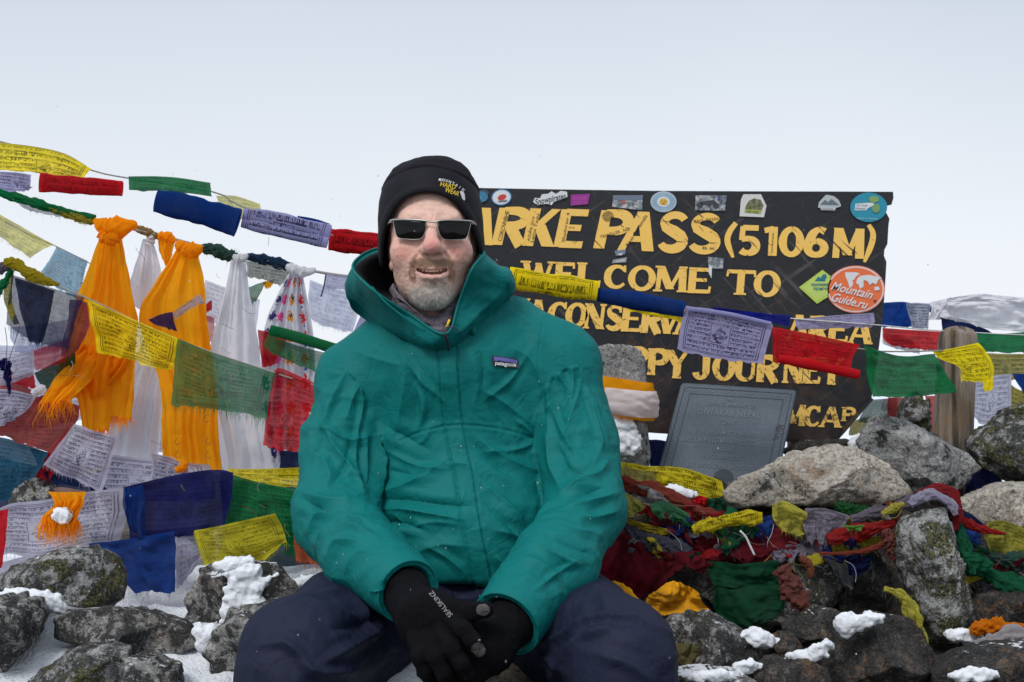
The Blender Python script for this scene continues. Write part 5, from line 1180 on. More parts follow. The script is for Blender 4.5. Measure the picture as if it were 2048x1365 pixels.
# ================================================================== LEFT: the middle and lower layers
flag([[(-30, 722), (20, 712), (68, 700)], [(-30, 750), (20, 745), (68, 735)], [(-30, 775), (20, 768), (66, 752)]], 2.94, PALE(.3, .5, 8.), 'grey lavender gauze flag at the left edge under the thread tangle', amp=.004)
flag([[(66, 702), (100, 690), (135, 678)], [(68, 735), (95, 722), (135, 700)], [(70, 742), (90, 738), (130, 725)]], 2.95, R_(.4, .3), 'sheer rose-red triangle left of the orange tails', amp=.004)
flag([[(70, 746), (90, 735), (150, 705)], [(75, 760), (110, 750), (150, 735)], [(95, 790), (115, 780), (150, 765)]], 2.97, DGREEN(.1), 'dark green corner behind the left orange tail', amp=.005)
flag([[(20, 752), (45, 750), (66, 742)], [(30, 765), (50, 765), (68, 760)], [(40, 770), (56, 775), (72, 780)]], 2.96, R_(.05, .1), 'small red triangle near the left edge', amp=.003, nv=8)
flag([[(-30, 745), (30, 760), (75, 790)], [(-30, 765), (30, 775), (75, 800)], [(-30, 800), (30, 800), (70, 812)]], 2.98, BRICK(.1, .2), 'brick-red flag behind the faded white one at the left edge', amp=.004)
rope([(66, 790), (80, 780), (92, 784)], [7, 9, 5], 2.92, KHATAW, 'small white knot of cloth at the left', m=24)
flag([[(-30, 778), (20, 780), (75, 792)], [(-30, 820), (15, 822), (55, 820)], [(-30, 860), (10, 850), (30, 838)]], 2.90, PALE(.05, .9, 10.), 'faded white flag with blue print at the left edge', amp=.005)
flag([[(-30, 840), (40, 818), (90, 790), (160, 812)], [(-30, 850), (40, 850), (80, 850), (150, 848)], [(-30, 862), (20, 880), (60, 892), (95, 905)]], 2.93, BRICK(.04, .5, 12.), 'large brick-red flag under the left orange tails', amp=.006, nu=36)
flag([[(-30, 870), (30, 882), (96, 906)], [(-30, 930), (30, 935), (80, 940)], [(-30, 1010), (20, 1000), (50, 985)]], 2.94, TEAL(.06, .6, 13.), 'faded teal-blue flag at the left edge', amp=.006, fr='b', frn=30)
flag([[(92, 906), (100, 900), (140, 850)], [(70, 940), (95, 935), (130, 900)], [(48, 975), (80, 980), (94, 972)]], 2.96, R_(.05, .2), 'dark red flag corner below the teal-blue flag', amp=.005, seed=91)
flag([[(60, 895), (110, 910), (180, 930)], [(80, 935), (130, 950), (200, 965)], [(100, 965), (150, 975), (220, 985)]], 2.97, N_(.08, .2), 'navy cloth behind the tilted grey-white flag', amp=.006)
flag([[(148, 848), (190, 862), (238, 874)], [(118, 888), (165, 910), (222, 925)], [(86, 930), (140, 958), (206, 984)]], 2.90, PALE(.16, .85, 12.), 'tilted grey-white flag with clear printed lines', amp=.005, fr='bl', frn=60)
flag([[(300, 905), (340, 915), (378, 936)], [(304, 930), (340, 940), (375, 955)], [(300, 960), (340, 968), (372, 968)]], 3.00, PALE(.1, .9, 7.), 'small white printed flag below the second orange scarf', amp=.003)
rope([(352, 942), (366, 934), (372, 926)], [6, 8, 4], 2.98, KHATA, 'orange knot of cloth at the tip of the small printed flag', m=24, fuzz=40)
flag([[(90, 985), (120, 975), (170, 982)], [(88, 1000), (130, 998), (180, 996)]], 2.96, cloth('peach_gauze', (.55, .36, .30), .2, .3), 'peach gauze strip above the orange tassels', amp=.003, nv=8)
flag([[(-30, 1040), (15, 1010), (90, 1000), (170, 985), (258, 976)], [(-30, 1060), (14, 1060), (90, 1060), (170, 1040), (254, 1030)], [(-30, 1110), (18, 1112), (100, 1110), (170, 1090), (236, 1086)]], 2.84, PALE(.18, .7, 12.), 'wide grey-white flag behind the orange tassels', amp=.007, fr='b', frn=150, nu=44)
flag([[(-30, 1030), (0, 1022), (16, 1018)], [(-30, 1080), (0, 1078), (14, 1070)], [(-30, 1140), (-8, 1140), (6, 1130)]], 2.80, R_(.04, .2), 'red flag at the left edge beside the wide grey-white flag', amp=.004)
flag([[(-30, 1135), (60, 1110), (140, 1098), (210, 1075)], [(-30, 1150), (50, 1135), (120, 1118), (200, 1095)], [(-30, 1185), (20, 1165), (60, 1145), (120, 1120)]], 2.86, PALE(.3, .3, 8.), 'shadowed gauze under the wide grey-white flag', amp=.004)
flag([[(-30, 1165), (20, 1150), (50, 1140)], [(-30, 1180), (10, 1175), (40, 1160)]], 2.84, B_f(.02, 0), 'dark blue cloth corner at the left edge above the lichen rock', nv=8, amp=.003)
tas = drape([(94, 984), (108, 1008), (86, 1030)], [(172, 984), (168, 1008), (158, 1036)], 2.79, KHATA, 'short orange scarf end with a bushy tassel', folds=3.5, amp=.012, fr=520, frl=.055, nv=30, depth=[2.80, 2.77])
snow_lump([(117, 1033), (121, 1026), (130, 1026), (132, 1033), (125, 1039), (119, 1038)], 2.755, 'lump of snow stuck to the orange tassel', .012, seed=50)
flag([[(248, 975), (330, 955), (420, 940), (466, 946)], [(252, 1010), (340, 1010), (410, 1005), (462, 1000)], [(262, 1085), (330, 1078), (400, 1068), (448, 1048)]], 2.80, cloth('deep_blue_cloth', (.014, .017, .13), .02, .45, 13.), 'large deep blue flag across the lower left with snow specks', amp=.009, nu=40, fr='t', frn=30)
flag([[(248, 975), (262, 975), (285, 970)], [(246, 1010), (262, 1015), (290, 1010)], [(256, 1045), (270, 1062), (290, 1082)]], 2.785, B_f(.25, .1), 'folded blue edge at the left end of the deep blue flag', amp=.006, seed=33)
flag([[(176, 1088), (260, 1078), (350, 1062)], [(200, 1120), (270, 1120), (352, 1110)], [(262, 1182), (300, 1186), (352, 1184)]], 2.76, B_f(.02, .2, 11.), 'bright blue flag lying above the snow at the lower left', amp=.008, fr='b', frn=30)
flag([[(350, 1066), (375, 1066), (400, 1072)], [(352, 1120), (380, 1110), (410, 1098)], [(352, 1180), (372, 1160), (398, 1125)]], 2.80, PALE(.08, .5, 9.), 'white cloth fold between the bright blue and yellow flags', amp=.006)
flag([[(454, 938), (520, 938), (640, 934)], [(462, 952), (530, 956), (640, 962)], [(470, 958), (540, 970), (640, 985)]], 2.90, Y_(.08, .7, 4.), 'narrow strip of yellow flag above the green one beside the sleeve', amp=.004, nv=10)
flag([[(460, 950), (530, 968), (640, 990)], [(450, 1010), (530, 1020), (640, 1030)], [(446, 1065), (520, 1085), (640, 1105)]], 2.83, G_(.10, .65, 13.), 'green printed flag tucked behind the sleeve elbow', amp=.009, fr='b', frn=40)
flag([[(560, 990), (600, 985), (650, 990)], [(575, 1040), (600, 1060), (650, 1060)], [(568, 1110), (600, 1115), (650, 1120)]], 2.87, G_(.3, .2), 'second layer of green gauze at the sleeve elbow', amp=.006)
flag([[(590, 1035), (610, 1030), (650, 1030)], [(588, 1075), (612, 1075), (650, 1075)], [(592, 1120), (620, 1128), (650, 1130)]], 2.80, cloth('coral_cloth', (.60, .13, .05), .05, .4), 'coral flag showing beside the sleeve elbow', amp=.004, fr='b', frn=40, frl=.02)
flag([[(388, 1062), (450, 1050), (552, 1026)], [(398, 1090), (470, 1090), (566, 1065)], [(414, 1140), (480, 1136), (530, 1118), (572, 1084)]], 2.70, cloth('wet_yellow_cloth', (.66, .58, .03), .06, .6, 11.), 'bright yellow flag with a frayed edge pointing at the snowy rock', amp=.008, fr='lb', frn=80, frl=.014)
flag([[(548, 1027), (556, 1030), (560, 1034)], [(560, 1050), (568, 1060), (572, 1072)], [(566, 1078), (572, 1082), (574, 1086)]], 2.69, cloth('amber_hem', (.80, .52, .01), 0, 0), 'thick amber hem of the bright yellow flag', nv=8, amp=.001) if False else None

# ================================================================== RIGHT: the main string in front of the sign
flag([[(1010, 548), (1030, 552), (1062, 562)], [(1010, 560), (1030, 566), (1060, 575)]], 2.93, G_(.0, 0), 'green edge showing between the hood and the yellow roll', nv=6, amp=.001)
flag([[(1000, 565), (1040, 568), (1075, 578)], [(1000, 578), (1030, 582), (1062, 582)]], 2.95, R_(.0, 0), 'thin red edge under the yellow roll by the hood', nv=6, amp=.001)
flag([[(1060, 572), (1140, 580), (1245, 600)], [(1080, 580), (1150, 592), (1245, 612)]], 2.96, G_(.0, .1), 'thin green strip under the yellow roll', nv=6, amp=.002)
roll([(1017, 556), (1100, 570), (1195, 583)], [21, 24, 21], 2.84, Y_(.0, .85, 7.), 'yellow rolled flag with clear print in front of the sign', uvr=(0, .0, 1, 1.0), flat=.6)
roll([(1194, 590), (1280, 604), (1367, 620)], [16, 18, 17], 2.85, B_f(.0, .1, 9.), 'blue rolled flag between the yellow roll and the lavender flag', flat=.9)
flag([[(1254, 613), (1310, 625), (1375, 636)], [(1258, 622), (1310, 634), (1370, 644)]], 2.95, Y_(.0, .6, 3.), 'thin yellow strip below the blue roll', nv=8, amp=.002)
flag([[(1372, 612), (1450, 626), (1546, 650)], [(1362, 650), (1440, 665), (1536, 686)], [(1355, 700), (1435, 718), (1525, 728)]], 2.84, L_(.0, .9, 11.), 'lavender flag with a seated figure print before the sign', amp=.004)
roll([(1374, 618), (1450, 628), (1542, 648)], [5, 5, 4], 2.832, L_(.0, 0), 'rolled top hem of the lavender figure flag', flat=.7)
flag([[(1425, 614), (1500, 624), (1582, 632)], [(1428, 630), (1500, 640), (1578, 652)]], 2.98, cloth('royal_blue_cloth', (.012, .02, .30), 0, 0), 'royal blue strip behind the lavender figure flag', nv=10, amp=.003)
flag([[(1590, 640), (1660, 632), (1748, 626)], [(1592, 652), (1670, 646), (1750, 642)], [(1598, 660), (1680, 658), (1744, 655)]], 3.0, L_(.02, .6, 5.), 'lavender flag folded flat across the word AREA', amp=.003, nv=12)
cord([(1560, 634, 3.0), (1590, 638, 3.0), (1748, 650, 3.0), (1880, 662, 3.1), (2080, 672, 3.2)], 3.0, 'thin white cord running past the sign to the right edge', r=.0013, mat='cordw')
flag([[(1546, 654), (1620, 668), (1720, 690)], [(1545, 690), (1620, 700), (1706, 716)], [(1545, 725), (1600, 732), (1702, 745)]], 2.86, R_(.08, .55, 9.), 'red flag with its lower hem rolled up before the sign', amp=.004)
roll([(1556, 718), (1620, 730), (1718, 750)], [9, 12, 9], 2.845, R_(.0, .1), 'rolled lower hem of the red flag', flat=.9)
flag([[(1727, 690), (1800, 712), (1872, 708)], [(1734, 730), (1810, 740), (1890, 740)], [(1742, 796), (1830, 793), (1918, 782)]], 2.90, G_(.04, .4, 10.), 'green flag hanging between the red flag and the wooden post', amp=.010)
flag([[(1866, 704), (1900, 698), (1956, 686)], [(1880, 718), (1915, 712), (1975, 708)], [(1918, 735), (1940, 742), (1988, 736)], [(1922, 762), (1950, 764), (1986, 764)]], 2.98, Y_(.0, .8, 8.), 'bright yellow flag caught over the wooden post', amp=.003, uvr=(0, 0, 1, 1))
flag([[(1966, 760), (1976, 760), (1986, 758)], [(1968, 782), (1978, 783), (1987, 778)]], 2.975, Y_(.0, 0), 'loose yellow corner under the flag on the wooden post', nv=8, amp=.001)

# ---- the strings behind the sign on the right
flag([[(1765, 606), (1805, 604), (1832, 608)], [(1764, 630), (1800, 632), (1822, 632)], [(1763, 654), (1800, 656), (1822, 655)]], 3.6, B_f(.0, .1), 'blue flag just right of the sign', amp=.006)
flag([[(1812, 607), (1835, 606), (1862, 608)], [(1818, 632), (1840, 634), (1860, 634)], [(1822, 656), (1840, 658), (1858, 658)]], 3.58, cloth('blue_white_print', (.42, .46, .58), .05, .9, 9.), 'blue-white printed flag beside the blue one', amp=.005)
flag([[(1850, 610), (1880, 606), (1900, 625)], [(1862, 632), (1885, 640), (1900, 650)]], 3.62, N_(.0, .1), 'navy flag behind the left end of the white scarf', amp=.005)
flag([[(1764, 656), (1820, 660), (1888, 664)], [(1768, 680), (1820, 684), (1886, 690)], [(1785, 693), (1830, 698), (1884, 706)]], 3.5, R_(.04, .6, 5.), 'red flag between the sign and the post', amp=.005, nv=14)
flag([[(1764, 668), (1800, 672), (1840, 690)], [(1766, 690), (1800, 700), (1840, 708)]], 3.52, cloth('white_gauze', (.6, .6, .64), .2, .3), 'white gauze below the red flag right of the sign', amp=.003, nv=8)
drape([(1858, 606), (1862, 618), (1856, 640)], [(1905, 594), (1900, 610), (1880, 640)], 3.5, KHATAW, 'tail of the white scarf behind the post', folds=1.5, amp=.01, group='white scarves behind the post')
flag([[(1868, 606), (1925, 592), (1990, 590), (2090, 600)], [(1872, 622), (1930, 610), (2000, 612), (2090, 622)], [(1880, 636), (1930, 634), (1995, 645), (2090, 650)], [(1900, 640), (1945, 648), (2000, 662), (2090, 668)]], 3.5, KHATAW, 'big white scarf bunched along the cord at the right edge', amp=.016, crumple=.0065, nu=70, nv=44, name='ceremonial_scarf', cat='scarf', group='white scarves behind the post')
flag([[(1895, 598), (1960, 588), (2020, 594), (2090, 598)], [(1900, 606), (1965, 604), (2030, 612), (2090, 612)]], 3.46, KHATAW, 'upper fold of the white scarf bunched at the right edge', amp=.010, crumple=.005, nu=60, nv=26, name='ceremonial_scarf', cat='scarf', group='white scarves behind the post')
flag([[(1882, 632), (1920, 640), (1975, 660)], [(1885, 650), (1930, 655), (1985, 668)], [(1888, 668), (1930, 668), (1990, 672)]], 3.6, N_(.0, .1), 'navy flag under the bunched white scarf', amp=.006)
flag([[(1950, 668), (2000, 668), (2080, 662)], [(1956, 690), (2005, 690), (2080, 688)], [(1962, 704), (2010, 706), (2080, 706)]], 3.45, G_(.02, .3, 7.), 'green flag right of the post below the white scarf', amp=.004, nv=14)
flag([[(1970, 706), (2010, 708), (2080, 708)], [(1975, 735), (2010, 735), (2080, 735)], [(1982, 752), (2010, 760), (2080, 760)]], 3.5, OLIVE(.08, .8, 6.), 'dull yellow printed flag below the green flag at the right', amp=.005, nv=14)
flag([[(1946, 764), (1985, 752), (2024, 748)], [(1942, 800), (1985, 800), (2024, 795)], [(1942, 830), (1972, 850), (2022, 822)]], 3.4, PALE(.1, .7, 9.), 'pale lavender flag right of the wooden post', amp=.005)
flag([[(2024, 748), (2050, 748), (2090, 746)], [(2036, 770), (2055, 772), (2090, 775)], [(2048, 790), (2060, 795), (2090, 800)]], 3.38, B_f(.0, .1), 'blue flag at the right edge below the dull yellow one', amp=.004, nv=10)
flag([[(2022, 770), (2040, 780), (2080, 790)], [(2020, 800), (2040, 805), (2080, 815)], [(2020, 830), (2045, 830), (2080, 830)]], 3.42, OLIVE(.05, .8, 6.), 'dull yellow flag above the dark weathered rock', amp=.004, nv=10)
flag([[(1740, 800), (1765, 798), (1795, 796)], [(1722, 830), (1750, 832), (1795, 830)], [(1716, 845), (1750, 848), (1790, 850)]], 3.45, cloth('grey_green_gauze', (.16, .25, .20), .15, .3), 'grey-green flag below the hanging green flag', amp=.004)
flag([[(1762, 798), (1772, 798), (1782, 798)], [(1762, 820), (1772, 822), (1784, 822)]], 3.43, cloth('white_gauze', (.6, .6, .64), .2, .3), 'white strip left of the coral-red flag', amp=.002, nv=6)
flag([[(1776, 795), (1800, 795), (1822, 795)], [(1775, 820), (1796, 825), (1812, 822)], [(1772, 840), (1790, 845), (1800, 845)]], 3.42, cloth('coral_red_cloth', (.55, .06, .06), .08, .2), 'coral-red flag left of the pointed rock', amp=.004)
flag([[(1850, 792), (1858, 792), (1872, 792)], [(1856, 830), (1862, 835), (1872, 840)], [(1862, 865), (1866, 870), (1872, 870)]], 3.4, cloth('coral_red_cloth', (.55, .06, .06), .08, .2), 'coral-red flag between the pointed rock and the post', amp=.003)
flag([[(1700, 845), (1730, 835), (1760, 838)], [(1698, 870), (1730, 868), (1765, 865)]], 3.46, OLIVE(.1, .4), 'dull cloth behind the grey wedge rock', nv=8)
flag([[(1925, 905), (1955, 920), (2000, 945)], [(1935, 950), (1965, 960), (2005, 968)], [(1930, 990), (1960, 992), (2000, 985)]], 3.05, cloth('dark_blue_tarp', (.014, .02, .09), 0, 0), 'dark blue cloth in the gap below the post', amp=.008)
flag([[(1298, 880), (1315, 880), (1345, 885)], [(1298, 915), (1312, 918), (1330, 920)], [(1300, 938), (1315, 940), (1330, 945)]], 3.12, cloth('dark_blue_tarp', (.014, .02, .09), 0, 0), 'dark blue cloth left of the plaque', amp=.005)
flag([[(1740, 905), (1762, 900), (1790, 900)], [(1730, 925), (1762, 925), (1790, 925)]], 3.3, GREYC, 'grey cloth under the bent sign corner', nv=8)

# ---- scarf round the standing stone
def wrap(cx, yt, yb, hw, d, mat, parent=None, label=None, tilt=0., name='scarf_band', amp=.004, **k):
    nv, nu = 16, 72; a = np.linspace(0, 2 * np.pi, nu, endpoint=False)
    G = []
    for i in range(nv):
        v = i / (nv - 1); py = yt + (yb - yt) * v + tilt * np.cos(a) * -1
        b = np.sin(np.pi * v) ** .5
        c = P(cx + hw * np.cos(a), py, d); c[:, 1] += (hw * d / F) * 1.75 * np.sin(a)
        c += np.stack([np.cos(a), np.sin(a), 0 * a], 1) * ((b * .007) + amp * fbm(np.stack([np.cos(a) * 2, np.sin(a) * 2, 0 * a + v * 5], 1), 1.5, 3, 8)[:]) [:, None]
        G.append(c)
    G = np.array(G)
    return mesh(name, G.reshape(-1, 3), gridf(nv, nu, cu=True), mat, parent=parent, label=label, **k)
w1 = wrap(1246, 757, 832, 58, 3.0, KHATA, label='white and orange scarf tied round the standing stone', tilt=-9, cat='scarf', name='ceremonial_scarf')
wrap(1248, 776, 828, 63, 3.0, KHATAW, parent=w1, tilt=-6, name='white_band')

# ================================================================== RIGHT: the heap of old flags
HEAP = 'old flags heaped over the rocks'
hp = dict(group=HEAP)
flag([[(1236, 924), (1300, 934), (1370, 938), (1446, 964)], [(1240, 950), (1310, 955), (1380, 965), (1448, 985)], [(1245, 965), (1310, 980), (1380, 990), (1440, 1000)]], 2.84, cloth('heap_yellow_cloth', (.74, .62, .025), .03, .85, 5.), 'crumpled yellow printed flag below the slate plaque', crumple=.010, nu=60, nv=34, fr='b', frn=40, **hp)
flag([[(1232, 935), (1260, 935), (1305, 948)], [(1235, 955), (1270, 958), (1315, 965)], [(1238, 966), (1270, 972), (1312, 974)]], 2.82, cloth('mustard_gauze', (.42, .38, .12), .1, .4), 'mustard gauze lying on the left of the crumpled yellow flag', crumple=.006, **hp)
rope([(1230, 965), (1270, 972), (1330, 990), (1390, 1020), (1450, 1036)], [10, 12, 13, 11, 7], 2.78, cloth('rust_red_rag', (.28, .06, .04), .0, 0), 'rust-red rag twisted across the heap', ridges=5, twist=5, amp=.35, fuzz=160, **hp)
flag([[(1256, 975), (1285, 970), (1320, 985)], [(1268, 995), (1300, 1000), (1345, 1000)], [(1278, 1015), (1320, 1012), (1355, 1000)]], 2.76, GREYC, 'pale grey rag folded beside the rust-red rag', crumple=.012, nu=40, nv=30, **hp)
flag([[(1238, 985), (1260, 990), (1290, 1010)], [(1240, 1015), (1270, 1018), (1305, 1020)], [(1240, 1032), (1270, 1032), (1310, 1030)]], 2.75, cloth('pale_olive_cloth', (.40, .40, .10), .03, .4), 'pale olive cloth next to the sleeve', crumple=.008, **hp)
flag([[(1298, 1008), (1335, 1005), (1378, 1028)], [(1305, 1025), (1340, 1030), (1382, 1045)], [(1318, 1036), (1350, 1042), (1376, 1052)]], 2.73, cloth('sage_green_cloth', (.055, .20, .10), .02, .15), 'sage green flag folded in the middle of the heap', crumple=.006, **hp)
flag([[(1385, 1000), (1400, 992), (1415, 998)], [(1390, 1008), (1402, 1008), (1412, 1010)]], 2.80, R_(0, 0), 'small bright red scrap by the snow on the heap', nv=8, **hp)
flag([[(1408, 1005), (1430, 996), (1450, 1000)], [(1405, 1018), (1430, 1020), (1455, 1022)]], 2.81, DGREEN(0), 'dark green scrap left of the pale granite boulder', nv=8, crumple=.004, **hp)
flag([[(1230, 1028), (1290, 1048), (1345, 1062)], [(1230, 1040), (1290, 1062), (1340, 1074)]], 2.72, cloth('dark_mustard', (.36, .28, .02), 0, .2), 'dark mustard strip running from the sleeve into the heap', crumple=.004, nv=10, **hp)
rope([(1225, 1040), (1270, 1070), (1320, 1090), (1380, 1105)], [8, 12, 16, 10], 2.73, cloth('slate_gauze', (.10, .10, .14), .05, 0), 'slate-grey gauze rope below the mustard strip', ridges=6, amp=.35, fuzz=120, **hp)
flag([[(1320, 1050), (1350, 1052), (1390, 1058)], [(1325, 1068), (1355, 1070), (1395, 1075)], [(1330, 1085), (1360, 1090), (1400, 1095)]], 2.74, cloth('ink_blue_cloth', (.012, .025, .12), 0, .2), 'ink-blue cloth in the middle of the heap', crumple=.008, **hp)
flag([[(1235, 1045), (1270, 1080), (1330, 1105), (1390, 1100)], [(1205, 1110), (1260, 1140), (1310, 1150), (1360, 1140)], [(1190, 1150), (1240, 1200), (1272, 1210), (1320, 1180)]], 2.70, cloth('wine_red_cloth', (.17, .012, .022), .0, .1), 'large wine-red cloth hanging beside the sleeve', crumple=.012, nu=50, nv=40, **hp)
rope([(1385, 1060), (1420, 1050), (1470, 1040), (1524, 1036)], [9, 15, 14, 14], 2.70, cloth('heap_yellow_cloth', (.74, .62, .025), .03, .85, 5.), 'yellow printed flag twisted into a roll on the heap', ridges=3, twist=4, amp=.2, fuzz=70, uvr=(0, 0, 1, 1), **hp)
flag([[(1500, 1042), (1522, 1035), (1545, 1030)], [(1495, 1058), (1520, 1055), (1545, 1060)], [(1520, 1078), (1530, 1082), (1540, 1078)]], 2.735, cloth('cobalt_cloth', (.02, .07, .32), 0, 0), 'cobalt blue scrap behind the twisted yellow roll', crumple=.004, nv=12, **hp)
rope([(1390, 1085), (1450, 1098), (1530, 1098), (1590, 1080), (1620, 1060)], [20, 30, 32, 28, 14], 2.75, MAROON(.0, .1), 'thick maroon cloth slung across the heap', ridges=7, twist=1.0, amp=.22, fuzz=120, flat=.55, **hp)
flag([[(1545, 1010), (1570, 1003), (1612, 1024)], [(1548, 1040), (1580, 1035), (1612, 1045)], [(1565, 1062), (1590, 1072), (1618, 1070)]], 2.70, cloth('soft_yellow_cloth', (.58, .54, .09), .03, .5, 7.), 'soft yellow flag fanned out below the pale granite boulder', crumple=.007, nu=44, nv=30, **hp)
flag([[(1612, 1018), (1650, 1018), (1700, 1032)], [(1608, 1050), (1645, 1050), (1690, 1058)], [(1618, 1085), (1640, 1090), (1662, 1080)]], 2.69, cloth('dusty_lavender_cloth', (.32, .29, .37), .04, .7, 7.), 'dusty lavender printed flag in the middle of the heap', crumple=.006, fr='b', frn=50, nu=40, nv=30, **hp)
rope([(1670, 1010), (1710, 1022), (1740, 1018)], [5, 9, 4], 2.74, cloth('grass_green_threads', (.02, .12, .035), 0, 0), 'tuft of dark green threads under the pale granite boulder', fuzz=500, amp=.5, **hp)
rope([(1700, 1040), (1740, 1028), (1790, 1015), (1830, 1000), (1850, 996)], [8, 8, 7, 10, 9], 2.68, cloth('dusty_lilac_rag', (.20, .17, .22), .1, 0), 'lilac-grey rag looped up to the upright slab', ridges=5, amp=.3, fuzz=120, **hp)
rope([(1655, 1080), (1700, 1068), (1745, 1058), (1790, 1045)], [9, 14, 12, 6], 2.67, cloth('scarlet_rag', (.40, .025, .025), 0, .3), 'scarlet rag slung below the lilac-grey rag', ridges=6, twist=3, amp=.3, fuzz=60, **hp)
rope([(1664, 1098), (1710, 1092), (1760, 1082), (1790, 1066)], [6, 11, 9, 4], 2.69, OLIVE(.0, .2), 'olive rag under the scarlet rag', ridges=5, amp=.35, fuzz=80, **hp)
rope([(1640, 1108), (1700, 1106), (1750, 1096), (1796, 1070)], [3, 4, 4, 3], 2.66, cloth('rust_red_rag', (.28, .06, .04), .0, 0), 'thin rust-red rope under the olive rag', amp=.3, fuzz=40, **hp)
rope([(1765, 1030), (1790, 1015), (1808, 1008)], [5, 7, 4], 2.655, cloth('soft_yellow_cloth', (.58, .54, .09), .03, .5, 7.), 'short yellow knot left of the upright slab', m=26, fuzz=30, **hp)
flag([[(1686, 1050), (1705, 1052), (1730, 1050)], [(1692, 1058), (1708, 1062), (1726, 1058)]], 2.65, cloth('leaf_green_cloth', (.14, .32, .06), 0, 0), 'leaf-green scrap on the scarlet rag', nv=8, crumple=.003, **hp)
rope([(1820, 1010), (1835, 998), (1862, 990), (1900, 1006), (1912, 1030)], [9, 11, 9, 8, 5], 2.60, cloth('pale_lilac_rag', (.42, .40, .52), .03, 0), 'pale lilac rag looped over the top of the upright slab', ridges=4, amp=.25, fuzz=60, **hp)
rope([(1835, 990), (1870, 978), (1905, 990), (1915, 1030), (1910, 1060)], [6, 10, 11, 9, 5], 2.62, cloth('crimson_rag', (.30, .02, .025), 0, 0), 'crimson rag hooked over the upright slab', ridges=4, amp=.2, flat=.6, **hp)
rope([(1900, 1010), (1930, 1045), (1970, 1060), (2010, 1068)], [6, 9, 7, 3], 2.66, cloth('scarlet_rag', (.40, .025, .025), 0, .3), 'scarlet rag trailing right from the upright slab', ridges=5, amp=.3, fuzz=30, **hp)
flag([[(1915, 1015), (1945, 1030), (1972, 1050)], [(1925, 1035), (1950, 1050), (1975, 1055)]], 2.70, cloth('ink_blue_cloth', (.012, .025, .12), 0, .2), 'ink-blue strip right of the upright slab', nv=8, crumple=.004, **hp)
flag([[(1915, 1060), (1945, 1060), (1960, 1070)], [(1925, 1085), (1945, 1095), (1960, 1095)]], 2.70, cloth('cobalt_cloth', (.02, .07, .32), 0, 0), 'dark cobalt cloth between the slab and the dull yellow flag', nv=10, crumple=.006, **hp)
rope([(1912, 1035), (1925, 1080), (1940, 1130), (1985, 1150)], [7, 10, 14, 9], 2.63, cloth('bottle_green_cloth', (.012, .13, .06), .0, 0), 'bottle-green cloth running down beside the upright slab', ridges=4, amp=.3, fuzz=60, **hp)
flag([[(1926, 1105), (1960, 1108), (1990, 1128)], [(1935, 1125), (1960, 1130), (1985, 1135)], [(1942, 1150), (1955, 1148), (1972, 1140)]], 2.60, cloth('bottle_green_cloth', (.012, .13, .06), .0, 0), 'bottle-green corner sticking out right of the slab', crumple=.005, fr='l', frn=40, **hp)
flag([[(1978, 1045), (2010, 1042), (2080, 1070)], [(1968, 1075), (2020, 1075), (2080, 1100)], [(1985, 1110), (2020, 1112), (2080, 1115)]], 2.68, cloth('soft_olive_cloth', (.44, .42, .07), .04, .6, 8.), 'dull yellow printed flag draped at the right edge', crumple=.007, nu=40, nv=28, **hp)
rope([(1960, 1105), (2000, 1118), (2050, 1122), (2090, 1120)], [6, 12, 14, 10], 2.69, cloth('grey_green_rag', (.05, .11, .09), .05, 0), 'grey-green gauze rope under the dull yellow flag', ridges=6, amp=.4, fuzz=200, **hp)
rope([(1975, 1145), (2010, 1165), (2050, 1178), (2090, 1175)], [8, 18, 17, 16], 2.62, cloth('bottle_green_cloth', (.012, .13, .06), .0, 0), 'bottle-green cloth slung to the right edge', ridges=4, twist=1, amp=.25, flat=.6, **hp)
flag([[(1968, 1165), (2010, 1180), (2080, 1180)], [(1972, 1205), (2015, 1215), (2080, 1215)], [(1985, 1236), (2020, 1242), (2080, 1238)]], 2.64, cloth('dusty_lilac_cloth', (.20, .18, .24), .02, 0), 'dusty lilac cloth hanging in the shade at the right edge', crumple=.010, nu=40, nv=30, **hp)
rope([(1940, 1262), (1970, 1256), (2010, 1256), (2090, 1268)], [7, 14, 13, 9], 2.46, cloth('tangerine_rag', (.70, .22, .01), .0, 0), 'tangerine rag at the foot of the upright slab', ridges=6, twist=4, amp=.4, **hp)
rope([(1950, 1290), (1990, 1282), (2030, 1270), (2090, 1290)], [9, 13, 14, 12], 2.42, GREYC, 'grey rag lying on the flat dark corner rock', ridges=4, twist=1, amp=.35, **hp)
rope([(1768, 1178), (1790, 1184), (1812, 1200), (1828, 1236), (1845, 1280), (1856, 1310)], [4, 7, 10, 11, 9, 4], 2.50, cloth('soft_yellow_cloth', (.58, .54, .09), .03, .5, 7.), 'yellow rag twisted down the left side of the upright slab', ridges=4, twist=6, amp=.35, fuzz=90, **hp)
flag([[(1418, 1125), (1490, 1125), (1560, 1122)], [(1425, 1160), (1490, 1165), (1555, 1155)], [(1430, 1180), (1490, 1178), (1560, 1172)]], 2.66, DGREEN(0), 'dark green cloth hanging under the thick maroon cloth', crumple=.010, nu=40, nv=28, **hp)
flag([[(1430, 1185), (1490, 1180), (1572, 1172)], [(1430, 1220), (1490, 1225), (1570, 1210)], [(1460, 1252), (1500, 1258), (1560, 1235)]], 2.60, DGREEN(0), 'lower dark green cloth spread over the grey rock', crumple=.008, nu=40, nv=30, **hp)
rope([(1560, 1136), (1575, 1160), (1590, 1190), (1612, 1215)], [10, 17, 20, 12], 2.60, BROWNC, 'red-brown rag hanging beside the dark green cloth', ridges=4, twist=2, amp=.45, flat=.6, **hp)
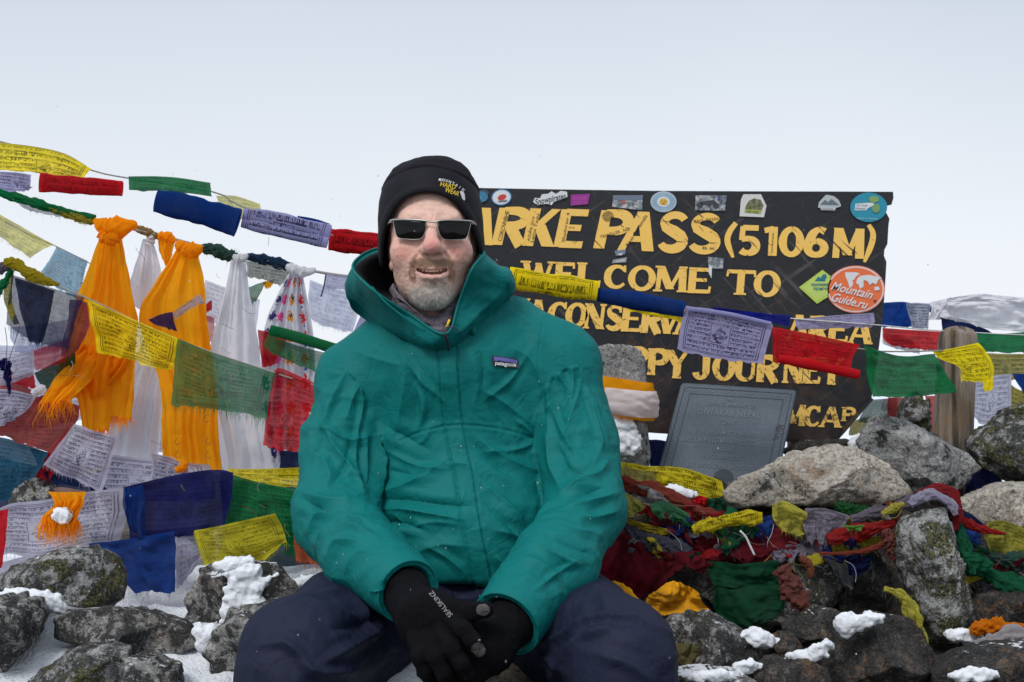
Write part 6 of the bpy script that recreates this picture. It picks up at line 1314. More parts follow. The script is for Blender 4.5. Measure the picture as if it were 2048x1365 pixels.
rope([(1600, 1115), (1618, 1130), (1622, 1156)], [5, 6, 4], 2.62, cloth('terracotta_rag', (.26, .09, .045), 0, 0), 'terracotta strip beside the red-brown rag', m=30, amp=.35, **hp)
flag([[(1690, 1115), (1710, 1112), (1745, 1112)], [(1695, 1130), (1715, 1135), (1740, 1130)], [(1700, 1150), (1712, 1155), (1735, 1140)]], 2.70, cloth('ink_blue_cloth', (.012, .025, .12), 0, .2), 'ink-blue cloth in the hollow left of the slab', crumple=.006, nv=12, **hp)
flag([[(1655, 1120), (1690, 1122), (1750, 1125)], [(1670, 1145), (1710, 1150), (1755, 1150)], [(1690, 1172), (1715, 1180), (1750, 1168)]], 2.74, cloth('cloudy_grey_gauze', (.30, .32, .33), .15, 0), 'cloudy grey gauze in the hollow left of the slab', crumple=.010, nu=40, nv=26, **hp)
rope([(1770, 1060), (1784, 1090), (1788, 1120)], [8, 13, 8], 2.63, BROWNC, 'brown rag bunched at the left side of the slab', m=30, amp=.4, fuzz=120, **hp)
V, f = tube(P([1480, 1492, 1500, 1509], [1062, 1075, 1092, 1111], 2.66), .0022, 7, res=16)
mesh('cord', V, f, M['cordw'], label='short white cord end hanging over the maroon cloth', cat='cord')
flag([[(1300, 1192), (1345, 1165), (1395, 1182)], [(1290, 1215), (1345, 1205), (1405, 1205)], [(1280, 1240), (1340, 1232), (1424, 1226)]], 2.52, GOLD, 'golden yellow fleece cloth lying right of the knee', crumple=.014, nu=44, nv=34, name='cloth', cat='cloth', **hp)
flag([[(1290, 1240), (1320, 1238), (1352, 1246)], [(1300, 1258), (1330, 1262), (1362, 1262)], [(1320, 1280), (1345, 1285), (1378, 1288)]], 2.44, GREYC, 'off-white rag crumpled right of the trouser knee', crumple=.014, nu=40, nv=30, name='rag', cat='rag', **hp)
flag([[(1296, 1262), (1325, 1258), (1345, 1262)], [(1310, 1285), (1328, 1285), (1345, 1285)], [(1325, 1312), (1335, 1312), (1345, 1306)]], 2.40, cloth('dusty_pink_cloth', (.42, .14, .14), .02, .1), 'dusty pink cloth scrap beside the trouser knee', crumple=.006, name='rag', cat='rag', **hp)
flag([[(1340, 1295), (1370, 1290), (1400, 1292)], [(1340, 1315), (1370, 1318), (1408, 1320)], [(1340, 1340), (1375, 1345), (1402, 1340)]], 2.38, cloth('drab_olive_cloth', (.17, .15, .06), 0, .1), 'drab olive cloth at the bottom right of the trouser knee', crumple=.012, nu=40, nv=30, name='rag', cat='rag', **hp)
bag = rope([(1222, 1168), (1245, 1182), (1266, 1205), (1276, 1225)], [8, 12, 12, 7], 2.50, GOLD, 'golden bag edge with a black zip behind the right thigh', ridges=2, amp=.12, name='bag', cat='bag', group=HEAP)
V, f = tube(P([1228, 1240, 1256, 1270], [1172, 1184, 1200, 1218], 2.465), .0028, 6, res=14); mesh('zip', V, f, plain('black_zip', (.012, .012, .014), .5), parent=bag)

# ---- further layers at the back of the left-hand bank
flag([[(560, 900), (600, 905), (660, 905)], [(560, 930), (600, 932), (660, 932)], [(558, 955), (600, 958), (660, 958)]], 3.0, N_(.02, .1), 'navy cloth between the red gauze flag and the yellow strip', amp=.004)
flag([[(430, 800), (500, 790), (600, 800)], [(436, 870), (500, 880), (590, 880)], [(440, 960), (510, 965), (590, 960)]], 3.14, KHATAW, 'creased white cloth hanging low behind the green gauze flag', amp=.008, name='ceremonial_scarf', cat='scarf', group='ceremonial scarves tied to the cord', crumple=.004)
flag([[(180, 900), (260, 915), (420, 930)], [(190, 960), (280, 965), (430, 965)], [(200, 1000), (280, 1005), (430, 1000)]], 3.02, PALE(.1, .7, 9.), 'pale printed flag hidden behind the deep blue flag and the white scarf', amp=.005)
flag([[(-30, 905), (60, 930), (190, 960)], [(-30, 980), (60, 990), (190, 990)], [(-30, 1040), (70, 1030), (190, 1030)]], 3.04, N_(.04, .3), 'shadowed navy flag behind the teal-blue flag', amp=.006)
flag([[(-30, 690), (70, 690), (190, 660)], [(-30, 790), (80, 790), (190, 760)], [(-30, 870), (80, 860), (190, 830)]], 3.12, PALE(.3, .5, 9.), 'pale gauze flag at the back of the left-hand bank', amp=.006)
flag([[(440, 960), (520, 965), (660, 980)], [(445, 1050), (520, 1060), (660, 1060)], [(440, 1120), (520, 1130), (660, 1130)]], 2.98, cloth('mixed_dark_cloth', (.03, .06, .07), .05, .2), 'dark cloth behind the green flag at the sleeve', amp=.006)
flag([[(180, 1070), (260, 1065), (420, 1050)], [(190, 1110), (280, 1110), (430, 1100)], [(200, 1150), (280, 1150), (420, 1130)]], 2.88, PALE(.1, .5, 9.), 'pale cloth behind the bright blue flag', amp=.005)
flag([[(520, 600), (545, 605), (640, 640)], [(520, 650), (560, 660), (640, 680)], [(525, 720), (560, 720), (640, 730)]], 3.16, R_(.25, .3, 9.), 'red gauze at the back between the printed scarf and the sleeve', amp=.005) if False else None

# ---- the tangle between the flags of the heap: scraps and threads nobody could count
hr = np.random.default_rng(77)
hm = [cloth(n_, c_, 0.04, 0) for n_, c_ in (('scrap_red', (.32, .02, .025)), ('scrap_green', (.012, .12, .05)), ('scrap_blue', (.014, .03, .16)), ('scrap_yellow', (.55, .47, .04)), ('scrap_lilac', (.24, .22, .28)), ('scrap_maroon', (.13, .014, .022)), ('scrap_grey', (.25, .24, .25)))]
Vs_, Fs_, Ms_, b_ = [], [], [], 0
def heap_d(x, y): return float(np.interp(y, [940, 1000, 1060, 1120, 1200, 1300], [2.86, 2.80, 2.74, 2.70, 2.60, 2.45])) - .015
band = [(1235, 960, 1050), (1300, 985, 1150), (1400, 1020, 1130), (1500, 1040, 1120), (1600, 1050, 1130), (1700, 1030, 1120), (1780, 1010, 1100), (1930, 1040, 1180), (2040, 1060, 1200)]
for k in range(85):
    x = hr.uniform(1232, 2048); y0 = np.interp(x, [b[0] for b in band], [b[1] for b in band]); y1 = np.interp(x, [b[0] for b in band], [b[2] for b in band]); y = hr.uniform(y0, y1)
    if 1810 < x < 1935 and y > 1020: continue
    w, h_ = hr.uniform(24, 80), hr.uniform(10, 30); a = hr.normal(.1, .5); n_ = 16
    uu, vv = np.meshgrid(np.linspace(-.5, .5, n_), np.linspace(-.5, .5, n_))
    X = x + w * uu * math.cos(a) - h_ * vv * math.sin(a); Y = y + w * uu * math.sin(a) + h_ * vv * math.cos(a) + 6 * uu * uu
    d0 = heap_d(x, y) + hr.uniform(-.01, .03)
    G = P(X, Y, d0); G[..., 1] += .022 * (ridged(G + k, 26, 3, k) - .3) + .03 * hr.normal() * uu; G[..., 2] += .008 * fbm(G + k, 30, 2, k); G[..., 0] += .006 * fbm(G + k, 40, 2, k + 1)
    Vs_.append(G.reshape(-1, 3)); f = gridf(n_, n_) + b_; Fs_ += f.tolist(); Ms_ += [int(hr.integers(0, len(hm)))] * len(f); b_ += n_ * n_
mesh('cloth_scraps', np.vstack(Vs_), Fs_, hm, midx=Ms_, uv=np.zeros((b_, 2)), kind='stuff', label='tangle of torn cloth scraps between the heaped flags')
Vs_, Fs_, Ms_ = [], [], []; parts_ = []
tmats = [M['cordd'], M['cordw'], M['cord'], plain('red_thread', (.25, .03, .03), .8), plain('yellow_thread', (.45, .36, .05), .8)]
for k in range(110):
    if k < 70:
        x = hr.uniform(1235, 2048); y0 = np.interp(x, [b[0] for b in band], [b[1] for b in band]); y = hr.uniform(y0, y0 + 90); d0 = heap_d(x, y) - .02; L_ = hr.uniform(15, 70)
    else:
        x = hr.uniform(0, 590); y = hr.uniform(880, 1110) if k < 92 else hr.uniform(430, 760); d0 = 2.76 if k < 92 else 2.83; L_ = hr.uniform(12, 40)
    a = hr.uniform(-.6, 1.9); p_ = [(x, y, d0)]
    for s_ in range(3): a += hr.normal(0, .6); p_.append((p_[-1][0] + L_ / 3 * math.cos(a), p_[-1][1] + L_ / 3 * abs(math.sin(a)), d0 + hr.normal(0, .006)))
    V, f = tube(catmull(np.array([P(*q) for q in p_]), 10), .00045, 3); parts_.append((V, f[:-2])); Ms_ += [int(hr.integers(0, 5))] * (len(f) - 2)
V, f = join(parts_); mesh('loose_threads', V, f, tmats, midx=Ms_, kind='stuff', label='loose threads hanging from the flags')

flag([[(206, 990), (240, 985), (275, 990)], [(210, 1030), (240, 1035), (275, 1030)], [(212, 1080), (245, 1086), (280, 1080)]], 2.87, cloth('cream_cloth', (.50, .47, .36), .03, .4), 'cream cloth between the wide grey-white flag and the deep blue flag', amp=.006, fr='b', frn=40)

flag([[(410, 560), (450, 575), (520, 600)], [(405, 600), (450, 615), (515, 640)], [(415, 640), (450, 655), (510, 675)]], 3.18, PALE(.45, .5, 9.), 'pale gauze flag far back between the white scarves', amp=.006)
flag([[(620, 560), (660, 575), (720, 590)], [(616, 600), (655, 615), (715, 630)], [(622, 640), (655, 655), (705, 665)]], 3.2, cloth('thin_blue_gauze', (.30, .36, .60), .55, .4, 9.), 'thin blue gauze flag far back beside the printed scarf', amp=.006, fr='b', frn=40)
flag([[(20, 655), (70, 650), (135, 640)], [(20, 680), (70, 690), (130, 680)], [(30, 705), (75, 712), (125, 700)]], 3.0, cloth('thin_blue_gauze', (.30, .36, .60), .55, .4, 9.), 'thin blue gauze flag under the sheer navy flag', amp=.006)
flag([[(215, 780), (260, 790), (330, 800)], [(215, 840), (265, 850), (335, 855)], [(225, 900), (270, 905), (330, 905)]], 3.16, PALE(.25, .7, 9.), 'pale printed flag far back between the two orange scarves', amp=.006)
# ================================================================== THE MAN
HD = 2.52
def H(px, py, f=0.0): return P(px, py, HD - f)
def C(*a): return [P(*q) for q in a]
pbase = P(930, 1215, 2.58)
person = empty('person', pbase, label='seated man in green jacket, black cap and sunglasses with gloved hands together', cat='person')

# ---- body: head, neck and shoulders as one skin
MOUTH = [H(829.0, 535.5, .074), H(837, 540.6, .085), H(849, 543.8, .0925), H(864, 545.2, .0955), H(879, 544.2, .0925), H(891, 541.0, .085), H(899.5, 536.0, .074)]
def head_sdf(p):
    d = s_ell(p, H(863, 432, -.012), (.075, .092, .098))
    d = smin(d, s_ell(p, H(863, 500, .018), (.0675, .076, .088)), .03)
    d = smin(d, s_ell(p, H(863, 560, .024), (.0595, .060, .050)), .03)
    d = smin(d, s_ell(p, H(864, 596, .066), (.027, .020, .019)), .025)
    d = smin(d, s_ell(p, H(815, 506, .058), (.028, .027, .026)), .022)
    d = smin(d, s_ell(p, H(912, 506, .058), (.028, .027, .026)), .022)
    d = smin(d, s_cap(p, H(822, 436, .072), H(904, 438, .072), .013), .02)
    d = smax(d, -s_ell(p, H(825, 462, .098), (.020, .018, .013)), .012)
    d = smax(d, -s_ell(p, H(902, 463, .098), (.020, .018, .013)), .012)
    d = smin(d, s_ell(p, H(825, 462, .068), (.014, .012, .010)), .006)
    d = smin(d, s_ell(p, H(902, 463, .068), (.014, .012, .010)), .006)
    d = smin(d, s_chain(p, [H(863, 445, .082), H(863, 468, .094), H(864, 490, .110)], (.0095, .0100, .0115), .01), .012)
    d = smin(d, s_ell(p, H(864, 494, .109), (.0155, .015, .0135)), .010)
    d = smin(d, s_ell(p, H(849, 498.5, .097), (.0090, .012, .0095)), .006)
    d = smin(d, s_ell(p, H(881, 498.5, .097), (.0090, .012, .0095)), .006)
    d = smax(d, -s_ell(p, H(856, 506, .103), (.0042, .006, .0040)), .003)
    d = smax(d, -s_ell(p, H(873, 506, .103), (.0042, .006, .0040)), .003)
    d = smin(d, s_ell(p, H(864, 536, .066), (.036, .028, .030)), .018)
    # lips and the open smile
    up = [m + np.array([0, -.0005, .0064]) for m in MOUTH]; lo = [m + np.array([0, .001, -.0078 if 1 < i < 5 else -.0048]) for i, m in enumerate(MOUTH)]
    d = smin(d, s_chain(p, up, (.0020, .0030, .0034, .0032, .0034, .0030, .0020), .003), .005)
    d = smin(d, s_chain(p, lo, (.0030, .0054, .0068, .0072, .0068, .0054, .0030), .003), .006)
    cut = s_chain(p * np.array([1, .28, 1], np.float32), [m * [1, .28, 1] for m in MOUTH], (.0008, .0022, .0035, .0040, .0035, .0022, .0008), .002)
    d = smax(d, -cut, .002)
    # ears under the cap, lobes showing
    for (x, s) in ((787, -1), (942, 1)):
        d = smin(d, s_ell(p, H(x, 498, -.012), (.010, .022, .034)), .008)
    d = smin(d, s_ell(p, H(785, 531, .004), (.006, .008, .010)), .006)
    # creases from the nose to the mouth corners, crow's feet, forehead line
    nk = s_chain(p, [H(866, 575, -.035), H(868, 650, -.045), H(872, 740, -.06)], (.056, .060, .072), .02)
    d = smin(d, nk, .03)
    d = smin(d, s_ell(p, H(893, 775, -.085), (.11, .045, .05)), .04)
    return d
V, q = polygonise(head_sdf, (-.31, 2.36, .87), (.04, 2.66, 1.345), .0021)
V, q = subdivide(V, q)
N = vnormals(V, q)
pp = pix(V); front = (N[:, 1] < .25) & (V[:, 1] < HD + .01)
def crease(V, N, pp, mask, lines):
    off = np.zeros(len(V))
    for (line, amp, w) in lines:
        dd, sd, ps = poly_dist(pp, line)
        off += amp * np.exp(-(dd / w) ** 2) * np.clip(np.sin(np.pi * np.clip(ps, .02, .98)), 0, 1) ** .6 * mask
    return V + N * off[:, None]
V = crease(V, N, pp, front, [
    ([(842, 502), (833, 514), (826, 530), (824, 546)], -.0026, 3.4), ([(886, 502), (896, 514), (903, 530), (905, 546)], -.0026, 3.4),
    ([(834, 504), (821, 518), (815, 538)], .0022, 6), ([(894, 504), (907, 518), (914, 538)], .0022, 6),
    ([(866, 420), (867, 430), (865, 441)], -.0013, 1.6), ([(852, 426), (853, 434), (856, 441)], -.0007, 2), ([(800, 416), (830, 411), (866, 413), (900, 412), (928, 418)], -.0006, 2.5), ([(805, 425), (840, 421), (880, 421), (922, 426)], -.0005, 2.2),
    ([(805, 484), (818, 490), (834, 490)], -.0008, 2.5), ([(894, 490), (910, 490), (925, 485)], -.0008, 2.5), ([(790, 470), (786, 476), (784, 484)], -.0006, 2),
    ([(824, 548), (827, 562), (834, 572)], -.0010, 3), ([(904, 548), (901, 562), (894, 572)], -.0010, 3), ([(846, 561), (864, 564), (882, 561)], -.0016, 3.5),
    ([(800, 520), (803, 545), (812, 568)], -.0007, 3), ([(930, 520), (926, 545), (918, 568)], -.0007, 3), ([(864, 508), (864, 518), (864, 527)], -.0009, 2.4)])
V = V + N * (.00035 * fbm(V, 180, 3, 5) + .0009 * fbm(V, 50, 3, 6))[:, None]
# skin colour: flushed nose and cheeks, lips, teeth-dark mouth
skin = np.tile(np.array([.82, .53, .43]), (len(V), 1))
def tint(c, m): 
    global skin
    skin = skin * (1 - m[:, None]) + np.array(c) * m[:, None]
def g2(cx, cy, rx, ry): return np.exp(-(((pp[:, 0] - cx) / rx) ** 2 + ((pp[:, 1] - cy) / ry) ** 2))
mott = .5 + .5 * fbm(V, 90, 4, 11)
tint((.70, .31, .25), np.clip(.95 * (g2(808, 504, 26, 26) + g2(918, 504, 26, 26)) * (.5 + .7 * mott), 0, .8) * front)
tint((.72, .26, .24), np.clip(.95 * g2(864, 490, 17, 20), 0, 1) * front)
tint((.80, .54, .44), np.clip(.6 * g2(862, 416, 60, 16), 0, 1) * front)
tint((.60, .33, .26), np.clip(.25 * (mott - .45) * 2, 0, .4))
dist, sd, ps = poly_dist(pp, pix(np.array(MOUTH)))
below = pp[:, 1] > np.interp(pp[:, 0], pix(np.array(MOUTH))[:, 0], pix(np.array(MOUTH))[:, 1])
lw = np.where(below, 11.5, 8.0) * np.clip(np.sin(np.pi * np.clip(ps, 0.03, .97)), 0.1, 1) ** .7
tint((.70, .27, .26), np.clip((lw - dist) / 3.0, 0, 1) * .85 * front)
tint((.10, .02, .02), (dist < 4.2) * (V[:, 1] > HD - .086) * front * np.clip(np.sin(np.pi * ps), 0, 1))
tint((.84, .56, .47), np.clip(g2(864, 580, 45, 36) * 1.1, 0, .6) * front)
tint((.88, .78, .72), np.clip(.75 * np.clip(1.25 - (np.abs((pp[:, 0] - 864) / 46) ** 2.6 + np.abs((pp[:, 1] - 591) / 29) ** 2.6), 0, 1) * (pp[:, 1] > 562) * (.55 + .6 * mott), 0, .8) * front)
tint((.78, .58, .44), np.clip(.5 * (g2(846, 525, 22, 9) + g2(882, 525, 22, 9)), 0, .5) * front)
def skin_mat():
    t = NT('weathered_skin'); o = t.obj()
    a = t.n('Attribute', out=0, attribute_name='Col')
    n = t.noise(o, 420, 4, .7); n2 = t.noise(o, 130, 4, .65)
    c = t.mix(t.math('MULTIPLY', t.ramp(n2, [(.42, 0), (.72, 1)]), .22), a, t.mix(.5, a, (.50, .18, .14)))
    c = t.mix(t.math('MULTIPLY', t.ramp(t.noise(o, 75, 3, .6), [(.64, 0), (.70, 1)]), .22), c, (.40, .18, .12))
    return t.done(t.bsdf(c, .48, t.bump(t.math('ADD', n, t.math('MULTIPLY', n2, .6)), .6, .0016), Subsurface_Weight=.16, Subsurface_Radius=(.010, .0035, .0018), Subsurface_Scale=.6, Specular_IOR_Level=.35))
M['skin'] = skin_mat()
head_V, head_q, head_N, head_pp = V, q, vnormals(V, q), pp
body = mesh('body', V, q, M['skin'], col=skin, parent=person)
# teeth, one by one, on a curved gum line
tm = plain('teeth_enamel', (.74, .68, .58), .25, amt=.05)
for i, k in enumerate(np.linspace(-3.5, 3.5, 8)):
    cx = 864 + k * 7.0; w = [3.0, 3.2, 3.4, 3.7][3 - int(abs(k))] ; cy = 541.0 - .20 * k * k
    f = .0900 - .00085 * k * k
    c = H(cx, cy, f); bm = bmesh.new(); bmesh.ops.create_icosphere(bm, subdivisions=2, radius=1.0)
    TV = np.array([v.co for v in bm.verts]); TV = np.sign(TV) * np.abs(TV) ** .6 * [w / 1100, .003, .0034]
    mesh('tooth', c + TV, [[v.index for v in f_.verts] for f_ in bm.faces], tm, parent=body); bm.free()

# ---- beard: short hairs standing on the skin
br = np.random.default_rng(3)
fn_ = np.cross(head_V[head_q[:, 2]] - head_V[head_q[:, 0]], head_V[head_q[:, 3]] - head_V[head_q[:, 1]]); fa = np.linalg.norm(fn_, axis=1) / 2; fc = head_V[head_q].mean(1); fN = fn_ / (2 * fa[:, None] + 1e-12); fp = pix(fc)
def blob(cx, cy, rx, ry, p=4): return np.clip(1.15 - (np.abs((fp[:, 0] - cx) / rx) ** p + np.abs((fp[:, 1] - cy) / ry) ** p), 0, 1)
mus = np.clip(blob(846, 525, 24, 10, 2.5) + blob(882, 525, 24, 10, 2.5), 0, 1) * (fp[:, 1] > 511) * (fp[:, 1] < 536.5 + .004 * (fp[:, 0] - 864) ** 2)
sidem = np.clip(blob(825, 545, 8, 20, 2.5) + blob(903, 545, 8, 20, 2.5), 0, 1)
chin = blob(864, 589, 47, 29, 2.6) * (fp[:, 1] > 561 + 0 * fp[:, 0]) + .6 * blob(864, 566, 10, 6, 2)
lipd = np.abs(fp[:, 1] - 546) < (11 * np.clip(1 - ((fp[:, 0] - 864) / 34) ** 2, 0, 1))
stub = .02 * ((fp[:, 1] > 525) & (fp[:, 1] < 612)) * np.clip((np.abs(fp[:, 0] - 864) - 38) / 12, 0, 1)
sb = .15 * (np.clip(1 - np.abs(fp[:, 0] - 946) / 9, 0, 1) + np.clip(1 - np.abs(fp[:, 0] - 783) / 7, 0, 1)) * (fp[:, 1] > 470) * (fp[:, 1] < 540)
und = .16 * blob(866, 606, 38, 14, 2.5)
fr = (fN[:, 1] < .35) & (fc[:, 1] < HD + .02)
def hairs(dens, n, lmin, lmax, colf, wid, dirf, lift):
    w = dens * fa * fr; w = w / w.sum(); idx = br.choice(len(w), n, p=w)
    a, b = br.uniform(0, 1, (2, n, 1)); qv = head_V[head_q[idx]]
    base = (qv[:, 0] * (1 - a) + qv[:, 1] * a) * (1 - b) + (qv[:, 3] * (1 - a) + qv[:, 2] * a) * b
    Nn = fN[idx]; D = dirf(pix(base)); D = D - Nn * np.sum(D * Nn, 1, keepdims=True); D /= np.linalg.norm(D, axis=1, keepdims=True) + 1e-9
    D = D + Nn * lift + br.normal(0, .22, D.shape); D /= np.linalg.norm(D, axis=1, keepdims=True)
    ln = br.uniform(lmin, lmax, (n, 1)); S = np.cross(D, Nn + br.normal(0, .3, Nn.shape)); S /= np.linalg.norm(S, axis=1, keepdims=True) + 1e-9
    U = np.cross(S, D)
    mid = base + D * ln * .55 ; tip = mid + (D - .35 * Nn * lift) * ln * .45
    v = np.stack([base + S * wid, base - S * wid * .5 + U * wid * .9, base - S * wid * .5 - U * wid * .9, mid + S * wid * .7, mid - S * wid * .35 + U * wid * .6, mid - S * wid * .35 - U * wid * .6, tip], 1)
    col = np.repeat(colf(pix(base), n), 7, 0)
    f = []
    for s in range(3):
        t_ = (s + 1) % 3
        f.append([s, t_, 3 + t_, 3 + s])
    fq = (np.array(f)[None] + 7 * np.arange(n)[:, None, None]).reshape(-1, 4).tolist()
    ft = (np.array([[3, 4, 6], [4, 5, 6], [5, 3, 6]])[None] + 7 * np.arange(n)[:, None, None]).reshape(-1, 3).tolist()
    return v.reshape(-1, 3), fq + ft, col
down = lambda b: np.stack([(b[:, 0] - 864) * .010, np.full(len(b), -.15), np.full(len(b), -1.0)], 1)
musd = lambda b: np.stack([np.sign(b[:, 0] - 864) * np.clip(np.abs(b[:, 0] - 864) / 20, .25, 1.3), np.full(len(b), -.1), np.full(len(b), -1.0)], 1)
def c_chin(b, n):
    k = np.clip((b[:, 1] - 552) / 22, 0, 1)[:, None] * .85 + .15 * br.uniform(0, 1, (n, 1)); r_ = br.uniform(.85, 1.2, (n, 1))
    return np.clip((np.array([.62, .37, .23]) * (1 - k) + np.array([.97, .95, .91]) * k) * r_, 0, .98)
def c_mus(b, n):
    k = br.uniform(0, 1, (n, 1)) ** 1.6; return np.clip((np.array([.70, .46, .29]) * (1 - k) + np.array([.86, .76, .62]) * k) * br.uniform(.85, 1.2, (n, 1)), 0, .95)
ok = 1.0 - lipd
hp_ = [hairs(chin ** 1.3 * ok, 3000, .004, .0105, c_chin, .00024, down, .30), hairs(mus * ok, 1250, .004, .0085, c_mus, .00018, musd, .35), hairs(sidem * ok + 1e-9, 650, .003, .0065, c_chin, .00016, down, .4),
       hairs(stub * ok + 1e-9, 1500, .0010, .0024, c_chin, .00014, down, .6), hairs(sb + 1e-9, 260, .003, .009, c_chin, .00015, down, .4), hairs(und * ok + 1e-9, 1200, .004, .007, c_chin, .00015, down, .3)]
Vh, Fh, b0 = [], [], 0; Ch = np.vstack([h[2] for h in hp_])
for v, f, c in hp_: Vh.append(v); Fh += [[i + b0 for i in g] for g in f]; b0 += len(v)
t = NT('beard_hair'); a = t.n('Attribute', out=0, attribute_name='Col')
M['hair'] = t.done(t.n('MixShader', {0: .5, 1: t.bsdf(a, .45, None, Specular_IOR_Level=.3), 2: t.n('BsdfTranslucent', {'Color': a})}))
mesh('beard', np.vstack(Vh), Fh, M['hair'], col=Ch, parent=person, kind='stuff')

# ---- black cap: fleece crown over a smooth band
capc = H(862, 450, -.014)
def cap_pt(th, z):
    """th 0 at the front, growing to image right; z world height"""
    py = 682.5 - (z - CZ) / (HD + .014) * F
    ys = [316, 318, 322, 330, 342, 358, 378, 405, 440, 480, 530, 560]
    hw = np.interp(py, ys, [4, 20, 38, 58, 73, 85, 94, 100.5, 103.5, 104.5, 104, 103])
    cx = np.interp(py, ys, [868, 868, 867, 865, 861, 860, 860, 860.5, 861, 863, 867, 868])
    hwm = hw * (HD + .014) / F
    x = (cx - 1024) * (HD + .014) / F + hwm * np.sin(th)
    dep = hwm * np.where(np.cos(th) > 0, 1.16, 1.14)
    return np.stack([x, capc[1] - dep * np.cos(th), z], -1)
nth, nz = 150, 46
th = np.linspace(0, 2 * np.pi, nth, endpoint=False)
zpy = lambda py: CZ + (682.5 - py) * (HD + .014) / F
wrapa = lambda th: np.abs((th + np.pi) % (2 * np.pi) - np.pi)
zb = lambda th: (lambda c: zpy(397) * c + zpy(537) * (1 - c))(np.clip(1 - (wrapa(th) / 1.36) ** 2.2, 0, 1))
zs = lambda th: zpy(347 + 0 * th) * (.5 + .5 * np.cos(th)) + zpy(430) * (.5 - .5 * np.cos(th))
ztop = zpy(316.5)
def cap_rows(z0, z1, n, bulge, inner=False):
    rows = []
    for v in np.linspace(0, 1, n): rows.append(cap_pt(th, z0 * (1 - v) + z1 * v))
    return np.array(rows)
Gb = cap_rows(zb(th), zs(th), 22, 0)
nb = gnorm(np.concatenate([Gb, Gb[:, :1]], 1))[:, :-1]; ctr = capc
nb *= np.sign(np.sum(nb * (Gb - ctr), -1, keepdims=True))
vv = np.linspace(0, 1, 22)[:, None, None]
Gb = Gb + nb * (.0015 + .0022 * np.sin(np.pi * np.clip(vv * 3, 0, 1)) * (vv < .34) + .0008 * fbm(Gb, 22, 3, 2)[..., None])
fold = Gb[0] - nb[0] * .0045; fold2 = cap_pt(th, zb(th) + .018) - nb[2] * .004
Gb = np.concatenate([fold2[None], fold[None], Gb])
M['fleece'] = plain('black_fleece', (.016, .014, .020), .95, grain=240, amt=.5, bump=.7, spec=.2)
M['band'] = plain('black_smooth_knit', (.006, .006, .010), .7, grain=300, amt=.2, bump=.25, spec=.25)
cap = mesh('beanie', np.zeros((3, 3)) + capc + np.eye(3) * .001, [[0, 1, 2]], M['fleece'], parent=person) if False else empty('beanie', capc, parent=person)
bandm = mesh('band', Gb.reshape(-1, 3), gridf(len(Gb), nth, cu=True), M['band'], parent=cap)
rows = []
for v in np.linspace(0, 1, 30): rows.append(cap_pt(th, zs(th) * (1 - v) + ztop * v if v < 1 else np.full(nth, ztop)))
Gc = np.array(rows); nc = Gc - capc; nc /= np.linalg.norm(nc, axis=-1, keepdims=True)
vv = np.linspace(0, 1, 30)[:, None, None]
Gc = Gc + nc * (.0030 * np.minimum(1, vv * 12) - .0005 + .0016 * fbm(Gc, 26, 3, 4)[..., None] + .0010 * ridged(Gc * [1, 1, 2.2], 18, 2, 6)[..., None] - .0028 * np.exp(-((th[None, :, None] - 6.283 + .25 - 0.0) / .06) ** 2) * vv)
lint = None
crown = mesh('crown', np.vstack([Gc.reshape(-1, 3), Gc[-1].mean(0)]), gridf(30, nth, cu=True).tolist() + [[29 * nth + i, 29 * nth + (i + 1) % nth, 30 * nth] for i in range(nth)], M['fleece'], parent=cap)

def bvh_of(objs):
    dg = None; Vs, Fs, b = [], [], 0
    for o in objs:
        w = np.array(o['_at']); v = np.array([x.co for x in o.data.vertices]) + w
        Vs += v.tolist(); Fs += [[i + b for i in p.vertices] for p in o.data.polygons]; b += len(v)
    return bvhtree.BVHTree.FromPolygons(Vs, Fs)
EYE = Vector((0, 0, CZ))
def lay(q, tree, off=.0006):
    """put flat artwork given in photo pixels on to a real surface"""
    out = []
    D = P(q[:, 0], q[:, 1], 1.0) - np.array([0, 0, CZ])
    last = 2.4
    for d in D:
        dv = Vector(d).normalized(); h = tree.ray_cast(EYE, dv)
        if h[0] is None: out.append(np.array(EYE) + d * last); continue
        last = h[0][1] / d[1]; n = h[1] if h[1].dot(dv) < 0 else -h[1]
        out.append(np.array(h[0] + n * off - dv * off))
    return np.array(out)
def fine(q, f, step=4.0):
    """cut long faces so that flat artwork can follow a curve"""
    bm = bmesh.new(); vs = [bm.verts.new((x[0], x[1], 0)) for x in q]
    for p in f:
        try: bm.faces.new([vs[i] for i in p])
        except ValueError: pass
    bmesh.ops.triangulate(bm, faces=bm.faces)
    for _ in range(3):
        E = [e for e in bm.edges if e.calc_length() > step]
        if not E: break
        bmesh.ops.subdivide_edges(bm, edges=E, cuts=1)
    bmesh.ops.triangulate(bm, faces=bm.faces)
    bm.verts.index_update()
    r = (np.array([v.co[:2] for v in bm.verts]), [[v.index for v in g.verts] for g in bm.faces]); bm.free(); return r
cb = bvh_of([bandm, crown])
def decal(s_or, tree, mat, name, parent, off=.0006, **k):
    q, f = text_px(s_or, **k) if isinstance(s_or, str) else s_or
    q, f = fine(q, f); return mesh(name, lay(q, tree, off), f, mat, smooth=False, parent=parent)
M['logo_y'] = plain('yellow_stitching', (.80, .55, .04), .6); M['logo_w'] = plain('white_stitching', (.70, .70, .70), .6)
for i, ch in enumerate('MOUNTAIN'):
    a = i / 7; decal(ch, cb, M['logo_w'], 'lettering', cap, cx=880 + 46 * a, cy=360 + 3 * a + 17 * a * a, h=5.0, rot=6 + 36 * a, bold=.03)
decal('HARD', cb, M['logo_y'], 'lettering', cap, cx=896, cy=371.5, h=9.0, w=31, rot=13, bold=.01)
decal('WEAR', cb, M['logo_y'], 'lettering', cap, cx=904, cy=384, h=9.0, w=29, rot=18, bold=.01)
